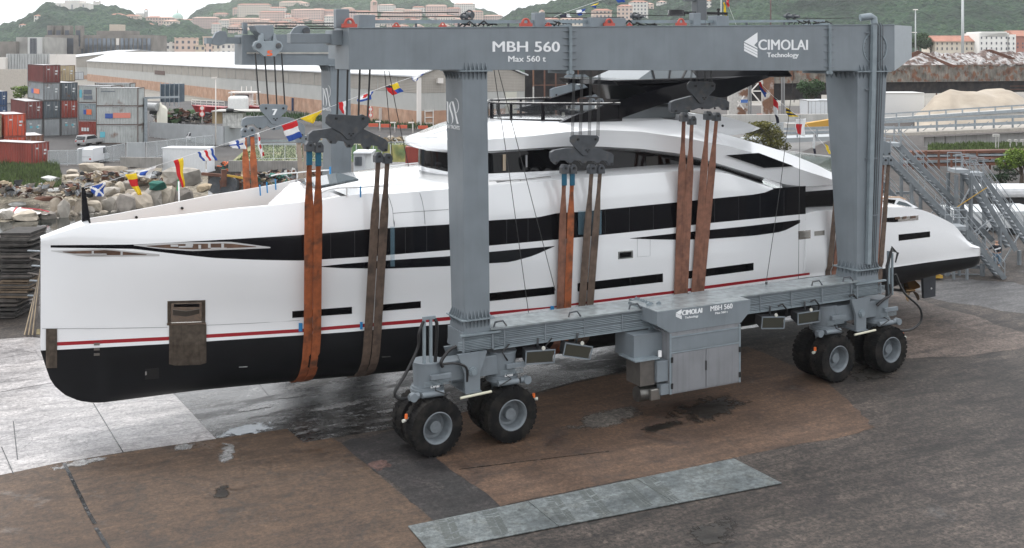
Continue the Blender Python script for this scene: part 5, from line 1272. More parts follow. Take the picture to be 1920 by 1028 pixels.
G_PUD_SKY = gmat('puddle', (.48,.51,.54), (.54,.57,.59), (.42,.44,.46), .1, wet=.2, s1=.3, s2=.8, grain=.08, bump=.05)  # pale base colour stands for the sky reflected in the puddle
G_YARD = gmat('yard_asphalt', (0.040,0.038,0.038), (0.059,0.055,0.054), (0.080,0.073,0.068), .85, s1=.05, s2=.2, grain=.2)
G_FAR = gmat('far_ground', (.20,.185,.165), (.25,.23,.20), (.13,.14,.10), .9, s1=.01, s2=.05, grain=.2)
def gp(px, py, z=0.0): return at(px, py, Z=z)
def soft(name, c, rx, ry, src, z, rot=0.0, k=1.6, mtype=None):
    """a stain, puddle or painted sheen that thins out towards a ragged edge"""
    c = gp(*c, z) if not isinstance(c, Vector) else c
    m = MATS[src].copy(); m.name = src + '_soft'; t = m.node_tree; N, L = t.nodes, t.links; b = N['Principled BSDF']
    g = N.new('ShaderNodeNewGeometry'); mp = N.new('ShaderNodeMapping'); mp.vector_type = 'TEXTURE'; mp.inputs['Location'].default_value = c; mp.inputs['Rotation'].default_value = (0, 0, rot); mp.inputs['Scale'].default_value = (rx, ry, 1); L.new(g.outputs['Position'], mp.inputs[0])
    ln = N.new('ShaderNodeVectorMath'); ln.operation = 'LENGTH'; L.new(mp.outputs[0], ln.inputs[0])
    n = N.new('ShaderNodeTexNoise'); n.inputs['Scale'].default_value = k; n.inputs['Detail'].default_value = 8; n.inputs['Roughness'].default_value = .7; L.new(g.outputs['Position'], n.inputs['Vector'])
    a = N.new('ShaderNodeMath'); a.operation = 'MULTIPLY_ADD'; a.inputs[1].default_value = 1.9; L.new(n.outputs[0], a.inputs[0])
    i_ = N.new('ShaderNodeMath'); i_.operation = 'SUBTRACT'; i_.inputs[0].default_value = -.35; L.new(ln.outputs['Value'], i_.inputs[1]); L.new(i_.outputs[0], a.inputs[2])
    r = N.new('ShaderNodeMapRange'); r.inputs[1].default_value = 0; r.inputs[2].default_value = .22; L.new(a.outputs[0], r.inputs[0]); L.new(r.outputs[0], b.inputs['Alpha'])
    ca, sa = math.cos(rot), math.sin(rot); e = 1.5
    pts = [c + Vector((u * rx * e * ca - v * ry * e * sa, u * rx * e * sa + v * ry * e * ca, 0)) for u, v in ((-1,-1),(1,-1),(1,1),(-1,1))]
    tag(MB().add(pts, [(0,1,2,3)]).build(name, m), kind='structure')
# the sheet with the basin cut out
def on(r, d, z=0): return rd(r, d, z)
basin = [on(-78, 73), on(-20, 74), on(-2, 78), on(4, 90), on(-9, 118), on(-36, 129), on(-39.5, 127), on(-51, 115.5), on(-60, 113), on(-78, 113)]
bm = bmesh.new()
outer = [bm.verts.new(p) for p in ((-9000,-400,0),(9000,-400,0),(9000,9000,0),(-9000,9000,0))]
inner = [bm.verts.new(p) for p in basin]
ed = [bm.edges.new((outer[i], outer[(i+1) % 4])) for i in range(4)] + [bm.edges.new((inner[i], inner[(i+1) % len(inner)])) for i in range(len(inner))]
bmesh.ops.triangle_fill(bm, use_beauty=True, use_dissolve=False, edges=ed, normal=(0, 0, 1))
bmesh.ops.recalc_face_normals(bm, faces=bm.faces)
if sum(f.normal.z for f in bm.faces) < 0: bmesh.ops.reverse_faces(bm, faces=bm.faces)
lo = [bm.verts.new(p + Vector((0, 0, -3))) for p in basin]
for i in range(len(basin)): bm.faces.new((inner[i], inner[(i+1) % len(basin)], lo[(i+1) % len(basin)], lo[i]))
me = bpy.data.meshes.new('ground'); bm.to_mesh(me); bm.free(); me.materials.append(G_MAIN)
gr = bpy.data.objects.new('ground', me); COL.objects.link(gr); tag(gr, kind='structure')
WAT = mat('basin_water', (.015,.018,.016), .06, bump=.35, bscale=1.6, spec=.5)
wa = MB().add([on(-90, 60, -1.5), on(15, 60, -1.5), on(15, 120, -1.5), on(-90, 120, -1.5)], [(0,1,2,3)]).build('water', WAT); tag(wa, kind='structure')
def sheet(name, poly, m_, z, sub=True):
    pts = [gp(x, y, z) for x, y in poly]; o = MB().add(pts, [tuple(range(len(pts)))]).build(name, m_); tag(o, kind='structure'); return o
def rough_edge(pts, amp=.06, n=6, seed=1):
    rnd = random.Random(seed); out = []
    for (a, b) in zip(pts, pts[1:] + pts[:1]):
        for k in range(n):
            f_ = k / n; q = (a[0] + (b[0]-a[0])*f_, a[1] + (b[1]-a[1])*f_)
            s_ = 0 if k == 0 else 1
            out.append((q[0] + s_*rnd.uniform(-6, 6)*amp*10, q[1] + s_*rnd.uniform(-1.2, 1.2)*amp*10))
    return out
sheet('brown_concrete', [(-400,930),(110,868),(405,822),(538,804),(600,810),(640,831),(703,885),(815,978),(870,1080),(-400,1300)], G_BROWN, .004)
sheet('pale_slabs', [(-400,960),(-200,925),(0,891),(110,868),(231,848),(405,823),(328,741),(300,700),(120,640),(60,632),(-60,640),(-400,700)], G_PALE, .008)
sheet('wet_concrete', [(328,741),(405,822.5),(538,804),(569,830),(640,818),(760,800),(900,765),(1080,715),(1200,690),(1260,640),(1500,600),(1560,560),(1300,560),(900,590),(300,640),(240,655)], G_WET, .008)
sheet('asphalt_strip', rough_edge([(640,831),(740,806),(790,830),(820,861),(880,905),(938,949),(870,968),(815,978),(760,930),(703,885)], .15, 4, 2), G_DARK, .012)
sheet('tan_concrete', rough_edge([(740,803),(900,768),(1080,718),(1200,692),(1400,650),(1527,700),(1601,764),(1641,801),(1601,814),(1377,858),(1280,880),(1142,906),(938,949),(880,905),(820,861),(785,828)], .12, 5, 3), G_TAN, .010)
sheet('pink_concrete', rough_edge([(1560,600),(1675,547),(1800,585),(1920,624),(1985,643),(1920,652),(1815,668),(1700,672)], .1, 5, 5), G_PINK, .006)
G_PUD_SKY.name = 'puddle'
gmat('painted_wet_sheen', (.30,.30,.30), (.26,.25,.24), (.16,.15,.14), .25, wet=.4, s1=.8, s2=2, grain=.4); gmat('oil_stain', (.030,.026,.022), (.024,.021,.018), (.04,.031,.024), .6, wet=.3, s1=.8, s2=2, grain=.4)  # the first is a pale tone painted for sheen on wet ground
gmat('grey_worn', (.085,.075,.064), (.12,.105,.09), (.045,.038,.032), .7, s1=.5, s2=1.4, grain=.6)
soft('puddle', (462,805), 1.75, .85, 'puddle', .015, .1, 2.2); soft('puddle', (425,850), .45, 1.5, 'painted_wet_sheen', .016, -.25, 2.5); soft('puddle', (345,838), .6, .5, 'painted_wet_sheen', .017, 0, 2.5); soft('puddle', (150,868), 1.4, .5, 'painted_wet_sheen', .0175, .1, 2.5)  # puddle and streaks: sky reflection put into their pale colour
soft('oil_stain', (415,925), .35, 1.1, 'oil_stain', .018, -.2, 2.2); soft('oil_stain', (1330,765), 3.2, 1.5, 'oil_stain', .0185, .3, 1.2); soft('oil_stain', (1240,800), 1.6, .5, 'oil_stain', .019, .1, 1.5); soft('worn_patch', (1140,785), 3.0, 1.2, 'grey_worn', .0195, .2, 1.3); soft('worn_patch', (1340,1000), 1.6, .9, 'oil_stain', .020, .4, 1.5); soft('oil_stain', (1640,700), 2.4, 1.2, 'oil_stain', .0205, .3, 1.4)
for q in ((640,760,2.2,.5),(560,740,1.6,.4),(700,720,1.8,.4),(480,765,1.5,.35),(730,770,.9,.3)): soft('painted_sheen', (q[0], q[1]), q[2], q[3], 'painted_wet_sheen', .021 + q[3] * .001, .1, 3.0)  # sheen on the wet concrete painted as paler patches
for i, (a, b, w_) in enumerate((((120,868),(165,960),5), ((165,960),(178,982),4), ((180,990),(205,1030),5))):
    pa, pb = gp(*a, .018), gp(*b, .018); d = (pb - pa).normalized(); s_ = Vector((-d.y, d.x, 0)) * (.055)
    o = MB().add([pa - s_, pb - s_, pb + s_, pa + s_], [(0,1,2,3)]).build('drain_gap', gmat('drain_black%d' % i, (.012,.012,.012), (.03,.03,.03), (.2,.2,.2), .2, wet=.5, s1=3, s2=6)); tag(o, kind='structure')
for k, (a, b) in enumerate((((175,756),(231,848)), ((25,790),(33,862)), ((3,838),(25,888)), ((200,700),(0,735)), ((470,700),(505,742)), ((860,880),(1142,846)))):
    pa, pb = gp(*a, .02), gp(*b, .02); d = (pb - pa).normalized(); s_ = Vector((-d.y, d.x, 0)) * .018
    tag(MB().add([pa - s_, pb - s_, pb + s_, pa + s_], [(0,1,2,3)]).build('slab_joint', MATS['drain_black0']), kind='structure')
sheet('worn_patch', rough_edge([(690,870),(715,862),(735,872),(705,884)], .1, 4, 22), gmat('rust_patch', (.06,.03,.025), (.09,.05,.04), (.04,.03,.03), .8, s1=1, s2=3, grain=.5), .016)
sheet('worn_patch', rough_edge([(1960,600),(1750,560),(1690,530),(1800,520),(1960,540)], .3, 5, 23), gmat('cool_asphalt', (.065,.064,.066), (.085,.083,.084), (.05,.048,.047), .6, s1=.3, s2=1, grain=.6), .003)
# steel road plates with tyre prints
SPL = gmat('galvanised_plate', (0.122,0.139,0.142), (0.145,0.162,0.161), (0.091,0.095,0.085), .55, wet=.3, s1=.8, s2=1.6, grain=0.42, bump=.1)
pl = [(767,989),(815,978),(1280,884),(1377,861),(1467,906),(1280,951),(961,1020),(800,1030)]
a_, b_, c_, d_ = gp(765,988,.02), gp(1377,861,.02), gp(1467,907,.02), gp(805,1035,.02)
px_t = thing('road_plate', 'long thin galvanised steel plates lying on the concrete in the foreground', 'steel plate', (a_ + c_) / 2)
for k in range(3):
    f0, f1 = k / 3, (k + 1) / 3 - .002
    q = [a_.lerp(b_, f0), a_.lerp(b_, f1), d_.lerp(c_, f1), d_.lerp(c_, f0)]
    MB().hexa([p for p in q[::-1]] + [p + Vector((0, 0, .03)) for p in q[::-1]]).build('plate', SPL, px_t, bevel=.006)
TR = mat('tyre_print', (.075,.084,.08), .7)
rnd = random.Random(4)
for f0, sk in ((.10,.02),(.22,.03),(.40,.03),(.50,.03),(.62,.03),(.70,.03)):
    mb = MB()
    for k in range(22):
        v_ = .06 + k / 22 * .9
        for s_ in (-1, 1):
            if rnd.random() < .12: continue
            fu = f0 - (.035 * v_) + s_ * .011 + rnd.uniform(-.001, .001)
            c0 = a_.lerp(b_, fu).lerp(d_.lerp(c_, fu), v_) + Vector((0, 0, .0335))
            u_ = (b_ - a_).normalized(); w2 = (d_ - a_).normalized()
            mb.add([c0 - u_*.11 - w2*(.024 - s_*.03), c0 + u_*.11 - w2*(.024 + s_*.03), c0 + u_*.11 + w2*(.024 - s_*.03), c0 - u_*.11 + w2*(.024 + s_*.03)], [(0,1,2,3)])
    o = mb.build('tyre_track', TR, px_t); o['kind'] = 'stuff'
# asphalt yards beyond the basin
def dsheet(name, pts, m_, z): o = MB().add([rd(r, d, z) for r, d in pts], [tuple(range(len(pts)))]).build(name, m_); tag(o, kind='structure'); return o
dsheet('container_yard', [(-90,128),(-62,128),(-20,150),(-5,200),(-60,300),(-250,300),(-160,128)], G_YARD, .006)
dsheet('road', [(-15,118),(25,118),(60,190),(30,240),(-40,240)], gmat('grey_road', (.16,.157,.153), (.19,.185,.18), (.12,.118,.115), .85, s1=.05, s2=.3, grain=.2), .005)
dsheet('far_ground', [(-3000,310),(3000,240),(6000,3000),(-6000,3000)], G_FAR, .004)
# ---------------------------------------------------------------- hills with woods
from mathutils import noise as NZ
HILLS = dict(
 A=([(-160,95),(-60,75),(0,56),(30,48),(60,31),(75,19),(90,12),(110,18),(165,20),(200,20),(235,25),(262,38),(300,46),(345,43),(380,60),(430,96)], 900, 1500),
 B=([(280,96),(320,62),(345,47),(365,29),(395,15),(430,10),(445,4),(470,-6),(520,-13),(600,-18),(700,-12),(790,-2),(830,4),(852,15),(880,19),(920,27),(960,47),(1000,72),(1060,97)], 1250, 2200),
 C=([(880,96),(920,60),(960,32),(1000,24),(1030,16),(1060,3),(1075,-3),(1130,-10),(1200,-2),(1225,7),(1260,4),(1300,-13),(1400,-38),(1600,-68),(2000,-90),(2200,-90)], 700, 1700))
def hill_pt(k, px, t):
    pr, D0, D1 = HILLS[k]; d = D0 + (D1 - D0) * t
    zt = CZ + (HY - itp(pr, px)) * D1 / F
    z = -1 + (zt + 1) * (math.sin(t * math.pi / 2) ** 1.15)
    return at(px, 0, D=d).xy.to_3d() + Vector((0, 0, z))
def on_hill(k, px, py):
    lo_, hi_ = 0.0, 1.0
    for _ in range(26):
        m_ = (lo_ + hi_) / 2; p = hill_pt(k, px, m_); y = P(p.x, p.y, p.z)[1]
        if y > py: lo_ = m_
        else: hi_ = m_
    return hill_pt(k, px, hi_)
def wood_mat(name, c1, c2, c3):
    m = bpy.data.materials.new(name); m.use_nodes = True; t = m.node_tree; N, L = t.nodes, t.links; b = N['Principled BSDF']; b.inputs['Roughness'].default_value = .95; b.inputs['Specular IOR Level'].default_value = .1
    g = N.new('ShaderNodeNewGeometry'); vo = N.new('ShaderNodeTexVoronoi'); vo.inputs['Scale'].default_value = .15; L.new(g.outputs['Position'], vo.inputs['Vector'])
    no = N.new('ShaderNodeTexNoise'); no.inputs['Scale'].default_value = .45; no.inputs['Detail'].default_value = 6; L.new(g.outputs['Position'], no.inputs['Vector'])
    n2 = N.new('ShaderNodeTexNoise'); n2.inputs['Scale'].default_value = .015; n2.inputs['Detail'].default_value = 4; L.new(g.outputs['Position'], n2.inputs['Vector'])
    sc = N.new('ShaderNodeSeparateColor'); L.new(vo.outputs['Color'], sc.inputs[0])
    def rg(src, lo, hi):
        r = N.new('ShaderNodeMapRange'); r.inputs[1].default_value = lo; r.inputs[2].default_value = hi; L.new(src, r.inputs[0]); return r.outputs[0]
    def mx(f, a, c):
        x = N.new('ShaderNodeMix'); x.data_type = 'RGBA'
        for k, v in ((0, f), (6, a), (7, c)):
            if isinstance(v, tuple): x.inputs[k].default_value = (*v, 1)
            else: L.new(v, x.inputs[k])
        return x.outputs[2]
    cur = mx(rg(sc.outputs[0], 0, 1), c1, c2); cur = mx(rg(no.outputs[0], .5, .68), cur, c3); cur = mx(rg(n2.outputs[0], .45, .7), cur, tuple(v * .6 for v in c1))
    L.new(cur, b.inputs['Base Color'])
    ad = N.new('ShaderNodeMath'); ad.operation = 'MULTIPLY_ADD'; ad.inputs[1].default_value = .6; L.new(no.outputs[0], ad.inputs[0]); iv = N.new('ShaderNodeMath'); iv.operation = 'SUBTRACT'; iv.inputs[0].default_value = 1; L.new(vo.outputs['Distance'], iv.inputs[1]); L.new(iv.outputs[0], ad.inputs[2])
    bp = N.new('ShaderNodeBump'); bp.inputs['Strength'].default_value = 1; bp.inputs['Distance'].default_value = 9; L.new(ad.outputs[0], bp.inputs['Height']); L.new(bp.outputs[0], b.inputs['Normal']); return m
def hill(k, m_, step, nr):
    pr, D0, D1 = HILLS[k]; x0, x1 = pr[0][0], pr[-1][0]; nc = int((x1 - x0) / step); rows = []
    for j in range(nr + 1):
        t = j / nr; row = []
        for i in range(nc + 1):
            px = x0 + (x1 - x0) * i / nc; p = hill_pt(k, px, t)
            if j > 0:
                q = Vector((p.x / 13, p.y / 13, 0)); v_ = NZ.voronoi(q)[0][0]; bp = max(0, .75 - v_) * 9.0
                bp += NZ.noise(Vector((p.x / 90, p.y / 90, 3))) * 8 * min(1, t * 3)
                p.z += bp * min(1, t * 6)
            row.append(p)
        rows.append(row)
    back = [p + Vector((SN * 600, CS * 600, -p.z - 2)) for p in rows[-1]]; rows.append(back)
    o = MB().grid(rows, smooth=True).build('hills', m_); tag(o, kind='structure'); return o
hill('A', wood_mat('wood_a', (.018,.045,.034), (.05,.095,.055), (.095,.15,.08)), 3, 60)  # hill greens tinted bluish, so part of the haze is in the colour
hill('B', wood_mat('wood_b', (.022,.052,.034), (.06,.11,.055), (.11,.16,.08)), 3.5, 60)
hill('C', wood_mat('wood_c', (.009,.028,.020), (.035,.08,.042), (.07,.12,.055)), 3, 90)
# haze
hm = bpy.data.materials.new('haze'); hm.use_nodes = True; hn = hm.node_tree; hn.nodes.clear()
pv = hn.nodes.new('ShaderNodeVolumePrincipled'); pv.inputs['Color'].default_value = (.95,.98,1.0,1); pv.inputs['Density'].default_value = HAZE = .00011; pv.inputs['Anisotropy'].default_value = .1
ho = hn.nodes.new('ShaderNodeOutputMaterial'); hn.links.new(pv.outputs[0], ho.inputs['Volume'])
hz_o = MB().box((-5000, -1000, -4), (5000, 4200, 260)).build('haze', hm); tag(hz_o, 'thin pale haze over the harbour town and hills', 'haze', kind='stuff')
# ================================================================ TOWN, WAREHOUSES, YARD
def facade(name, col, wcol=(.10,.11,.13), sx=3.6, sz=3.6, ww=.42, wh=.5, var=.08):
    """plastered wall with a regular grid of small far-off window openings"""
    if name in MATS: return MATS[name]
    m = bpy.data.materials.new(name); m.use_nodes = True; t = m.node_tree; N, L = t.nodes, t.links; b = N['Principled BSDF']; b.inputs['Roughness'].default_value = .85
    tc = N.new('ShaderNodeTexCoord'); sp = N.new('ShaderNodeSeparateXYZ'); L.new(tc.outputs['Object'], sp.inputs[0])
    ad = N.new('ShaderNodeMath'); ad.operation = 'ADD'; L.new(sp.outputs[0], ad.inputs[0]); L.new(sp.outputs[1], ad.inputs[1])
    def cell(src, size, width):
        a = N.new('ShaderNodeMath'); a.operation = 'DIVIDE'; a.inputs[1].default_value = size; L.new(src, a.inputs[0])
        f_ = N.new('ShaderNodeMath'); f_.operation = 'FRACT'; L.new(a.outputs[0], f_.inputs[0])
        c_ = N.new('ShaderNodeMath'); c_.operation = 'COMPARE'; c_.inputs[1].default_value = .5; c_.inputs[2].default_value = width / 2; L.new(f_.outputs[0], c_.inputs[0]); return c_.outputs[0]
    mu = N.new('ShaderNodeMath'); mu.operation = 'MULTIPLY'; L.new(cell(ad.outputs[0], sx, ww), mu.inputs[0]); L.new(cell(sp.outputs[2], sz, wh), mu.inputs[1])
    n = N.new('ShaderNodeTexNoise'); n.inputs['Scale'].default_value = .15; L.new(tc.outputs['Object'], n.inputs['Vector'])
    mx = N.new('ShaderNodeMix'); mx.data_type = 'RGBA'; mx.inputs[6].default_value = (*[c * (1 - var) for c in col], 1); mx.inputs[7].default_value = (*col, 1); L.new(n.outputs[0], mx.inputs[0])
    m2 = N.new('ShaderNodeMix'); m2.data_type = 'RGBA'; L.new(mu.outputs[0], m2.inputs[0]); L.new(mx.outputs[2], m2.inputs[6]); m2.inputs[7].default_value = (*wcol, 1)
    L.new(m2.outputs[2], b.inputs['Base Color']); MATS[name] = m; return m
TONES = [('pinkish', (.60,.46,.40)), ('cream', (.66,.58,.49)), ('peach', (.64,.49,.41)), ('pale', (.70,.66,.61)), ('rose', (.55,.41,.37)), ('ochre', (.62,.52,.40))]
ROOF = mat('terracotta_roof', (.36,.17,.12), .85, var=.2, vscale=.5)
ROOFP = mat('pale_tile_roof', (.46,.30,.24), .85, var=.2, vscale=.5)
ROOFS = [ROOF, ROOFP]
tn = [0]
def house(base, wd, dp, ht, tone, rz, roof=0, rh=None, label='', name='town_house', group='houses of the hill town', cat='house', flat=False, fac=None):
    t = thing(name, label, cat, base, group, rz); tn[0] += 1
    m_ = fac or facade('plaster_' + TONES[tone][0] + ('_far'), TONES[tone][1])
    MB().box((-wd/2, 0, -6), (wd/2, dp, ht)).build('wall', m_, t, local=True)
    if flat: MB().box((-wd/2 - .3, -.3, ht + .01), (wd/2 + .3, dp + .3, ht + .5)).build('roof', m_, t, local=True)
    else:
        rh = rh or 1.8
        MB().add([(-wd/2-.6,-.6,ht),(wd/2+.6,-.6,ht),(wd/2+.6,dp+.6,ht),(-wd/2-.6,dp+.6,ht),(-wd/2+dp*.3,dp/2,ht+rh),(wd/2-dp*.3,dp/2,ht+rh)], [(0,1,5,4),(1,2,5),(2,3,4,5),(3,0,4),(0,3,2,1)]).build('roof', ROOFS[roof], t, local=True)
    return t
FACE = -YAW                                    # broadside to the harbour
rnd = random.Random(11)
TN = [n for n, _ in TONES]
def hm_(px, d): return px * d / F
used_l = {}
def town(k, x0, x1, yb, yt, tone, roof=0, flat=False, cat='house', name='town_house', label=None, rh=None, sx=3.0, depth=12, d_abs=None):
    xm = (x0 + x1) / 2
    p = on_hill(k, xm, yb) if d_abs is None else at(xm, yb, D=d_abs)
    d = cam(p.x, p.y)[1]; wd = (x1 - x0) * d / F; ht = (yb - yt) * d / F
    hill_side = {'A': 'left-hand hill', 'B': 'middle hillside', 'C': 'right-hand hillside'}[k]
    if not label:
        size = 'wide' if wd > 28 else 'narrow' if wd < 14 else 'mid-sized'
        if ht > 17: size += ' tall'
        label = '%s %s town house on the %s, at %s' % (size, TN[tone], hill_side, 'the skyline' if yb < 35 else 'its foot' if yb > 66 else 'mid slope')
    return house(p, wd, depth, ht, tone, FACE + rnd.uniform(-.25, .25), roof, rh, label, name, cat=cat, flat=flat)
# explicit landmarks                 k  x0  x1  yb yt tone
for a_ in (('B',445,506,26,9,1,0),('B',505,536,27,15,3,0),('B',436,448,26,16,0,0),('B',310,362,66,38,1,0),('B',361,408,62,34,4,1),('B',396,412,66,45,3,0),('B',409,432,58,38,3,1),
           ('B',430,488,52,36,2,1),('B',486,534,45,23,0,0),('B',534,546,44,27,3,0),('B',544,604,42,19,0,1),('B',600,640,40,20,4,0),('B',607,634,50,30,3,1),('B',636,668,42,20,4,0),
           ('B',664,695,37,22,1,0),('B',707,738,22,10,3,1),('B',716,760,42,24,0,1),('B',758,792,42,20,2,1),('B',773,797,30,14,3,0),('B',798,838,40,11,0,1),('B',836,862,34,16,4,0),
           ('B',850,888,32,8,3,1),('B',876,906,48,22,2,0),('B',906,940,52,30,0,1),('B',940,985,58,34,1,1),('B',560,576,20,6,1,1),('B',522,568,14,4,1,1),('B',400,426,32,26,0,0),
           ('B',640,662,30,16,0,1),('B',586,610,36,18,2,0),('B',738,760,34,18,1,1),('B',820,850,48,30,1,0),('B',862,884,46,34,0,0),('B',960,1000,62,40,0,0),('B',985,1020,62,44,2,1),
           ('A',205,228,30,28,3,0),('A',36,47,52,47,3,0),('A',64,76,35,30,3,0),('A',248,286,55,46,1,0),('A',250,262,38,30,1,1),('A',272,300,44,33,0,0),('A',296,320,50,34,0,1),('A',305,330,58,40,1,1),('A',230,250,36,30,2,0),
           ('C',1113,1148,42,20,2,0),('C',1158,1186,44,12,2,0),('C',1184,1216,28,4,3,0),('C',1212,1226,24,8,2,1),('C',1325,1334,12,2,3,0),('C',1236,1250,14,4,3,1),('C',1010,1045,60,36,0,0),('C',1050,1100,56,36,1,1)):
    k, x0, x1, yb, yt, tone, rf = a_; town(k, x0, x1, yb, yt, tone, rf)
for i in range(84):                            # the close-packed quarter between the landmarks
    x0 = rnd.uniform(420, 940); y = rnd.uniform(40, 62) if x0 > 480 else rnd.uniform(46, 62); w_ = rnd.uniform(9, 22)
    town('B', x0, x0 + w_, y, y - rnd.uniform(6, 12), rnd.choice((0,0,1,2,3,4)), rnd.choice((0,1)))
# foot of the town
for x0, x1, yb, yt, tone, fl in ((328,369,95,72,2,1),(380,398,90,70,2,1),(396,412,94,84,1,1),(288,330,94,80,3,1),(366,384,96,86,5,1),(412,436,93,84,3,1)):
    town('B', x0, x1, yb, yt, tone, flat=True, d_abs=700, label=None if 0 else '%s flat-roofed block beyond the warehouse roofs, %s' % (TN[tone], 'the widest one' if x0 == 328 else 'left of the far girder' if x0 > 370 else 'by the white dome'))
# domed church, bell towers, hilltop monastery
def far_box(par, x0, x1, y0, y1, d, dp, m_, name='wall'):
    a_, b_ = at(x0, y1, D=d), at(x1, y1, D=d); h_ = at(x0, y0, D=d).z
    n_ = Vector((SN, CS, 0)) * dp
    MB().hexa([a_ + Vector((0,0,-8)), b_ + Vector((0,0,-8)), b_ + n_ + Vector((0,0,-8)), a_ + n_ + Vector((0,0,-8)), Vector((a_.x,a_.y,h_)), Vector((b_.x,b_.y,h_)), Vector((b_.x,b_.y,h_)) + n_, Vector((a_.x,a_.y,h_)) + n_]).build(name, m_, par)
PALE = mat('pale_stone', (.70,.66,.62), .9, var=.08, vscale=.1); SAND = facade('sand_stone_wall', (.60,.52,.44), sx=5, sz=6, ww=.25)
p = on_hill('B', 333, 62); d = cam(p.x, p.y)[1]
ch = thing('domed_church', 'cream church with a pale green dome standing in the town', 'church', p)
far_box(ch, 305, 362, 38, 64, d - 6, 26, SAND)
dc = at(333, 35, D=d + 8); rr = 10.5 * d / F
mb = MB(); mb.lathe([(rr * math.cos(a * math.pi / 16), rr * 1.0 * math.sin(a * math.pi / 16)) for a in range(9)], (dc.x, dc.y, dc.z), 'Z', 24); mb.build('dome', mat('copper_green', (.36,.50,.44), .7), ch)
MB().cyl((dc.x, dc.y, dc.z + rr * .98), (dc.x, dc.y, dc.z + rr * 1.9), rr * .12, rr * .08, 8).build('lantern', PALE, ch)
MB().cyl((dc.x, dc.y, dc.z - rr * .6), (dc.x, dc.y, dc.z), rr * .98, rr * .98, 20).build('drum', SAND, ch)
def tower(k, x0, x1, yt, yb, label, m_, cap=True):
    p = on_hill(k, (x0 + x1) / 2, yb); d = cam(p.x, p.y)[1]; t = thing('bell_tower', label, 'tower', p)
    w_ = (x1 - x0) * d / F; h_ = (yb - yt) * d / F
    MB().box((p.x - w_/2, p.y - w_/2, p.z - 5), (p.x + w_/2, p.y + w_/2, p.z + h_ * .78)).box((p.x - w_*.55, p.y - w_*.55, p.z + h_*.782), (p.x + w_*.55, p.y + w_*.55, p.z + h_*.80)).build('shaft', m_, t)
    for sx in (-1, 1): MB().box((p.x + sx*w_*.4 - w_*.09, p.y - w_*.5, p.z + h_*.802), (p.x + sx*w_*.4 + w_*.09, p.y + w_*.5, p.z + h_*.92)).build('belfry_pier', m_, t)
    if cap: MB().add([(p.x-w_*.55,p.y-w_*.55,p.z+h_*.922),(p.x+w_*.55,p.y-w_*.55,p.z+h_*.922),(p.x+w_*.55,p.y+w_*.55,p.z+h_*.922),(p.x-w_*.55,p.y+w_*.55,p.z+h_*.922),(p.x,p.y,p.z+h_*1.08)], [(0,1,4),(1,2,4),(2,3,4),(3,0,4),(0,3,2,1)]).build('roof', ROOFP, t)
tower('B', 696, 706, 1, 45, 'tall pinkish bell tower rising above the left end of the girder', mat('tower_brick', (.56,.40,.34), .9))
tower('A', 176, 188, -2, 18, 'pale square tower beside the hilltop church', PALE, False)
tower('A', 271, 277, 15, 38, 'slim grey tower on the ridge right of the hilltop church', mat('grey_stone', (.5,.48,.46), .9))
tower('C', 1012, 1020, 20, 44, 'white pointed bell tower below the valley skyline', PALE)
p = on_hill('A', 133, 19); d = cam(p.x, p.y)[1]
t = thing('hilltop_church', 'large pale church on the top of the left-hand hill', 'church', p)
far_box(t, 104, 124, 6, 18, d, 20, PALE); far_box(t, 121, 148, 1, 19, d - 4, 24, PALE, 'nave'); far_box(t, 148, 165, 6, 17, d, 18, PALE, 'wing')
for x in (112, 135, 156): far_box(t, x - 1.2, x + 1.2, 9, 13, d - 4.6, .5, mat('window_grey', (.25,.26,.28), .5), 'window')
p = on_hill('A', 262, 36); d = cam(p.x, p.y)[1]; t = thing('ridge_church', 'small pale church with a gable on the ridge left of the dome', 'church', p)
far_box(t, 254, 270, 25, 37, d, 12, PALE)
# ---- old industrial building on the left, round silos, sheds
IND = mat('grimy_concrete', (.22,.20,.18), .9, var=.35, vscale=.12, streak=.3); TANP = mat('tan_panel', (.42,.30,.22), .9, var=.15, vscale=.2); DW = mat('dark_window_void', (.05,.06,.08), .5)
D1 = 640
t = thing('derelict_factory', 'grimy concrete factory with four roof towers below the left-hand hill', 'factory', at(180, 96, D=D1))
far_box(t, 84, 138, 66, 110, D1 - 4, 30, IND); far_box(t, 138, 287, 66, 94, D1 + 8, 26, IND, 'wing')
for yy in (78.5, 89.5, 100): far_box(t, 86, 137, yy - 3.6, yy + 3.2, D1 - 4.6, .5, TANP, 'panel')
for yy in (72, 85, 96.5): far_box(t, 86, 137, yy, yy + 1.5, D1 - 4.9, .5, DW, 'window')
for x in (88, 104, 120, 141): far_box(t, x, x + 11, 48, 66, D1 + 4, 5, IND, 'roof_tower'); far_box(t, x + 1.5, x + 9, 57, 62, D1 + 3.4, .4, DW, 'opening')
for i in range(17):
    x = 142 + i * 8.4
    far_box(t, x, x + 5.6, 72, 80 + 3, D1 + 7.3, .4, mat('factory_glass', (.16,.19,.23), .3, var=.5, vscale=.2) if i != 9 else PALE, 'window'); far_box(t, x, x + 5.6, 84.5, 92, D1 + 7.3, .4, MATS['factory_glass'], 'window')
far_box(t, 181, 245, 58, 66, D1 + 10, 16, IND, 'penthouse'); far_box(t, 205, 224, 46, 58, D1 + 12, 10, mat('faded_tan', (.46,.40,.33), .9), 'lift_house')
t = thing('low_factory', 'low grey factory roofs at the far left below the hill', 'factory', at(40, 96, D=600))
far_box(t, -40, 30, 78, 105, 600, 30, IND); far_box(t, 30, 84, 70, 105, 604, 30, mat('grimy_pale', (.34,.33,.31), .9, var=.3, vscale=.15), 'wing'); far_box(t, 52, 71, 70, 90, 598, 10, mat('pale_cladding', (.5,.5,.49), .8), 'stair_block')
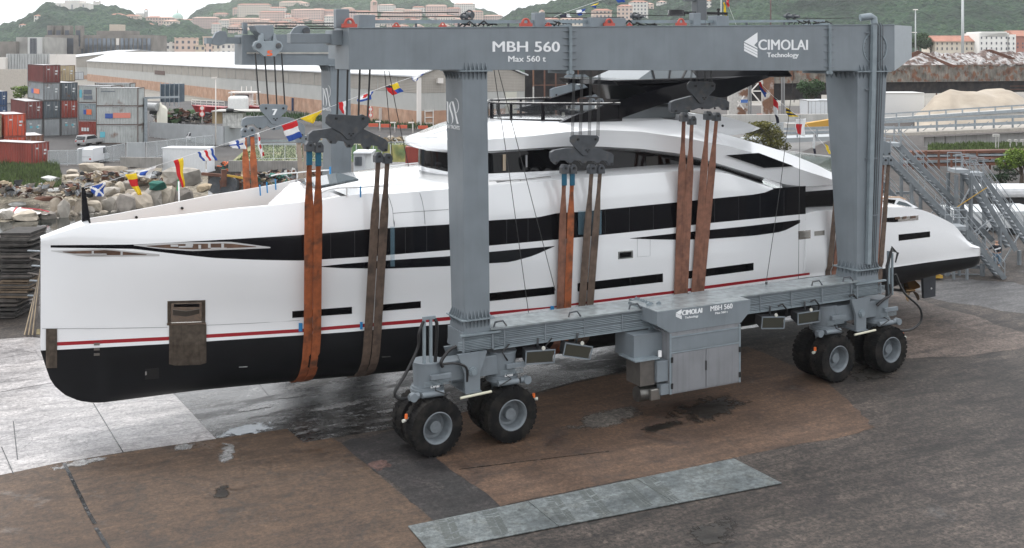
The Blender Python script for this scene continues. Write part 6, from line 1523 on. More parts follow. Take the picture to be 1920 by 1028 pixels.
for i in range(5): far_box(t, 56 + i * 2.6, 57.6 + i * 2.6, 72, 84, 597.5, .3, DW, 'window')
t = thing('ribbed_store', 'round-ribbed pale grey store left of the warehouses, white end wall', 'store', at(50, 125, D=330))
mb = MB()
for i in range(16):
    x = 14 + i * 5.2; c_ = at(x, 125, D=330 - .6 * math.sin(i)); r_ = 2.5 * 330 / F
    MB().cyl((c_.x, c_.y, 0), (c_.x, c_.y, at(x, 101, D=330).z), r_, r_, 10).build('rib_drum', mat('rib_grey', (.42,.43,.43), .7, var=.15, vscale=.3), t)
far_box(t, 93, 107, 102, 126, 326, 14, PALE, 'end_wall'); far_box(t, -20, 10, 108, 126, 328, 14, PALE, 'end_wall')
t = thing('boundary_wall', 'long beige wall behind the container stacks at the far left', 'wall', at(20, 150, D=300)); far_box(t, -60, 48, 130, 149, 290, 1, mat('beige_wall', (.52,.47,.41), .9, var=.1), 'wall')
# ---- the long warehouse
CLA = mat('beige_cladding', (.33,.305,.27), .75, var=.10, vscale=.3, wave=(1.1,.5,'Z'), streak=.15); CLB = mat('pale_cladding_ribbed', (.42,.42,.40), .75, var=.08, vscale=.3, wave=(1.4,.5,'X'), streak=.15)
BRK = mat('brick_wall', (.40,.235,.155), .9, var=.22, vscale=.7, col2=(.46,.29,.20), c2scale=.4); ROOFW = mat('metal_roof', (.52,.53,.54), .5, var=.10, vscale=.3, wave=(.55,.3,'X'))
def warehouse(name, label, C, u, v, L_, W_, ze, zr, z1, z2, panels=True, lower=None):
    """C corner, u along the length, v across; eave ze, ridge zr, brick to z1, pale cladding to z2"""
    t = thing(name, label, 'warehouse', C); u, v = Vector((*u, 0)).normalized(), Vector((*v, 0)).normalized(); C = Vector(C)
    def band(z0, z3, m_, nm, out=0.0):
        a_, b_, c_, d_ = C - v*out, C + u*L_ - v*out, C + u*L_ + v*W_, C + v*W_
        a_ = a_ - u*out; d_ = d_ - u*out
        MB().hexa([p + Vector((0,0,z0)) for p in (a_, b_, c_, d_)] + [p + Vector((0,0,z3)) for p in (a_, b_, c_, d_)]).build(nm, m_, t)
    band(-.2, z1, BRK, 'brick_base', .12); band(z1 + .002, z2, CLB, 'lower_cladding'); band(z2 + .002, ze, CLA, 'upper_cladding', .06)
    mid = C + v * W_ / 2
    MB().prism([C + Vector((0,0,ze)) - u*.06, C + v*W_ + Vector((0,0,ze)) - u*.06, mid + Vector((0,0,zr)) - u*.06], u * .3).build('gable', CLA, t)
    e = .5
    for s, A_ in ((1, C - v*e), (-1, C + v*(W_ + e))):
        q = [A_ - u*e + Vector((0,0,ze + .02)), A_ + u*(L_+e) + Vector((0,0,ze + .02)), mid + u*(L_+e) + Vector((0,0,zr + .05)), mid - u*e + Vector((0,0,zr + .05))]
        MB().hexa(q + [p + Vector((0,0,.25)) for p in q]).build('roof', ROOFW, t)
    if panels:
        n = int(L_ / 9)
        for k in range(1, min(n, 40)):
            p = C + u * (k * 9) - v * .10; MB().bar(p + Vector((0,0,z2)), p + Vector((0,0,ze)), .12, .12).build('joint', CLB, t)
    return t, u, v
r_, d_ = -16.5, 191.0
C = rd(r_, d_); far = rd(-208, 528); far2 = C + Vector((CS * .87 + SN * .495, -SN * .87 + CS * .495, 0))
wt, wu, wv = warehouse('long_warehouse', 'long warehouse with white ribbed roof, beige cladding and brick base behind the yacht', C, (far - C).xy, (far2 - C).xy, 375, 21.7, 9.1, 13.3, 3.15, 6.3)
a_ = C - wu * .18 + wv * .1
MB().bar(a_ + Vector((0,0,0)), a_ + Vector((0,0,9.0)), .7, .5).build('corner_pipe', PALE, wt)
for z in (1.0, 2.0, 3.1): MB().bar(a_ + wv*1.2 - wu*.1 + Vector((0,0,z)), a_ + wv*2.6 - wu*.1 + Vector((0,0,z)), .25, .12).build('ladder_rung', PALE, wt)
for s in (1.1, 2.7): MB().bar(a_ + wv*s - wu*.1, a_ + wv*s - wu*.1 + Vector((0,0,3.3)), .15, .12).build('ladder_rail', PALE, wt)
MB().box(a_ + wv*4.2 + Vector((-.8,-.8,8.0)), a_ + wv*4.2 + Vector((.2,.2,8.9))).build('wall_lamp', PALE, wt)
q = C + wv * 6 - wu * .2; MB().bar(q + Vector((0,0,1.6)), q + wv * 3.2 + Vector((0,0,1.6)), 1.1, .1).build('notice_board', mat('maroon_board', (.16,.03,.03), .6), wt)
q = C + wv * 17.5 - wu*.13; MB().bar(q + Vector((0,0,3.2)), q + wv * 2.4 + Vector((0,0,3.2)), .1, 6.0).build('door', mat('shed_door_pale', (.5,.49,.42), .7), wt)
for k, w_ in ((16, 1.0), (40, .8), (68, .8), (96, .8), (120, .8)):
    q = C + wu * k - wv * .2; MB().bar(q, q + Vector((0,0,3.0)), w_, .1).build('door', PALE if k != 68 else mat('blue_sign', (.03,.06,.14), .5), wt)
q = C + wu * 205 - wv*.12; MB().bar(q + Vector((0,0,6.4)), q + wu * 16 + Vector((0,0,6.4)), .12, 1.4).build('vent_strip', mat('vent_dark', (.10,.06,.05), .8), wt)
warehouse('rear_warehouse', 'second white-roofed warehouse just behind the left end of the long one', rd(-216, 540), (far - C).xy, (far2 - C).xy, 60, 60, 10.9, 14.4, 2, 6, panels=False)
# ---- burnt-out shed stretching across the right
BURN = mat('burnt_wall', (.22,.20,.17), .9, var=.6, vscale=.6, col2=(.20,.09,.05), c2scale=.8, c2lo=.5, c2hi=.6, streak=.6); BURR = mat('burnt_roof', (.42,.40,.39), .85, col2=(.13,.085,.07), c2scale=.55, c2lo=.46, c2hi=.54, var=.5, vscale=1.5)
RUST = mat('rusty_steel', (.14,.062,.040), .85, var=.4, vscale=.8); SOOT = mat('soot_black', (.012,.010,.011), .9, var=.5, vscale=1, col2=(.03,.022,.02), c2scale=.6); PEEL = mat('peeling_paint', (.50,.48,.45), .85, col2=(.20,.10,.06), c2scale=.35, c2lo=.5, c2hi=.56, var=.2, streak=.3)
def D_(px, D0, D1, x0, x1): return D0 + (D1 - D0) * (px - x0) / (x1 - x0)
bt = thing('burnt_shed', 'burnt-out rusty shed with a collapsed roof behind the sand heap', 'shed', at(1780, 165, D=240))
def wallseg(par, x0, x1, y0, y1, y2, y3, d0, d1, m_, name, th=.4, push=0.0):
    """upright panel: tops y0 (left) y1 (right), bottoms y2, y3 in the picture, at depths d0..d1"""
    a_, b_, c_, e_ = at(x0, y2, D=d0 + push), at(x1, y3, D=d1 + push), at(x1, y1, D=d1 + push), at(x0, y0, D=d0 + push)
    n_ = Vector((SN, CS, 0)) * th
    MB().hexa([a_, b_, b_ + n_, a_ + n_, e_, c_, c_ + n_, e_ + n_]).build(name, m_, par)
wallseg(bt, 1540, 1960, 124, 120, 155, 151, 215, 250, BURN, 'upper_wall')
wallseg(bt, 1540, 1960, 155.3, 151.3, 178, 172, 215, 250, SOOT, 'dark_opening', push=1.5)
wallseg(bt, 1200, 1540, 128, 124, 160, 155, 200, 215, BURN, 'upper_wall'); wallseg(bt, 1200, 1540, 160.3, 155.3, 196, 186, 200, 215, SOOT, 'dark_opening', push=1.5)
wallseg(bt, 984, 1200, 120, 120, 225, 215, 203, 206, SOOT, 'dark_opening', push=1.0)
for i, x in enumerate([1000 + k * 21 for k in range(10)] + [1445 + k * 22 for k in range(5)] + [1668 + k * 44 for k in range(6)]):
    d = 200 + (x - 984) * .05; a_, b_ = at(x, 215 - (x - 984) * .045, D=d), at(x, 126, D=d); MB().bar(a_, b_, .22, .22).build('post', RUST if i % 3 else PEEL, bt)
for yy, x0, x1 in ((164,1668,1960),(170,1668,1950),(150,1430,1555),(168,1430,1555),(176,1430,1555),(185,1000,1180),(160,1000,1180)):
    a_, b_ = at(x0, yy, D=200 + (x0-984)*.05), at(x1, yy - (x1-x0)*.01, D=200 + (x1-984)*.05); MB().bar(a_, b_, .14, .14).build('crossbar', RUST, bt)
mb = MB(); rows = []; rnd2 = random.Random(5)                  # sagging roof
cols_r = [1640 + k * 8 for k in range(42)]
for j in range(7):
    row = []
    for x in cols_r:
        yt = itp([(1640,140),(1680,118),(1722,96),(1745,99),(1830,99),(1845,93),(1858,93),(1900,98),(1960,96)], x); yb = itp([(1640,140),(1680,130),(1960,120)], x)
        f_ = j / 6; y = yb + (yt - yb) * f_; p = at(x, y, D=itp([(1640,222),(1960,249)], x) + f_ * 9)
        p.z += rnd2.uniform(-.35, .35); row.append(p)
    rows.append(row)
mb.grid(rows, smooth=False); o = mb.build('roof', BURR, bt); so_ = o.modifiers.new('th', 'SOLIDIFY'); so_.thickness = .3
for x0, y0, x1, y1, x2, y2, x3, y3 in ((1722,96,1735,100,1795,125,1785,127),(1845,93,1862,94,1905,110,1898,112),(1700,103,1722,95,1732,98,1690,118)):
    MB().prism([at(x, y, D=224) for x, y in ((x0,y0),(x1,y1),(x2,y2),(x3,y3))], Vector((SN,CS,0)) * .5).build('fallen_sheet', RUST, bt)
for k in range(60):
    x = rnd2.uniform(1650, 1940); y = rnd2.uniform(104, 124); p = at(x, y, D=238); MB().bar(p, p + Vector((rnd2.uniform(-1.6,1.6), 0, rnd2.uniform(-.3,.5))), .25, .08).build('loose_sheet', PEEL if k % 2 else RUST, bt)
# white-and-rust lattice towers in front of it
for (x0, x1, y0, y1, lab, xs2) in ((1430,1451,133,216,'peeling white pier of a lattice gantry, right one, below the girder', None),(1366,1402,165,216,'peeling white pier of a lattice gantry left of the red streamer', None)):
    t = thing('gantry_pier', lab, 'gantry', at((x0+x1)/2, y1, D=180)); wallseg(t, x0, x1, y0, y0, y1, y1, 180, 180, PEEL, 'pier', 1.0)
t = thing('steel_frame', 'grey steel frame with diagonal bracing between the peeling piers', 'frame', at(1415, 216, D=179))
for x0, y0, x1, y1 in ((1404,133,1404,216),(1408,133,1408,216),(1470,133,1470,216),(1466,133,1466,216),(1409,170,1430,148),(1409,172,1428,195),(1409,171,1429,171),(1409,196,1429,196),(1383,190,1395,205),(1383,200,1395,180)):
    MB().bar(at(x0, y0, D=179), at(x1, y1, D=179), .18, .18).build('bar', mat('frame_grey', (.22,.22,.22), .6) if x0 == x1 else PALE, t)
t = thing('blue_notice', 'small blue notice on the left peeling pier', 'sign', at(1396, 190, D=178)); wallseg(t, 1389, 1402, 187, 187, 193, 193, 178, 178, mat('notice_blue', (.04,.12,.35), .6), 'board', .1)
# low white wall and beams behind the yacht's stern
WCO = mat('white_concrete', (.42,.41,.385), .8, var=.15, vscale=.5, streak=.2); STG = mat('galvanised', (.30,.335,.36), .5, .2, var=.15, vscale=3)
t = thing('quay_parapet', 'pale concrete parapet behind the aft deck of the yacht', 'wall', at(1470, 228, D=172)); wallseg(t, 1355, 1560, 216, 214, 232, 226, 168, 176, WCO, 'wall', 1.0); wallseg(t, 1400, 1560, 232.3, 226.3, 247, 243, 167, 175, mat('grey_band', (.34,.36,.37), .7), 'beam', .6)
def boxd(par, x0, x1, y0, y1, d, dp, m_, name, bevel=0): a_ = at(x0, y1, D=d); b_ = at(x1, y0, D=d); w_ = (x1 - x0) * d / F; rt_ = Vector((CS, -SN, 0)) * w_; n_ = Vector((SN, CS, 0)) * dp; up = Vector((0, 0, b_.z - a_.z)); return MB().hexa([a_, a_ + rt_, a_ + rt_ + n_, a_ + n_, a_ + up, a_ + rt_ + up, a_ + rt_ + n_ + up, a_ + n_ + up]).build(name, m_, par, bevel=bevel)
t = thing('yellow_beam', 'yellow ochre steel beam lying behind the aft deck', 'beam', at(1530, 232, D=160)); MB().prism([at(x, y, D=160) for x, y in ((1505,233),(1560,224),(1560,238),(1510,238))], Vector((SN,CS,0)) * 1.5).build('beam', mat('ochre_paint', (.48,.26,.03), .6), t)
t = thing('stone_block', 'grey concrete block behind the red and white flag', 'block', at(1488, 250, D=150)); boxd(t, 1476, 1504, 232, 262, 150, 2, WCO, 'block')
# white hoarding box, sand heap
t = thing('white_tank', 'plain white box structure between the rear leg and the sand heap', 'box', at(1690, 214, D=222)); boxd(t, 1640, 1733, 175, 220, 214, 6, mat('plain_white', (.66,.66,.65), .7), 'body', .05); boxd(t, 1640, 1733, 174, 175, 213.8, 6.4, mat('plain_edge', (.66,.66,.65), .7), 'lid')
SANDM = mat('sand', (.37,.315,.25), .95, var=.18, vscale=.35, col2=(.42,.365,.30), c2scale=.15, bump=.6, bscale=1.2)
sx0, sx1 = 1715, 1960; rows = []
for j in range(14):
    row = []
    for i in range(60):
        x = sx0 + (sx1 - sx0) * i / 59; yt = itp([(1715,216),(1733,200),(1752,178),(1768,172),(1782,166),(1800,168),(1830,165),(1850,163),(1880,165),(1895,171),(1922,184),(1945,196),(1960,206)], x)
        f_ = math.sin(j / 13 * math.pi); dd = 190 + j / 13 * 26; zt = at(x, yt, D=203).z; p = at(x, 0, D=dd); p.z = zt * f_ * (.93 + .14 * NZ.noise(p / 5)) ; row.append(p)
    rows.append(row)
o = MB().grid(rows).build('sand_heap', SANDM); tag(o, 'big pale sand heap in front of the burnt shed at the right', 'sand heap')
# light poles
for x, yt, yb, d, lab in ((1716.5,19,98,420,'slim street lamp beyond the right end of the girder'),(1805,-6,95,330,'tall grey mast before the orange-roofed building')):
    t = thing('lamp_post', lab, 'lamp post', at(x, yb, D=d)); MB().cyl(at(x, yb + 20, D=d), at(x, yt, D=d), .45 if x > 1800 else .28, .35 if x > 1800 else .2, 8).build('pole', mat('pole_grey', (.45,.47,.48), .5), t)
    if yt > 0: MB().cyl(at(x, yt, D=d), at(x, yt - 1.5, D=d), 1.1, .7, 10).build('lamp_head', PALE, t); MB().bar(at(1709, 61, D=d), at(1719, 61, D=d), .4, .3).build('platform', PALE, t)
# white building with many windows, orange roofs
def bigb(label, parts, d, name='harbour_building'):
    t = thing(name, label, 'building', at(parts[0][0], 100, D=d))
    for (x0, x1, y0, y1, m_, cols, ry, roof) in parts:
        boxd(t, x0, x1, y0, y1 + 8, d, 14, m_, 'wall')
        if roof: a_ = at(x0 - 1, y0, D=d - 1); w_ = Vector((CS, -SN, 0)) * ((x1 - x0 + 2) * d / F); n_ = Vector((SN, CS, 0)); MB().hexa([a_, a_ + w_, a_ + w_ + n_*16, a_ + n_*16, a_ + w_*.02 + n_*6 + Vector((0,0,2.4)), a_ + w_*.98 + n_*6 + Vector((0,0,2.4)), a_ + w_*.98 + n_*9 + Vector((0,0,2.4)), a_ + w_*.02 + n_*9 + Vector((0,0,2.4))]).build('roof', ROOF, t)
        for yy, hh in ry:
            for k in range(cols):
                x = x0 + (x1 - x0) * (k + .5) / cols; boxd(t, x - 1.0, x + 1.0, yy, yy + hh, d - .25, .2, mat('far_window', (.08,.09,.11), .4), 'window')
CRM = mat('cream_render', (.62,.56,.47), .85, var=.06); WHR = mat('white_render', (.74,.73,.70), .85, var=.05); RDB = mat('red_brick_far', (.40,.18,.14), .85, var=.1)
bigb('cream two-storey building with a long orange roof at the right', [(1753,1836,78,98,CRM,9,((80,4),(89,5)),True)], 430)
bigb('white four-storey harbour building beside the orange roof', [(1836,1892,62,98,WHR,6,((69,4),(79,4.5),(89,5)),False),(1840,1888,59.5,61.8,WHR,0,(),False),(1888,1905,65,98,WHR,2,((70,4),(80,4),(89,4)),False)], 425)
bigb('red brick building at the right edge of the picture', [(1904,1960,68,96,RDB,6,((80,3.5),(87,3.5)),True)], 440)
# elevated road ramps with guard rails, retaining wall
t = thing('road_ramp', 'upper guard-railed road ramp passing behind the stairs', 'road ramp', at(1790, 220, D=150))
wallseg(t, 1640, 1990, 228, 206, 232, 210, 160, 128, WCO, 'deck_edge', 6.0)
for dy in (-13, -3): 
    a_, b_ = at(1640, 228 + dy, D=160), at(1990, 206 + dy, D=128); MB().bar(a_, b_, .12, .35 if dy == -3 else .18).build('guard_rail', STG, t)
for k in range(12):
    f_ = k / 11; x = 1650 + 340 * f_; y = 227.5 - 22 * f_; d = 159.5 - 31 * f_; MB().bar(at(x, y, D=d), at(x, y - 13, D=d), .14, .14).build('rail_post', STG, t)
t = thing('road_ramp', 'lower guard-railed road ramp above the white retaining wall', 'road ramp', at(1790, 245, D=130))
wallseg(t, 1640, 1990, 252, 237, 257, 243, 132, 112, mat('ramp_edge', (.36,.33,.29), .8, var=.2), 'deck_edge', 7.0); 
for dy in (-22, -10): MB().bar(at(1640, 252 + dy, D=132), at(1990, 237 + dy, D=112), .10, .32).build('guard_rail', STG, t)
for k in range(10):
    f_ = k / 9; x = 1650 + 320 * f_; y = 251.5 - 14 * f_; d = 131.5 - 18.5 * f_; MB().bar(at(x, y + 3, D=d), at(x, y - 22, D=d), .16, .16).build('rail_post', STG, t); MB().bar(at(x + 26, y - 16, D=d - 1), at(x + 4, y + 2, D=d), .06, .06).build('brace', STG, t)
wallseg(t, 1735, 1990, 258, 246, 276, 271, 128, 113, mat('white_retaining', (.55,.55,.54), .8, var=.12, vscale=.6, streak=.3), 'retaining_wall', .5, .6)
for k in range(11):
    x = 1752 + k * 20; f_ = (x - 1735) / 255; MB().bar(at(x, 257 - 12*f_, D=128.3 - 15*f_), at(x, 276 - 5*f_, D=128.3 - 15*f_), .06, .06).build('wall_joint', mat('joint_dark', (.2,.2,.2), .9), t)
# second stretch of both roads seen left of the rear leg
t = thing('road_ramp', 'grey guard-railed road behind the aft balustrade', 'road ramp', at(1500, 262, D=140)); wallseg(t, 1400, 1600, 262, 255, 272, 262, 138, 136, mat('grey_band', (.34,.36,.37), .7), 'deck_edge', 4); 
for dy in (-16, -8): MB().bar(at(1470, 258 + dy, D=137), at(1600, 254 + dy, D=136), .1, .3).build('guard_rail', STG, t)
for x in (1495, 1532, 1556): MB().bar(at(x, 258, D=136.6), at(x, 240, D=136.6), .14, .14).build('rail_post', STG, t)
# round signal lamps, railway wagons / rusty beams
for x, w_, y0, y1, lab in ((1869,12,252,279,'white box on two white posts below the retaining wall'),(1894,5,262,279,'round white marker on a post, left of two, below the wall'),(1906,5,262,279,'round white marker on a post, middle one, below the wall'),(1918,5,262,279,'round white marker on a post at the picture edge')):
    t = thing('trackside_marker', lab, 'marker', at(x, y1, D=106)); boxd(t, x - w_/2, x + w_/2, y0, y0 + (5 if w_ > 6 else 4), 106, .3, WCO, 'head')
    for s in ((-2, 3) if w_ > 6 else (0,)): MB().bar(at(x + s, y0 + 4, D=106), at(x + s, y1 + 3, D=106), .08, .08).build('post', WCO, t)
t = thing('rusty_trestle', 'long rusty-red railway trestle crossing behind the steel stairs', 'trestle', at(1830, 300, D=100))
for y0, y1, m_ in ((283,288,RUST),(290,293,STG),(295,299,mat('wet_rust', (.22,.10,.07), .6, var=.4)),(302,304,STG),(306,311,RUST)):
    wallseg(t, 1700, 1990, y0 + 2, y0 - 3, y1 + 2, y1 - 3, 101, 97, m_, 'rail_beam', 1.2)
for k in range(12): x = 1712 + k * 24; MB().bar(at(x, 283, D=99), at(x, 318, D=99), .14, .14).build('post', RUST, t)
# ---- vegetation
def leafm(n_, c): return mat(n_, c, .8, var=.35, vscale=1.2)
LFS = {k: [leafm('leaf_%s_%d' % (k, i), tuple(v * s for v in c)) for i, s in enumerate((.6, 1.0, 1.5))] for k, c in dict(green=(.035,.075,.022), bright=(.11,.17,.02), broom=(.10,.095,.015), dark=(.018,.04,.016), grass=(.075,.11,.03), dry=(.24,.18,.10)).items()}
BARK = mat('bark', (.08,.06,.045), .9, var=.3, vscale=4)
def crown_mesh(blobs, n, size, seed):
    r_ = random.Random(seed); mb = MB()
    for k in range(n):
        c, rad = r_.choice(blobs); a = r_.uniform(0, 2*math.pi); z = r_.uniform(-1, 1); q = (1 - z*z) ** .5; rr = r_.uniform(.6, 1.06)
        p = Vector(c) + Vector((math.cos(a)*q*rad[0], math.sin(a)*q*rad[1], z*rad[2])) * rr
        u = Vector((r_.uniform(-1,1), r_.uniform(-1,1), r_.uniform(-.5,.5))).normalized(); v_ = u.cross(Vector((r_.uniform(-1,1), r_.uniform(-1,1), r_.uniform(-1,1)))).normalized(); s = size * r_.uniform(.5, 1.3)
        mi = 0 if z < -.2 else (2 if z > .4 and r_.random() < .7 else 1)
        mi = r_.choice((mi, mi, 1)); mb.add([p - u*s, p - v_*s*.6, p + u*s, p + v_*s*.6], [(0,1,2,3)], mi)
    return mb
def tree(label, base, h_, w_, kind, n=2600, leaf=.22, seed=1, name='broadleaf_tree', trunk=.35, cat='tree'):
    t = thing(name, label, cat, base); r_ = random.Random(seed); b = Vector(base); bl = []
    for k in range(9): bl.append((b + Vector((r_.uniform(-.32,.32)*w_, r_.uniform(-.3,.3)*w_, h_*r_.uniform(trunk + .15, .82))), (w_*r_.uniform(.2,.3), w_*r_.uniform(.2,.3), h_*r_.uniform(.13,.2))))
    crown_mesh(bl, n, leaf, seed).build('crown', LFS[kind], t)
    mb = MB(); mb.tube([b, b + Vector((.1,0,h_*.3)), b + Vector((0,.1,h_*.6))], [w_*.05+.05, w_*.035+.03, .03], 7)
    for c, rad in bl[:5]: mb.tube([b + Vector((0,0,h_*.3)), (b + Vector((0,0,h_*.4))).lerp(Vector(c), .5), c], [.07, .05, .02], 5)
    mb.build('trunk', BARK, t); return t
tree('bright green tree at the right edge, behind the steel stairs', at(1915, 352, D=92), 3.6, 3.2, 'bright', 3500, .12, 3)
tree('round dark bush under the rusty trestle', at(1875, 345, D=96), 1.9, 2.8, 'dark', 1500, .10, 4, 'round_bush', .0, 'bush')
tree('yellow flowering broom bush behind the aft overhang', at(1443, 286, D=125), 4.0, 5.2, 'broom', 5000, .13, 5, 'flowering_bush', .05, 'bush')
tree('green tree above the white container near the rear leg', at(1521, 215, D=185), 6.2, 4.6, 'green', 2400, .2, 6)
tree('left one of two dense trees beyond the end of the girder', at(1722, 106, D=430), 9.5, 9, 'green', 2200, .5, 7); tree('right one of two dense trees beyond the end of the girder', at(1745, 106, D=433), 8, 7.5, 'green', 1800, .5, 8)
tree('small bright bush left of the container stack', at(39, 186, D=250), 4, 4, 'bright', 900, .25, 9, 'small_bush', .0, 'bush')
def grass(label, pts, n, kind, h_, seed, name='grass', wdt=.05):
    r_ = random.Random(seed); mb = MB(); P4 = [Vector(p) for p in pts]
    for k in range(n):
        u, v_ = r_.random(), r_.random(); p = (P4[0]*(1-u) + P4[1]*u)*(1-v_) + (P4[3]*(1-u) + P4[2]*u)*v_
        hh = h_ * r_.uniform(.4, 1.2) * (.5 + .9 * abs(NZ.noise(p * .35))); a = r_.uniform(0, math.pi); d = Vector((math.cos(a), math.sin(a), 0)) * wdt; l_ = Vector((r_.uniform(-.3,.3), r_.uniform(-.3,.3), 1)) * hh
        mb.add([p - d, p + d, p + l_], [(0,1,2)], r_.choice((0,1,1,2)))
    o = mb.build(name, LFS[kind]); tag(o, label, 'grass', kind='stuff'); return o
grass('tall green grass before the red container at the left', [at(-40,372,Z=0), at(115,350,Z=0), at(110,306,Z=0), at(-40,300,Z=0)], 9000, 'grass', .8, 1, wdt=.09)
grass('dry brown grass among the stones on the bank', [at(-20,400,D=107)*1, at(330,372,D=112), at(340,335,Z=0), at(-20,340,Z=0)], 2500, 'dry', .55, 2, wdt=.05)
grass('green verge below the white retaining wall', [at(1740,287,D=105), at(1980,283,D=100), at(1980,268,D=110), at(1740,272,D=118)], 6000, 'grass', .42, 3, wdt=.07)
MEAD = mat('meadow_green', (.17,.20,.085), .95, var=.35, vscale=.8, col2=(.26,.25,.14), c2scale=.25)
o = MB().add([at(432,305,Z=.01), at(800,300,Z=.01), at(800,268,Z=.01), at(470,272,Z=.01)], [(0,1,2,3)]).build('meadow', MEAD); tag(o, kind='structure')
grass('low meadow grass behind the mesh fence', [at(440,303,Z=0), at(800,298,Z=0), at(800,270,Z=0), at(480,274,Z=0)], 5000, 'grass', .35, 4, wdt=.08)
grass('weeds along the foot of the warehouse wall', [at(430,215,D=205), at(830,246,D=183), at(835,240,D=187), at(430,205,D=215)], 2500, 'green', 1.0, 6, wdt=.12)
# ================================================================ CONTAINER YARD, BANK, STAIRS, PEOPLE
def cmat(n, c, rust=.5): return mat('container_' + n, c, .6, var=.22, vscale=.5, streak=.25, col2=(.16,.075,.04), c2scale=.55, c2lo=.66 if rust < 1 else .58, c2hi=.74)
CC = dict(maroon=cmat('maroon', (.17,.045,.04)), red=cmat('red', (.28,.05,.035)), orange=cmat('orange', (.55,.075,.03)), grey=cmat('grey', (.27,.29,.30)), lgrey=cmat('light_grey', (.42,.44,.43), 1), dark=cmat('dark_grey', (.09,.11,.125)), blue=cmat('blue', (.03,.07,.16)), rust=cmat('brown', (.24,.12,.075)), white=mat('container_white', (.60,.62,.64), .5, var=.05), tan=cmat('tan', (.45,.36,.22)), steel=cmat('blue_grey', (.25,.30,.32)))
FRC = dict(maroon=(.17,.045,.04), red=(.28,.05,.035), orange=(.5,.075,.03), grey=(.2,.2,.2), lgrey=(.22,.16,.13), dark=(.09,.10,.11), blue=(.03,.06,.14), rust=(.2,.1,.07), white=(.6,.6,.6), tan=(.4,.3,.2), steel=(.2,.2,.2))
DOORW = mat('door_plate_white', (.6,.62,.62), .6); LOGO = dict(orange=mat('logo_orange', (.70,.16,.06), .6), blue=mat('logo_blue', (.04,.09,.32), .6), teal=mat('logo_teal', (.12,.42,.50), .6), pink=mat('logo_pink', (.62,.22,.17), .6), white=DOORW, grey=mat('logo_grey', (.12,.14,.17), .6), yellow=mat('logo_yellow', (.55,.33,.03), .6))
def container(label, loc, rz, L_, col_, H_=2.85, W_=2.55, doors=True, side=None, endlogo=(), name='shipping_container', group='shipping containers in the yard', topm=None):
    """origin: near left bottom corner; door end on local -Y plane spanning +X, long sides run along +Y"""
    t = thing(name, label, 'container', loc, group, rz); m_ = CC[col_]
    mb = MB(); n = int(L_ / .40)
    for x, s in ((0, 1), (W_, -1)):           # corrugated long sides
        rows = [[], []]
        for k in range(n * 2 + 1):
            y = .12 + (L_ - .24) * k / (n * 2); dx = .09 * s if (k // 1) % 2 else .0
            rows[0].append((x + dx + .02*s, y, .16)); rows[1].append((x + dx + .02*s, y, H_ - .12))
        mb.grid(rows, smooth=False)
    rows = [[], []]
    for k in range(17): x = .1 + (W_ - .2) * k / 16; dy = .04 if k % 2 else 0; rows[0].append((x, L_ - .02 - dy, .16)); rows[1].append((x, L_ - .02 - dy, H_ - .12))
    mb.grid(rows, smooth=False)
    mb.box((.1, .1, .1), (W_-.1, L_-.1, .16)); mb.build('corrugated_wall', m_, t, local=True)
    MB().box((.02, .02, H_ - .10), (W_ - .02, L_ - .02, H_ - .03)).build('roof', topm or mat('container_top_pale', (.52,.53,.54), .6, var=.12, vscale=.6), t, local=True)
    fr = MB()
    for x in (0, W_ - .14):
        for y in (0, L_ - .14): fr.box((x, y, 0), (x + .14, y + .14, H_))
        fr.box((x, .142, 0), (x + .10, L_ - .142, .15)); fr.box((x, .142, H_ - .12), (x + .08, L_ - .142, H_ - .005))
    for y in (0, L_ - .12): fr.box((.142, y, 0), (W_ - .142, y + .12, .15)); fr.box((.142, y, H_ - .13), (W_ - .142, y + .12, H_ - .004))
    fr.build('frame', mat('container_frame_' + col_, tuple(c * .5 + .02 for c in (m_.node_tree.nodes and FRC.get(col_, (.3,.3,.3)))), .7, var=.3), t, local=True)
    if doors:
        for k in (0, 1):
            x = .15 + k * (W_ - .3) / 2; w2 = (W_ - .3) / 2 - .01
            d = MB().box((x, .03, .16), (x + w2, .09, H_ - .135)).build('door', m_, t, local=True)
            for f_ in (.28, .72): MB().cyl((x + w2 * f_, .0, .18), (x + w2 * f_, .0, H_ - .15), .025, .025, 6).build('lock_rod', mat('rod_grey', (.3,.3,.3), .5, .4), d, local=True)
            for (u, v_, a_, b_) in ((.45, .62, .35, .10), (.42, .45, .3, .08)) if k else ((.4, .75, .3, .07),):
                MB().box((x + w2 * u, .012, .2 + (H_-.4) * v_), (x + w2 * (u + a_), .022, .2 + (H_-.4) * (v_ + b_))).build('marking', DOORW, d, local=True)
    else: MB().box((.15, .03, .16), (W_ - .15, .09, H_ - .135)).build('end_panel', m_, t, local=True)
    for (c_, u0, u1, v0, v1) in endlogo: MB().box((W_*u0, -.012, H_*v0), (W_*u1, -.004, H_*v1)).build('marking', LOGO[c_], t, local=True)
    for (sd_, c_, y0, y1, z0, z1) in (side or ()):
        x = -.03 if sd_ == 'L' else W_ + .005
        MB().box((x, L_*y0, H_*z0), (x + .025, L_*y1, H_*z1)).build('marking', LOGO[c_], t, local=True)
    return t
g0 = at(48, 258, Z=0); rz1 = R(7.6); ux = Vector((math.cos(rz1), math.sin(rz1), 0)); dW = 2.66
def c1(col, lv, colr, label, **k): return container(label, g0 + ux * (dW * col) + Vector((0, 0, 2.87 * lv)), rz1, 12.1, colr, **k)
c1(0,0,'grey','grey container with two teal door marks, bottom left of the big stack', endlogo=(('teal',.25,.4,.5,.62),('teal',.6,.75,.5,.62)))
c1(1,0,'grey','plain grey reefer container in the middle of the bottom row', doors=False)
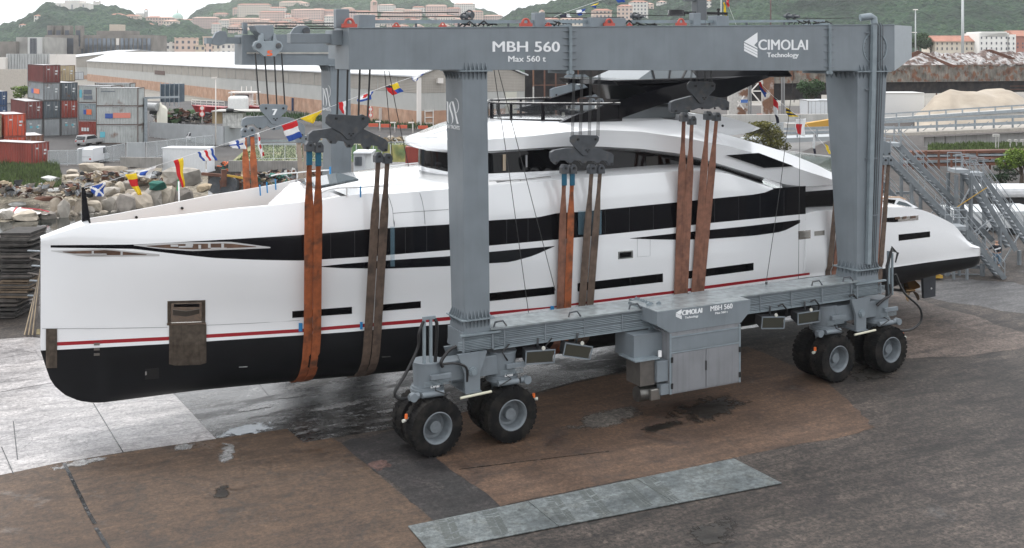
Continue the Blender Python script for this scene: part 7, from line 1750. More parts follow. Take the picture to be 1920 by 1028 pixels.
c1(2,0,'grey','grey container with teal door marks, right end of the bottom row', endlogo=(('teal',.25,.4,.55,.67),('teal',.6,.75,.55,.67)))
c1(0,1,'maroon','dark red container on the left end of the second level'); c1(1,1,'dark','dark grey container in the middle of the second level'); c1(2,1,'red','red-brown container right in the second level, its doors closed')
c1(1,2,'grey','grey container on the third level with an orange and blue mark on its side', side=(('L','orange',.25,.6,.35,.62),('L','blue',.6,.75,.35,.6)))
c1(2,2,'dark','dark container on the third level, right under the open sky'); c1(1,3,'maroon','maroon container alone on top of the stack')
# side-on containers
def cside(label, px, py, lv, colr, L_, turn, H_=2.75, side=(), **k):
    a_ = -YAW + R(turn); base = at(px, py, Z=0)          # long axis runs along the picture to the right; near-left corner given
    # local +Y must run along the long axis -> rotate by a_-90 deg ; door end then faces left
    t = container(label, base + Vector((0, 0, (H_ + .02) * lv)) + Vector((-math.sin(a_), math.cos(a_), 0)) * 2.5, a_ - R(90), L_, colr, H_=H_, side=side, **k); return t
cside('light grey container with a teal square, lowest of the side-on stack of three', 180, 270, 0, 'lgrey', 6.3, -2, side=(('R','teal',.10,.22,.35,.65),), topm=None)
cside('grey-green container with a faded blue and pink name, middle of the side-on stack', 180, 270, 1, 'lgrey', 6.3, -2, side=(('R','blue',.22,.40,.36,.62),('R','pink',.41,.82,.38,.66)))
cside('pale grey container, topmost of the side-on stack of three', 180, 270, 2, 'lgrey', 6.3, -2, side=(('R','grey',.12,.45,.78,.82),))
cside('red container with a white crane drawn on its side, behind the silver car', 147, 259, 0, 'red', 6, -14, side=(('R','white',.10,.16,.4,.6),('R','white',.18,.24,.4,.6),('R','white',.26,.32,.4,.6)))
cside('blue-grey container with an orange and blue mark, above the red one', 147, 259, 1, 'steel', 6, -14, side=(('R','blue',.16,.25,.36,.62),('R','orange',.24,.40,.34,.64)))
cside('white container with grey lettering panels, third level behind the stack of three', 147, 259, 2, 'lgrey', 6, -14, side=(('R','teal',.04,.11,.3,.75),('R','grey',.16,.40,.5,.75),('R','grey',.16,.42,.2,.42)))
for lv in (0, 1, 2): cside(('lowest','middle','topmost')[lv] + ' container of the far pale stack behind the others, %s one' % ('hidden' if lv < 2 else 'white-roofed'), 178, 248, lv, 'lgrey', 6, 0, H_=2.75)
b0 = at(8, 300, Z=0)
container('rust-streaked orange container under the bright orange one at the left', b0, R(10), 6, 'orange')
container('bright orange-red container with white door marks at the left edge', b0 + Vector((0, 0, 2.87)), R(10), 6, 'orange')
container('tan and rust container at the very left edge beside the orange one', b0 + Vector((-2.8, -.3, 2.87)), R(10), 6, 'tan'); container('dull container at the left edge below the tan one', b0 + Vector((-2.8, -.3, 0)), R(10), 6, 'rust')
container('low brown container showing its top behind the red one', at(43, 292, Z=0), R(6), 6, 'rust', H_=2.6)
container('dark red container lying nearest, behind the tall grass', at(60, 312, Z=0), R(38), 7.5, 'red', H_=2.75)
container('dark blue container at the far left edge', at(-12, 226, Z=0), R(12), 6, 'blue'); container('upper dark blue container at the far left edge', at(-12, 226, Z=0) + Vector((0,0,2.87)), R(12), 6, 'blue')
container('faded yellow container behind the top maroon one', at(112, 245, Z=0) + Vector((0,0,8.4)), R(8), 6, 'tan'); 
container('small white box on the roof of the far row', at(129, 240, Z=0) + Vector((0,0,8.5)), R(4), 3, 'white', H_=1.5)
# white site container: long side faces the camera, short end to its right
sc_ = thing('site_container', 'white ribbed site container on the bank behind the striped flag', 'container', at(303, 323, Z=0), rz=-YAW - R(8))
mb = MB(); Ls, Ws, Hs = 5.3, 2.4, 2.75
pts = []
def rib(p0, p1, n, ax):
    rows = [[], []]
    for k in range(2 * n + 1):
        p = Vector(p0).lerp(Vector(p1), k / (2 * n)) + Vector(ax) * (.05 if k % 2 else 0); rows[0].append(p + Vector((0,0,.1))); rows[1].append(p + Vector((0,0,Hs - .1)))
    mb.grid(rows, smooth=False)
rib((.1,.02,0), (Ls-.1,.02,0), 15, (0,.12,0)); rib((Ls-.02,.1,0), (Ls-.02,Ws-.1,0), 7, (-.12,0,0)); rib((.02,.1,0), (.02,Ws-.1,0), 7, (.12,0,0))
mb.build('corrugated_wall', CC['white'], sc_, local=True); MB().box((-.02,-.02,Hs-.1),(Ls+.02,Ws+.02,Hs)).box((-.02,-.02,0),(Ls+.02,Ws+.02,.12)).build('frame', CC['white'], sc_, local=True)
c = container('white container with three lock rods beside the rear leg, in front of the burnt shed', at(1515, 222, D=178), -YAW - R(2), 6, 'white', H_=2.9, W_=3.3, group=None, name='white_container')
tr_ = at(1535, 222, D=178); boxd(thing('white_container', 'plain white container with a small blue mark touching the rear leg', 'container', tr_), 1535, 1560, 187, 222, 178, 2.5, CC['white'], 'body')
cb_ = thing('site_cabin', 'small white cabin with a barred window behind the far leg', 'cabin', at(663, 332, D=92))
boxd(cb_, 663, 684, 289, 335, 92, 2.4, CC['white'], 'front_wall'); boxd(cb_, 684.3, 696, 289, 334, 92.2, 2.4, mat('cabin_side_white', (.70,.72,.72), .6), 'side_wall'); boxd(cb_, 662, 697, 286, 289, 91.8, 3, CC['white'], 'roof')  # side wall in a slightly paler white than the front
for k in range(6): boxd(cb_, 665 + k * 2.3, 666.3 + k * 2.3, 294, 311, 91.8, .1, DW, 'window_bar')
t = thing('red_container', 'narrow strip of a red container left of the wheelhouse windows', 'container', at(780, 320, D=84)); boxd(t, 760, 812, 276, 320, 84, 2.4, CC['red'], 'body'); 
for k in range(5): boxd(t, 792 + k * 2.5, 792.8 + k * 2.5, 278, 318, 83.9, .08, CC['orange'], 'rib')
# cars and vans
def car(label, base, rz, col_, L_=4.1, H_=1.5, W_=1.75, van=False, cat='car', name='parked_car'):
    t = thing(name, label, cat, base, None, rz); m_ = mat('car_' + name + '_' + '%d' % int(col_[0]*100), col_, .3, .1, coat=.5)
    k = [(-L_/2,.35),(-L_/2,.75),(-L_*.46,.92),(-L_*.40,H_*.97),(L_*.05,H_),(L_*.22,.95),(L_*.46,.80),(L_/2,.6),(L_/2,.35)] if not van else [(-L_/2,.35),(-L_/2,H_*.95),(-L_*.46,H_),(L_*.25,H_),(L_*.36,1.15),(L_*.48,.95),(L_/2,.7),(L_/2,.35)]
    MB().prism([(x, -W_/2, z) for x, z in k], (0, W_, 0)).build('body', m_, t, local=True, bevel=.07)
    g_ = [(-L_*.41,.95),(-L_*.37,H_*.93),(L_*.04,H_*.95),(L_*.18,.97)] if not van else [(L_*.10,1.15),(L_*.10,H_*.9),(L_*.24,H_*.92),(L_*.33,1.18)]
    gl = mat('car_glass', (.02,.025,.03), .08)
    MB().prism([(x, -W_/2 - .012, z) for x, z in g_], (0, .03, 0)).build('side_window', gl, t, local=True); MB().prism([(x, W_/2 - .018, z) for x, z in g_], (0, .03, 0)).build('side_window', gl, t, local=True)
    MB().hexa([(-L_/2-.01,-W_*.4,.97),(-L_*.47,-W_*.4,.97),(-L_*.47,W_*.4,.97),(-L_/2-.01,W_*.4,.97),(-L_*.425-.02,-W_*.38,H_*.92),(-L_*.40,-W_*.38,H_*.92),(-L_*.40,W_*.38,H_*.92),(-L_*.425-.02,W_*.38,H_*.92)]).build('rear_window', gl, t, local=True)
    MB().hexa([(L_*.215,-W_*.42,.98),(L_*.24,-W_*.42,.98),(L_*.24,W_*.42,.98),(L_*.215,W_*.42,.98),(L_*.06,-W_*.4,H_*.96),(L_*.09,-W_*.4,H_*.96),(L_*.09,W_*.4,H_*.96),(L_*.06,W_*.4,H_*.96)]).build('windscreen', gl, t, local=True)
    for x in (-L_*.32, L_*.32):
        for y in (-W_/2 + .02, W_/2 - .2):
            MB().cyl((x, y, .31), (x, y + .18, .31), .31, .31, 18).build('wheel', RUB, t, local=True)
    for y in (-.65, .65): MB().box((-L_/2 - .012, y - .12, .62), (-L_/2, y + .12, .82)).build('tail_lamp', mat('tail_red', (.4,.02,.02), .3), t, local=True)
    return t
car('silver hatchback parked in front of the red container', at(167, 272, Z=0), -YAW + R(74), (.40,.40,.40))
car('white van seen through the grey fence at the left', at(176, 306, Z=0), -YAW + R(86), (.72,.73,.75), 4.8, 2.0, 1.9, True, 'van', 'parked_van')
car('white hatchback on the road behind the mesh fence', at(377, 266, Z=0), -YAW + R(6), (.70,.71,.72))
# fences
FEN = mat('fence_panel_grey', (.38,.40,.41), .6, var=.1, vscale=.8, wave=(2.2,.4,'X')); MESH = mat('mesh_panel', (.42,.45,.46), .6, alpha=.35); FPO = mat('fence_post_white', (.55,.57,.58), .5)
def fence(label, pts, hpx, m_, posts=6, rail_=True, name='fence'):
    """pts: ground pixels; hpx: height in pixels at each"""
    base = [at(x, y, Z=0) for x, y in pts]; t = thing(name, label, 'fence', base[0])
    for (a_, b_, h0, h1) in zip(base, base[1:], hpx, hpx[1:]):
        da, db = cam(a_.x, a_.y)[1], cam(b_.x, b_.y)[1]; za, zb = h0 * da / F, h1 * db / F
        n_ = (b_ - a_).cross(Vector((0,0,1))).normalized() * .04
        MB().hexa([a_ + Vector((0,0,.1)), b_ + Vector((0,0,.1)), b_ + n_ + Vector((0,0,.1)), a_ + n_ + Vector((0,0,.1)), a_ + Vector((0,0,za)), b_ + Vector((0,0,zb)), b_ + n_ + Vector((0,0,zb)), a_ + n_ + Vector((0,0,za))]).build('panel', m_, t)
        for k in range(posts + 1):
            p = a_.lerp(b_, k / posts); z = za + (zb - za) * k / posts; MB().bar(p, p + Vector((0,0,z + .05)), .07, .07).build('post', FPO, t)
        if rail_: MB().bar(a_ + Vector((0,0,za)), b_ + Vector((0,0,zb)), .06, .06).build('top_rail', FPO, t); MB().bar(a_ + Vector((0,0,.25)), b_ + Vector((0,0,.25)), .06, .06).build('bottom_rail', FPO, t)
    return t
fence('open mesh fence between the red container and the white van', [(90,312),(145,310)], [29,28], MESH, 3)
fence('solid grey fence panel beside the white van', [(147,310),(160,309.5)], [31,31], FEN, 1); fence('solid grey gate panel right of the white van', [(186,306),(193,305)], [29,29], FEN, 1)
fence('mesh fence gate sloping up to the right of the white van', [(193,305),(234,303)], [28,34], MESH, 2)
fence('tall plain grey fence panels left of the white site container', [(238,304),(272,300)], [36,33], FEN, 4); fence('white-railed mesh fence ending behind the white site container', [(275,300),(400,281)], [33,27], MESH, 7)
fence('long pale corrugated fence along the road, left part', [(280,257),(420,275)], [28,38], FEN, 12, False); fence('pale corrugated fence along the road, right part', [(420,275),(452,268)], [38,32], FEN, 3, False)
fence('fine wire mesh fence along the green meadow', [(470,302),(640,300),(800,296)], [31,31,31], mat('wire_mesh', (.5,.52,.5), .6, alpha=.10), 8)
t = thing('green_screen', 'patched green and yellow netting behind the first block', 'screen', at(740, 305, D=100)); wallseg(t, 660, 812, 272, 272, 304, 304, 100, 98, mat('camouflage_net', (.13,.22,.10), .9, col2=(.36,.33,.12), c2scale=.5, c2lo=.42, c2hi=.6, var=.4, vscale=1.5), 'net', .1)
for x in range(668, 812, 16): MB().bar(at(x, 305, D=99), at(x, 271, D=99), .06, .06).build('post', FPO, t)
t = thing('road_guard', 'grey guard rail at the road edge behind the Dutch-coloured flag', 'guard rail', at(500, 268, Z=0)); 
for dy in (0, -6): MB().bar(at(470, 270 + dy, D=158), at(660, 272 + dy, D=150), .1, .3).build('rail', STG, t)
# concrete wall behind the debris, signs, lamp, gantry bar, mesh tower
t = thing('low_wall', 'low grey concrete wall behind the heaps of scrap', 'wall', at(500, 322, D=118)); wallseg(t, 225, 303, 295, 296, 313, 315, 124, 121, mat('raw_concrete', (.26,.25,.235), .9, var=.25, vscale=.8, streak=.3), 'wall', .4); wallseg(t, 428, 560, 302, 302, 322, 322, 119, 117, MATS['raw_concrete'], 'wall', .4)
t = thing('height_barrier', 'grey steel height barrier beside the container stack', 'barrier', at(273, 265, Z=0)); MB().bar(at(273, 268, D=162), at(273, 183, D=162), .45, .45).bar(at(272, 184, D=162), at(336, 182, D=162), .4, .3).build('bar', STG, t)
t = thing('mesh_tower', 'dark blue-grey mesh clad scaffold tower before the warehouse', 'tower', at(318, 200, D=215)); boxd(t, 300, 336, 158, 192, 214, 3.5, mat('net_blue', (.07,.10,.13), .8, var=.3, vscale=.6), 'mesh'); 
for k in range(5): boxd(t, 300 + k * 8.6, 301 + k * 8.6, 156, 200, 213.6, .3, STG, 'pole')
t = thing('tarp_heap', 'cream tarpaulin heap beside a grey tanker at the warehouse road', 'tarpaulin', at(300, 215, D=200)); crown = MB(); rows = []
for j in range(7):
    rows.append([at(294 + 20 * i / 10, 0, D=200 + j * .5).xy.to_3d() + Vector((0,0, max(0, at(300, itp([(294,214),(298,200),(301,190),(304,197),(311,200),(315,208)], 294 + 20*i/10), D=200).z) * math.sin(j/6*math.pi))) for i in range(11)])
crown.grid(rows, smooth=False).build('sheet', mat('cream_tarp', (.62,.60,.52), .8), t)
t = thing('tanker', 'grey tank trailer beside the cream tarpaulin', 'trailer', at(287, 215, D=202)); MB().cyl(at(278, 200, D=202), at(296, 201, D=201), .75, .75, 14).build('tank', mat('tank_grey', (.35,.36,.36), .5, var=.2), t); boxd(t, 280, 294, 208, 214, 202, 1.5, HOSE, 'chassis')
def lampp(x, yt, yb, d, label, hx=-6):
    t = thing('street_lamp', label, 'lamp post', at(x, yb, D=d)); MB().cyl(at(x, yb, D=d), at(x, yt, D=d), .10, .07, 8).build('pole', PALE, t); MB().bar(at(x - 8, yt, D=d), at(x + 2, yt, D=d), .35, .18).build('lamp_head', PALE, t)
lampp(404.5, 146, 272, 150, 'tall white street lamp before the long warehouse'); 
for x, yt, yb, lab in ((712,228,246,'left one of three short white lamps at the warehouse foot'),(740,230,248,'middle one of three short white lamps at the warehouse foot'),(774,230,250,'short lamp nearest the warehouse corner')): lampp(x, yt, yb, 172, lab)
def rsign(x, y0, y1, d, label):
    t = thing('road_sign', label, 'road sign', at(x, y1, D=d))
    MB().cyl(at(x, y1, D=d), at(x, y0, D=d), .06, .06, 6).build('post', PALE, t)
    for k in (0, 1): p = at(x, y0 + 6 + k * 11, D=d); MB().cyl(p, p - Vector((SN, CS, 0)) * .04, .42, .42, 20).build('red_ring', mat('sign_red', (.6,.05,.04), .5), t); MB().cyl(p - Vector((SN, CS, 0)) * .045, p - Vector((SN, CS, 0)) * .07, .28, .28, 18).build('face', PALE, t)
rsign(379, 197, 232, 160, 'pair of round red-rimmed road signs on one post before the red boat'); rsign(695, 199, 222, 188, 'pair of small red and white round signs at the brick wall')
# red barriers along the wall
for x, y, d in ((700,235,185),(723,236,183),(754,238,181),(793,239,180),(831,237,182),(1429,217,180),(1496,217,178)): 
    t = thing('road_barrier', 'orange-red plastic barrier %s' % ('below the notice board of the warehouse' if x == 793 else 'by the white lamp at picture left of the corner' if x == 754 else 'furthest left along the brick wall' if x == 700 else 'second from the left along the brick wall' if x == 723 else 'right before the near leg' if x == 831 else 'under the peeling piers' if x == 1429 else 'left of the white container by the rear leg'), 'barrier', at(x, y + 3, D=d)); boxd(t, x - 9, x + 9, y - 3, y + 3, d, .4, mat('barrier_red', (.55,.10,.05), .6), 'body')
# red boats ashore
BR = mat('boat_red', (.38,.02,.03), .4)
def boat(label, x0, x1, yk, yd, d, cabin=None):
    t = thing('workboat', label, 'boat', at((x0+x1)/2, yk, D=d)); a_ = at(x0, yd, D=d); ux_ = Vector((CS, -SN, 0)); n_ = Vector((SN, CS, 0)); L_ = (x1 - x0) * d / F; Hh = (yk - yd) * d / F
    rows = []
    for j in range(6):
        v_ = j / 5; row = []
        for i in range(13):
            u = i / 12; w_ = 1.4 * (1 - v_ * .55) * min(1, (u * 3) ** .6 if u < .33 else 1); row.append(a_ + ux_ * (L_ * (u + .12 * v_ * (1 - u))) - n_ * w_ + Vector((0, 0, -Hh * v_ + .35 * (1 - u) * (1 - v_))))
        rows.append(row)
    back = [[p + n_ * 2 * ((a_ + ux_ * (p - a_).dot(ux_) - p).dot(n_)) for p in r] for r in rows]
    mb = MB(); mb.grid(rows); mb.grid(back); mb.grid([rows[0], back[0]]); mb.build('hull', BR, t)
    for dz in (.5, .9): MB().tube([p + Vector((0,0,dz)) for p in rows[0]], .05, 5).build('rail', PALE, t)
    for i in range(0, 13, 2): MB().bar(rows[0][i], rows[0][i] + Vector((0,0,.9)), .06).build('stanchion', PALE, t)
    return t
boat('red-hulled workboat with white railings ashore before the warehouse', 359, 425, 210, 201, 172)
b2 = boat('second red workboat with a white wheelhouse, partly behind the white tank', 440, 488, 208, 200, 170)
boxd(b2, 440, 468, 176, 200, 171, 2.4, PALE, 'wheelhouse'); boxd(b2, 440, 466, 178, 183, 170.8, .2, DW, 'window'); boxd(b2, 428, 480, 173, 175, 170, 3, PALE, 'wheelhouse_roof')
for x in (453, 462, 471): MB().bar(at(x, 173, D=171), at(x, 162, D=171), .08).build('mast', PALE, b2)
t = thing('white_tank_cover', 'big white rounded tank in front of the red workboat', 'tank', at(443, 212, D=166)); boxd(t, 426, 460, 181, 210, 166, 2.5, mat('white_plastic', (.74,.74,.72), .5, var=.08), 'body', .4)
t = thing('brown_shed', 'small tan and white shed under the lamp before the boats', 'shed', at(420, 232, D=158)); boxd(t, 398, 417, 210, 232, 158, 2, mat('tan_sheet', (.32,.24,.14), .8), 'side'); boxd(t, 417.4, 455, 212, 240, 157.5, 2, mat('stained_white', (.55,.55,.53), .8, var=.3, streak=.5), 'front'); boxd(t, 396, 500, 208, 210, 157, 5, WCO, 'roof')
t = thing('black_hoist_drum', 'black machine part lying on the white shed roof', 'machine part', at(433, 210, D=157)); MB().cyl(at(425, 207, D=156), at(438, 207, D=156), .35, .25, 10).build('drum', HOSE, t); MB().tube([at(438, 207, D=156), at(462, 211, D=156)], .08, 6).build('rod', HOSE, t)
# scrap and boulders on the bank
ROCKS = [mat('rock_%d' % i, c, .9, var=.3, vscale=1.6, bump=.5, bscale=5) for i, c in enumerate(((.42,.36,.29),(.36,.33,.29),(.48,.42,.34),(.28,.25,.22)))]
def rock(p, sx, sy, sz, seed, rz, flat=.0, m_=None, name='boulder', label=None, group='boulders of the stony bank', boxy=.0):
    r_ = random.Random(seed); bm = bmesh.new()
    bmesh.ops.create_icosphere(bm, subdivisions=2, radius=1)
    o3 = Vector((r_.uniform(0, 50), r_.uniform(0, 50), 0))
    for v in bm.verts:
        c = v.co.copy()
        if boxy: m3 = max(abs(c.x), abs(c.y), abs(c.z)); c = c * (1 - boxy) + c / m3 * boxy
        c *= 1 + .28 * NZ.noise(c * 1.3 + o3)
        for k in range(3):
            pl = Vector((math.sin(seed*1.7+k*2.1), math.cos(seed*2.3+k*1.3), .5*math.sin(k*3+seed))).normalized(); dd = c.dot(pl)
            if dd > .72: c -= pl * (dd - .72)
        v.co = Vector((c.x * sx, c.y * sy, c.z * sz))
    me = bpy.data.meshes.new(name); bm.to_mesh(me); bm.free(); me.materials.append(m_ or ROCKS[seed % 4])
    o = bpy.data.objects.new(name, me); COL.objects.link(o); o.location = p; o.rotation_euler = (0, 0, rz); tag(o, label, 'boulder', group); return o
bank = []                                       # sloping bank sheet under the stones
for j in range(9):
    row = []
    for i in range(50):
        px = -330 + 720 * i / 49; r_w = (px - 960) / F; d = itp([(-80,93),(60,95),(330,107),(380,109)], px) + j * 2.6; p = rd(r_w * d, d, -1.8 + 1.95 * math.sin(j / 8 * math.pi / 2) + .12 * NZ.noise(Vector((px * .05, j * .8, 0)))); row.append(p)
    bank.append(row)
o = MB().grid(bank).build('stony_bank', gmat('bank_rubble', (.20,.17,.13), (.30,.26,.20), (.07,.075,.04), .95, s1=.4, s2=1.5, grain=.6, bump=1)); tag(o, kind='structure')
def bankz(p):
    r_, d = cam(p.x, p.y); px = 960 + F * r_ / d; j = (d - itp([(-80,93),(60,95),(330,107),(380,109)], px)) / 2.6
    return -1.8 + 1.95 * math.sin(min(1, max(0, j / 8)) * math.pi / 2)
def bank_at(px, py):
    d = 94
    best = None
    for k in range(400):
        d = 90 + k * .1; p = at(px, py, D=d)
        if p.z <= bankz(p) or (p.z <= 0 and d > 116): return p
    return at(px, py, Z=0)
spec = [(12,402,26,20),(50,402,46,20),(90,403,28,18),(104,383,20,34),(119,391,22,42),(133,380,20,18),(141,392,14,14),(150,386,22,30),(168,392,20,14),(176,385,30,22),(185,366,28,34),(160,362,26,20),(210,380,34,30),(222,372,26,22),(236,382,36,44),(250,366,30,26),(205,358,36,18),(225,350,20,24),(240,346,28,20),(262,374,42,38),(285,368,36,36),(308,364,44,38),(340,366,44,28),(198,345,22,16),(215,398,14,10),(195,398,16,9),(185,402,12,8),(140,402,12,9),(155,400,14,9),(230,398,14,9),(245,396,12,8),(276,394,14,9),(172,402,9,6),(128,366,9,8),(70,386,12,9),(262,340,30,16),(290,345,20,14)]
for i, (x, y, w_, h_) in enumerate(spec):
    b = bank_at(x, y + h_ * .45); d = cam(b.x, b.y)[1]; sx, sz = w_ * d / F / 2, h_ * d / F / 2
    rock(b + Vector((0, 0, sz * .65)), sx * 1.05, sx * .85, sz * 1.05, i + 1, -YAW + rnd.uniform(-.4, .4), boxy=.75 if w_ > 28 else .35, label=('big squared' if w_ > 30 else 'rounded' if w_ > 18 else 'small') + ' boulder ' + ('at the water edge' if y > 390 else 'half up the bank' if y > 360 else 'atop the bank') + (' by the torn dinghy' if x < 100 else ' left of the bow mast' if x < 155 else ' right of the bow mast' if x < 215 else ' below the yellow-red pennant' if x < 280 else ' near the green flag'))
for i in range(90):
    x = rnd.uniform(100, 350); y = rnd.uniform(376, 412) - max(0, x - 200) * .12; b = bank_at(x, y); s_ = rnd.uniform(.12, .32)
    rock(b + Vector((0, 0, s_ * .3)), s_, s_ * .8, s_ * .7, 100 + i, rnd.uniform(0, 3), label=('pale ' if s_ > .24 else 'tiny ' if s_ < .17 else 'grey-brown ') + 'stone at the waterline ' + ('left of the bow mast' if x < 155 else 'under the blue flag' if x < 200 else 'below the yellow-red pennant' if x < 275 else 'under the green flag'), group='boulders of the stony bank')
DEB = dict(white=mat('debris_white', (.5,.5,.48), .7, var=.2), rusty=RUST, green=mat('debris_green', (.015,.12,.09), .8, var=.3, vscale=4), tanw=mat('debris_wood', (.38,.30,.20), .85, var=.3, vscale=4), black=mat('debris_black', (.02,.02,.022), .7), conc=ROCKS[1], orange=mat('debris_orange', (.6,.12,.03), .6), yell=mat('debris_yellow', (.5,.30,.04), .7), grey=mat('debris_grey', (.25,.26,.27), .7, var=.3))
def slab(label, x0, x1, y0, y1, m_, name='concrete_slab', cat='slab', dp=1.2, tilt=0, boxy=.9):
    b = at((x0 + x1)/2, y1, Z=0) if y1 < 372 else bank_at((x0+x1)/2, y1); d = cam(b.x, b.y)[1]; sx, sz = (x1-x0)*d/F/2, (y1-y0)*d/F/2
    o = rock(b + Vector((0, 0, sz * .9)), sx, dp/2, sz, int(x0 + y0), -YAW + tilt, m_=m_, name=name, label=label, group=None, boxy=boxy); o['category'] = cat; return o
slab('long pale concrete slab at the foot of the grey fence', 147, 196, 304, 322, ROCKS[2]); slab('long beige concrete beam right of the first slab', 186, 238, 311, 326, ROCKS[0]); slab('pale block leaning at the low wall under the tall fence', 236, 256, 296, 314, ROCKS[0])
slab('white plastic tray with a red thing in it, on the bank', 78, 112, 329, 342, DEB['white'], 'plastic_tray', 'tray', 2); slab('three stacked pale stone discs, lower', 123, 154, 327, 335, ROCKS[2], 'stone_disc', 'disc', 1.5); slab('upper pale stone disc of the little pile', 127, 144, 317, 327, ROCKS[2], 'stone_disc', 'disc', 1.2)
slab('big weathered concrete block below the white site container', 308, 378, 312, 348, ROCKS[1], dp=2.2); slab('dark green tarpaulin bundle among the stones', 282, 311, 338, 356, DEB['green'], 'tarpaulin_bundle', 'tarpaulin', 1.5); slab('yellow wooden crate beside the rusty winch', 371, 395, 344, 361, DEB['tanw'], 'wooden_crate', 'crate', 1.3)
slab('rusty yellow drum below the long slabs', 200, 212, 323, 335, DEB['yell'], 'rusty_drum', 'drum', .8, 0, .3); slab('grey dry block between the drum and the pennant', 214, 234, 326, 339, ROCKS[3]); slab('white and blue plastic heap left of the site container', 222, 300, 318, 326, DEB['grey'], 'scrap_heap', 'scrap', 1.2, 0, .2)
slab('rust-brown heap of scrap left of the site container', 252, 270, 300, 312, RUST, 'scrap_heap', 'scrap', 1, 0, .1); slab('dark blue bundle against the low wall', 285, 303, 303, 313, mat('bundle_navy', (.02,.04,.07), .8), 'bundle', 'bundle', 1, 0, .2); slab('white crumpled sheet between drum and tarpaulin', 280, 305, 332, 339, DEB['white'], 'crumpled_sheet', 'sheet', 1, 0, .1)
slab('white bucket shape left edge of the bank', 15, 52, 378, 388, DEB['white'], 'crumpled_sheet', 'sheet', 1.4, 0, .1); slab('long cream pipe-like beam at the left edge', 0, 60, 350, 362, DEB['white'], 'beam', 'beam', .5, .2, .8); slab('rusty winch frame with black drum at the left of the bank', 34, 62, 350, 370, RUST, 'old_winch', 'winch', 1.2, 0, .3); slab('black tyre heap beside the old winch', 33, 48, 352, 368, DEB['black'], 'tyre_heap', 'tyres', .8, 0, .2); slab('white broken boat piece pointing right', 86, 142, 352, 362, DEB['white'], 'boat_piece', 'boat piece', .7, -.1, .5); slab('long rust-red beams lying along the bank', 60, 118, 368, 377, RUST, 'rusty_beams', 'beams', .6, 0, .8)
# torn white dinghy on the boulders
dg = bank_at(45, 404); dd = cam(dg.x, dg.y)[1]; t = thing('torn_dinghy', 'torn white inflatable with a red stripe draped over the lower boulders', 'dinghy', dg)
rows = []
for j in range(7):
    rows.append([at(-10 + 108 * i / 20, 402 - 13 * math.sin(math.pi * min(1, .12 + i / 20)) * (j / 6) ** .7 + 1.2 * math.sin(i * 1.9 + j), D=dd - 1.2 + j * .35) for i in range(21)])
MB().grid(rows).build('skin', mat('dinghy_white', (.72,.70,.68), .6, var=.15, vscale=2), t); 
MB().bar(at(22, 401, D=dd - 1.4), at(32, 388, D=dd - .6), .14, .05).build('stripe', mat('stripe_red', (.45,.04,.06), .6), t); MB().tube([at(40, 390, D=dd-.4), at(75, 393, D=dd-.5), at(92, 397, D=dd-.8)], .05, 5).build('stripe', MATS['stripe_red'], t)
# rusty winch and drums
wn = at(425, 366, D=108); t = thing('rusty_winch', 'rusty double winch drum with dark cheeks behind the bow bulwark', 'winch', wn)
for x in (405, 428): MB().cyl(at(x, 347, D=108), at(x + 6, 347, D=109.5), .85, .85, 24).build('drum_cheek', HGD, t)
MB().cyl(at(408, 347, D=108.3), at(448, 344, D=110), .62, .62, 20).build('drum', RUST, t); MB().bar(at(419, 350, D=107.5), at(420, 318, D=107.5), .5, .4).bar(at(379, 326, D=108), at(424, 330, D=107.5), .28, .28).build('arm', RUST, t); MB().bar(at(425, 329, D=107.6), at(456, 334, D=108), .2, .2).build('yellow_arm', DEB['yell'], t)
def heap(label, x0, x1, y0, y1, mats_, n, seed, s_=.4, name='scrap_heap'):
    r_ = random.Random(seed); b = at((x0+x1)/2, y1, Z=0); t = MB(); d0 = cam(b.x, b.y)[1]
    for k in range(n):
        x = r_.uniform(x0, x1); y = r_.uniform(y0 + (y1-y0)*.2, y1); p = at(x, y, D=d0 + r_.uniform(-.6, 1.6)); p.z = max(.05, p.z); q = p + Vector((r_.uniform(-1,1), r_.uniform(-1,1), r_.uniform(-.25,.4))) * s_ * 1.5
        if r_.random() < .5: t.tube([p, (p+q)/2 + Vector((0,0,r_.uniform(-.1,.3))), q], r_.uniform(.04,.12), 5, r_.randrange(len(mats_)))
        else: t.hexa([p + Vector((r_.uniform(-1,1), r_.uniform(-1,1), r_.uniform(-.6,.6))) * s_ * .5 + Vector(c_) * s_ for c_ in ((0,0,0),(1,0,0),(1,1,0),(0,1,0),(0,0,.6),(1,0,.6),(1,1,.6),(0,1,.6))], r_.randrange(len(mats_)))
    o = t.build(name, mats_); tag(o, label, 'scrap', kind='stuff'); return o
heap('tangle of dark nets and orange floats right of the site container', 415, 440, 305, 322, [DEB['black'], DEB['green'], DEB['orange'], HOSE], 60, 1, .4, 'net_heap')
heap('black bags and tubes heaped against the low wall', 478, 510, 312, 326, [DEB['black'], HOSE, DEB['white'], DEB['grey']], 60, 2, .4)
heap('mixed scrap and planks between the far leg and the nets', 500, 600, 318, 336, [DEB['white'], RUST, DEB['tanw'], DEB['black'], DEB['grey']], 80, 3, .5)
heap('low scrap and green nets under the orange far slings', 440, 560, 322, 350, [DEB['green'], RUST, DEB['tanw'], RUST, DEB['grey'], DEB['black']], 110, 4, .45)
heap('scrap metal and plastic along the top of the bank', 150, 300, 322, 342, [RUST, DEB['tanw'], DEB['grey'], ROCKS[1], DEB['black'], ROCKS[0]], 150, 5, .45)
heap('driftwood and rope scattered over the left of the bank', 0, 180, 340, 372, [RUST, DEB['tanw'], ROCKS[0], DEB['black'], DEB['grey'], ROCKS[3]], 160, 6, .5)
heap('dark rubble and tyres along the road before the red boats', 290, 400, 205, 232, [DEB['black'], RUST, ROCKS[3], LFS['green'][1]], 160, 7, .9)
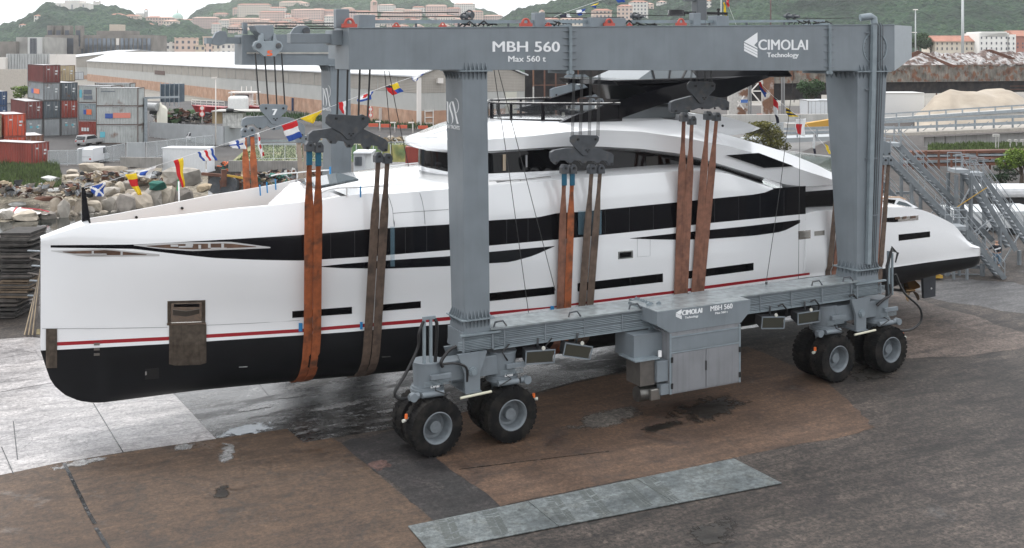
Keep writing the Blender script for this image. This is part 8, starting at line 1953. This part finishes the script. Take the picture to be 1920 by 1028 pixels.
heap('low debris along the road below the brick wall', 560, 760, 258, 268, [ROCKS[1], DEB['tanw'], DEB['white'], LFS['dry'][1]], 60, 8, .8)
t = thing('roadside_crates', 'yellow wooden trestles left of the orange far slings', 'trestle', at(560, 330, Z=0))
for x in (538, 548): MB().bar(at(x, 338, D=112), at(x + 3, 319, D=112), .25, .12).build('leg', RUST, t)
# ---- lumber stack at the left edge
LUM = [mat('lumber_%d' % i, c, .9, var=.45, vscale=3, streak=.0) for i, c in enumerate(((.075,.068,.062),(.05,.045,.042),(.115,.10,.09),(.15,.11,.075)))]
lb = at(40, 600, Z=0); t = thing('lumber_stack', 'tall stack of weathered grey planks behind the bow at the left', 'lumber stack', lb); r_ = random.Random(8); dl = cam(lb.x, lb.y)[1]
n_pl = 0
for (xa, xb, z0, z1) in ((-40, 50, .1, 3.9),(16, 76, 1.2, 4.45)):
    z = z0; top = z1
    while z < top and n_pl < 99:
        th = r_.choice((.07, .09, .12)); x0 = xa + r_.uniform(-3, 3); x1 = xb + r_.uniform(-10, 3); off = r_.uniform(-.1, .15) + (0 if xa < 0 else -.4); n_pl += 1
        d = dl + 1.2 + off; a_, b_ = at(x0, 300, D=d).xy.to_3d(), at(x1, 300, D=d).xy.to_3d(); tl = r_.uniform(-.02, .02)
        MB().bar(a_ + Vector((0,0,z)), b_ + Vector((0,0,z + tl)), 2.0, th * .85, 0).build('plank', LUM[3] if (z < 2.2 and xa > 0 and r_.random() < .5) else r_.choice(LUM[:3]), t); z += th + (r_.choice((0, 0, 0, .08)))
t2 = thing('pole_bundle', 'bundle of leaning poles and rods behind the yacht stem', 'poles', at(60, 625, Z=0))
for k in range(9): MB().tube([at(46 + k*2.5, 628 + (k%3)*2, D=51.5), at(68 + k*1.3, 540 - k*6, D=53)], .035, 5).build('pole', LUM[2] if k % 3 else DEB['tanw'], t2)
for k in range(8): MB().bar(at(52 + (k%3)*4, 470 + k*14, D=53.5), at(76, 471 + k*14 + (k%2)*3, D=53.5), .12, .05).build('plank_end', LUM[2] if k%2 else STG, t2)
boxd(t2, 46, 84, 627, 638, 52, 1.0, mat('yellowed_timber', (.20,.16,.08), .9, var=.3), 'bearer')
# ---- galvanised stair towers at the right
GV = mat('stair_galvanised', (.31,.335,.355), .5, .25, var=.2, vscale=2); GVD = mat('stair_galvanised_dull', (.18,.20,.215), .55, .2, var=.25, vscale=2)
def flight(par, x0, y0, x1, y1, d, wd=1.1, n=14, rh=1.0, rusty=False):
    a_, b_ = at(x0, y0, D=d), at(x1, y1, D=d); n_ = Vector((SN, CS, 0)) * wd
    g_ = GV
    for o_ in (Vector((0,0,0)), n_):
        MB().bar(a_ + o_, b_ + o_, .07, .30).build('stringer', GVD, par)
        for h_ in (rh, rh * .55): MB().tube([a_ + o_ + Vector((0,0,h_)), b_ + o_ + Vector((0,0,h_))], .028, 5).build('handrail', g_, par)
        for k in range(5):
            p = a_.lerp(b_, k / 4) + o_; MB().tube([p, p + Vector((0,0,rh))], .026, 5).build('baluster', g_, par)
    u_ = (b_ - a_); u_.z = 0; u_.normalize()
    for k in range(n):
        p = a_.lerp(b_, (k + .5) / n); MB().hexa([p - u_*.13, p + u_*.13, p + u_*.13 + n_, p - u_*.13 + n_, p - u_*.13 + Vector((0,0,.035)), p + u_*.13 + Vector((0,0,.035)), p + u_*.13 + n_ + Vector((0,0,.035)), p - u_*.13 + n_ + Vector((0,0,.035))]).build('tread', g_, par)
def plat(par, x0, x1, y, d, wd=1.1, rail_=True, rh=1.0):
    a_, b_ = at(x0, y, D=d), at(x1, y, D=d); n_ = Vector((SN, CS, 0)) * wd
    MB().hexa([a_, b_, b_ + n_, a_ + n_, a_ + Vector((0,0,.22)), b_ + Vector((0,0,.22)), b_ + n_ + Vector((0,0,.22)), a_ + n_ + Vector((0,0,.22))]).build('landing', GV, par)
    if rail_:
        for o_ in (Vector((0,0,0)), n_):
            for h_ in (rh, rh*.55): MB().tube([a_ + o_ + Vector((0,0,h_ + .2)), b_ + o_ + Vector((0,0,h_ + .2))], .028, 5).build('handrail', GV, par)
            for p in (a_, b_): MB().tube([p + o_, p + o_ + Vector((0,0,rh + .2))], .028, 5).build('baluster', GV, par)
def col_(par, x, y0, d, w_=.16, wd=0.0, y1=None):
    a_ = at(x, y0, D=d) + Vector((SN, CS, 0)) * wd; b_ = Vector((a_.x, a_.y, 0 if y1 is None else at(x, y1, D=d).z)); MB().bar(a_, b_, w_, w_).build('column', GVD, par)
A_ = thing('stair_tower', 'tall galvanised stairs descending from behind the rear leg towards the stern', 'stairs', at(1760, 520, D=68))
flight(A_, 1688, 274, 1862, 452, 70, 1.2, 22); flight(A_, 1668, 296, 1800, 432, 67.5, 1.1, 18); flight(A_, 1640, 330, 1745, 445, 73, 1.1, 14)
plat(A_, 1660, 1690, 275, 70, 1.2); plat(A_, 1640, 1670, 297, 67.5)
for x, y, d in ((1690,278,70),(1709,335,67.6),(1766,395,67.6),(1726,350,71),(1795,385,70),(1740,440,70),(1665,300,73)): col_(A_, x, y, d)
for a_ in ((1709,440,1766,380,69),(1690,400,1726,440,71),(1726,420,1795,470,70),(1665,380,1709,430,71),(1795,400,1850,470,70),(1700,330,1726,420,71)): MB().bar(at(a_[0],a_[1],D=a_[4]), at(a_[2],a_[3],D=a_[4]), .07).build('brace', GV, A_)
for y, x0, x1 in ((440,1700,1800),(480,1720,1830),(505,1728,1800),(362,1680,1712)): MB().bar(at(x0, y, D=70.5), at(x1, y, D=70.5), .14, .18).build('beam', GVD, A_)
B_ = thing('stair_tower', 'second galvanised stair tower with a railed landing at the right', 'stairs', at(1850, 520, D=67))
plat(B_, 1792, 1818, 325, 69, 1.3); flight(B_, 1818, 326, 1905, 470, 69, 1.2, 16); flight(B_, 1843, 330, 1945, 470, 73, 1.2, 18); plat(B_, 1818, 1845, 330, 73)
for x, y, d, wd in ((1793,328,69,0),(1820,330,69,0),(1793,328,69,1.3),(1820,330,69,1.3),(1845,335,73,0),(1875,425,69,0),(1911,470,69,0)): col_(B_, x, y, d, .18, wd)
for a_ in ((1793,400,1820,350,69),(1820,440,1875,400,69),(1845,440,1900,380,73),(1793,470,1845,430,70),(1876,500,1911,440,70),(1850,500,1875,460,69)): MB().bar(at(a_[0],a_[1],D=a_[4]), at(a_[2],a_[3],D=a_[4]), .07).build('brace', GV, B_)
MB().tube([at(1795, 388, D=68.8), at(1850, 352, D=68.8)], .03, 5).build('yellow_rope', DEB['yell'], B_)
C_ = thing('boarding_stairs', 'lower galvanised stairs with a man on them beside the yacht stern', 'stairs', at(1880, 525, D=64.8))
flight(C_, 1812, 432, 1884, 523, 64.6, 1.15, 11, .95); plat(C_, 1786, 1813, 432, 64.6, 1.1)
for x, y, wd in ((1788,434,0),(1813,434,0),(1788,434,1.1),(1813,434,1.1)): col_(C_, x, y, 64.6, .13, wd)
for y in (470, 495, 512): MB().bar(at(1740, y + 2, D=66), at(1842, y + 6, D=66), .12, .2).build('beam', GVD, C_)
for x in (1776, 1842): col_(C_, x, 495, 65.6, .2)
t = thing('pale_hull', 'white-topped boat under cover behind the stairs at the right edge', 'boat', at(1880, 380, D=84)); boxd(t, 1850, 1960, 352, 372, 86, 3, mat('cover_white', (.62,.63,.64), .6, var=.15), 'cover', .3); boxd(t, 1840, 1960, 372, 392, 86.5, 3, HOSE, 'hull_side')
t = thing('corrugated_roof', 'pale corrugated roof seen through the stairs', 'shed', at(1850, 420, D=80)); wallseg(t, 1800, 1960, 398, 396, 425, 430, 84, 78, mat('ribbed_pale', (.48,.50,.51), .6, wave=(1.6,.7,'X'), var=.2), 'roof', 4); wallseg(t, 1800, 1960, 425.5, 430.5, 500, 500, 84.5, 79, mat('dim_wall', (.10,.11,.12), .8), 'wall', .3)
# pallets with a wrapped load behind the rudder
t = thing('wrapped_pallet', 'yellow pallet with a white wrapped load behind the rudder', 'pallet', at(1745, 520, D=64)); boxd(t, 1716, 1768, 517, 522, 64.5, 1.0, DEB['yell'], 'pallet')
p = at(1742, 512, D=64.6); rock(p, .78, .4, .16, 77, -YAW, m_=mat('wrap_white', (.65,.67,.68), .5), name='load', label=None, group=None, boxy=.4).parent = None
ld = [o for o in bpy.data.objects if o.name.startswith('load')][0]; ld.parent = t; ld.location = p - t.location
for k in ('category', 'group', 'label'):
    if k in ld: del ld[k]
# ---- the man on the stairs
SK = mat('skin', (.42,.25,.18), .6); JK = mat('dark_jacket', (.012,.014,.02), .8); JW = mat('white_chest_band', (.65,.66,.68), .7); JN = mat('jeans', (.12,.19,.26), .85, var=.2, vscale=20); SHO = mat('pale_shoes', (.5,.48,.46), .7)
sc2 = at(1868.5, 505, D=64.9); man = thing('person', 'man in dark jacket with white chest band and jeans, holding the stair rail', 'person', sc2, rz=-YAW)
def skin_fig(name, verts, edges, rad, mats_, par, root=0):
    me = bpy.data.meshes.new(name); me.from_pydata([Vector(v) for v in verts], edges, []); o = bpy.data.objects.new(name, me); COL.objects.link(o); o.parent = par
    md = o.modifiers.new('skin', 'SKIN')
    sv = me.skin_vertices[0].data if me.skin_vertices else None
    if sv is None:
        bm = bmesh.new(); bm.from_mesh(me); bm.verts.layers.skin.verify(); bm.to_mesh(me); bm.free(); sv = me.skin_vertices[0].data
    for i, r in enumerate(rad): sv[i].radius = (r, r * .85) if not isinstance(r, tuple) else r; sv[i].use_root = (i == root)
    md.use_smooth_shade = True; s = o.modifiers.new('sub', 'SUBSURF'); s.levels = 2; s.render_levels = 2
    me.materials.append(mats_); return o
V = [(0,0,.92),(0,0,1.10),(0,-.01,1.30),(0,0,1.44),(0,-.01,1.52),(0,-.02,1.60),(0,-.03,1.70),   # pelvis..head
     (-.10,0,.88),(-.11,-.05,.50),(-.10,.04,.08),(-.10,-.10,.04), (.10,0,.88),(.13,-.12,.58),(.10,-.06,.22),(.10,-.19,.19),
     (-.19,0,1.40),(-.38,-.03,1.24),(-.58,-.06,1.20),(-.66,-.07,1.19),(.19,0,1.40),(.27,.05,1.14),(.16,-.13,1.02),(.10,-.18,1.00)]
Ed = [(0,1),(1,2),(2,3),(3,4),(4,5),(5,6),(0,7),(7,8),(8,9),(9,10),(0,11),(11,12),(12,13),(13,14),(3,15),(15,16),(16,17),(17,18),(3,19),(19,20),(20,21),(21,22)]
Rr = [.15,.14,.17,.12,.055,.075,.095,.095,.065,.045,.04,.095,.068,.045,.04,.065,.05,.038,.03,.065,.05,.038,.03]
body_ = skin_fig('body', V, Ed, Rr, SK, man)
jv = [(0,0,.98),(0,0,1.12),(0,-.01,1.30),(0,0,1.42),(-.20,0,1.39),(-.38,-.03,1.24),(-.57,-.06,1.20),(.20,0,1.39),(.28,.05,1.14),(.17,-.12,1.03)]
skin_fig('jacket', jv, [(0,1),(1,2),(2,3),(3,4),(4,5),(5,6),(3,7),(7,8),(8,9)], [.18,.175,.20,.13,.085,.068,.052,.085,.068,.052], JK, man)
MB().hexa([(-.19,-.185,1.16),(.17,-.185,1.24),(.17,-.13,1.24),(-.19,-.13,1.16),(-.19,-.19,1.22),(.17,-.19,1.34),(.17,-.14,1.34),(-.19,-.14,1.22)]).build('chest_band', JW, man, local=True, bevel=.01)
skin_fig('jeans', [(0,0,.94),(-.10,0,.86),(-.11,-.05,.50),(-.10,.03,.14),(.10,0,.86),(.13,-.12,.58),(.10,-.05,.28)], [(0,1),(1,2),(2,3),(0,4),(4,5),(5,6)], [.16,.115,.085,.062,.115,.088,.062], JN, man)
skin_fig('shoe', [(-.10,.05,.05),(-.10,-.14,.04)], [(0,1)], [.05,.045], SHO, man); skin_fig('shoe', [(.10,-.04,.20),(.10,-.23,.19)], [(0,1)], [.05,.045], SHO, man)
for s in (-1, 1): MB().cyl((s*.035, -.105, 1.695), (s*.035, -.115, 1.695), .012, .012, 8).build('eye', HOSE, man, local=True)
MB().prism([(-.014,-.10,1.66),(.014,-.10,1.66),(0,-.10,1.70)], (0,-.035,0)).build('nose', SK, man, local=True); MB().box((-.03,-.108,1.625),(.03,-.100,1.632)).build('mouth', mat('lips', (.25,.10,.08), .6), man, local=True)
for s in (-1, 1): MB().cyl((s*.085,-.03,1.68), (s*.10,-.03,1.68), .028, .025, 10).build('ear', SK, man, local=True)
for (hx, hy, hz_, dx) in ((-.68,-.07,1.19,-1),(.08,-.19,1.0,-1)):
    for k in range(5):
        a_ = (k - 2) * .016; MB().tube([(hx, hy + a_, hz_), (hx + dx*.05, hy + a_ * 1.2, hz_ + (.02 if k else .035)), (hx + dx*(.075 - .005*abs(k-2)), hy + a_*1.2, hz_ - .02)], .010, 5).build('finger', SK, man, local=True)
# ---- labels of look-alikes get their place in the row
from collections import defaultdict
dd_ = defaultdict(list)
for o in scene.objects:
    if o.parent is None and 'label' in o and o.get('group') in ('houses of the hill town', 'boulders of the stony bank'): dd_[o['label']].append(o)
ORD = ['first','second','third','fourth','fifth','sixth','seventh','eighth','ninth','tenth','eleventh','twelfth','thirteenth','fourteenth','fifteenth','sixteenth','seventeenth','eighteenth','nineteenth','twentieth']
for lb_, os_ in dd_.items():
    if len(os_) > 1:
        os_.sort(key=lambda o: P(*o.location)[0]); lb_ = lb_.split(", ")[0] if len(lb_.split()) > 11 else lb_
        for i, o in enumerate(os_): o['label'] = '%s of %d from left, ' % (ORD[i] if i < 20 else 'thirtieth' if i == 29 else 'twenty-' + ORD[i-20] if i < 29 else 'thirty-' + ORD[i-30], len(os_)) + lb_
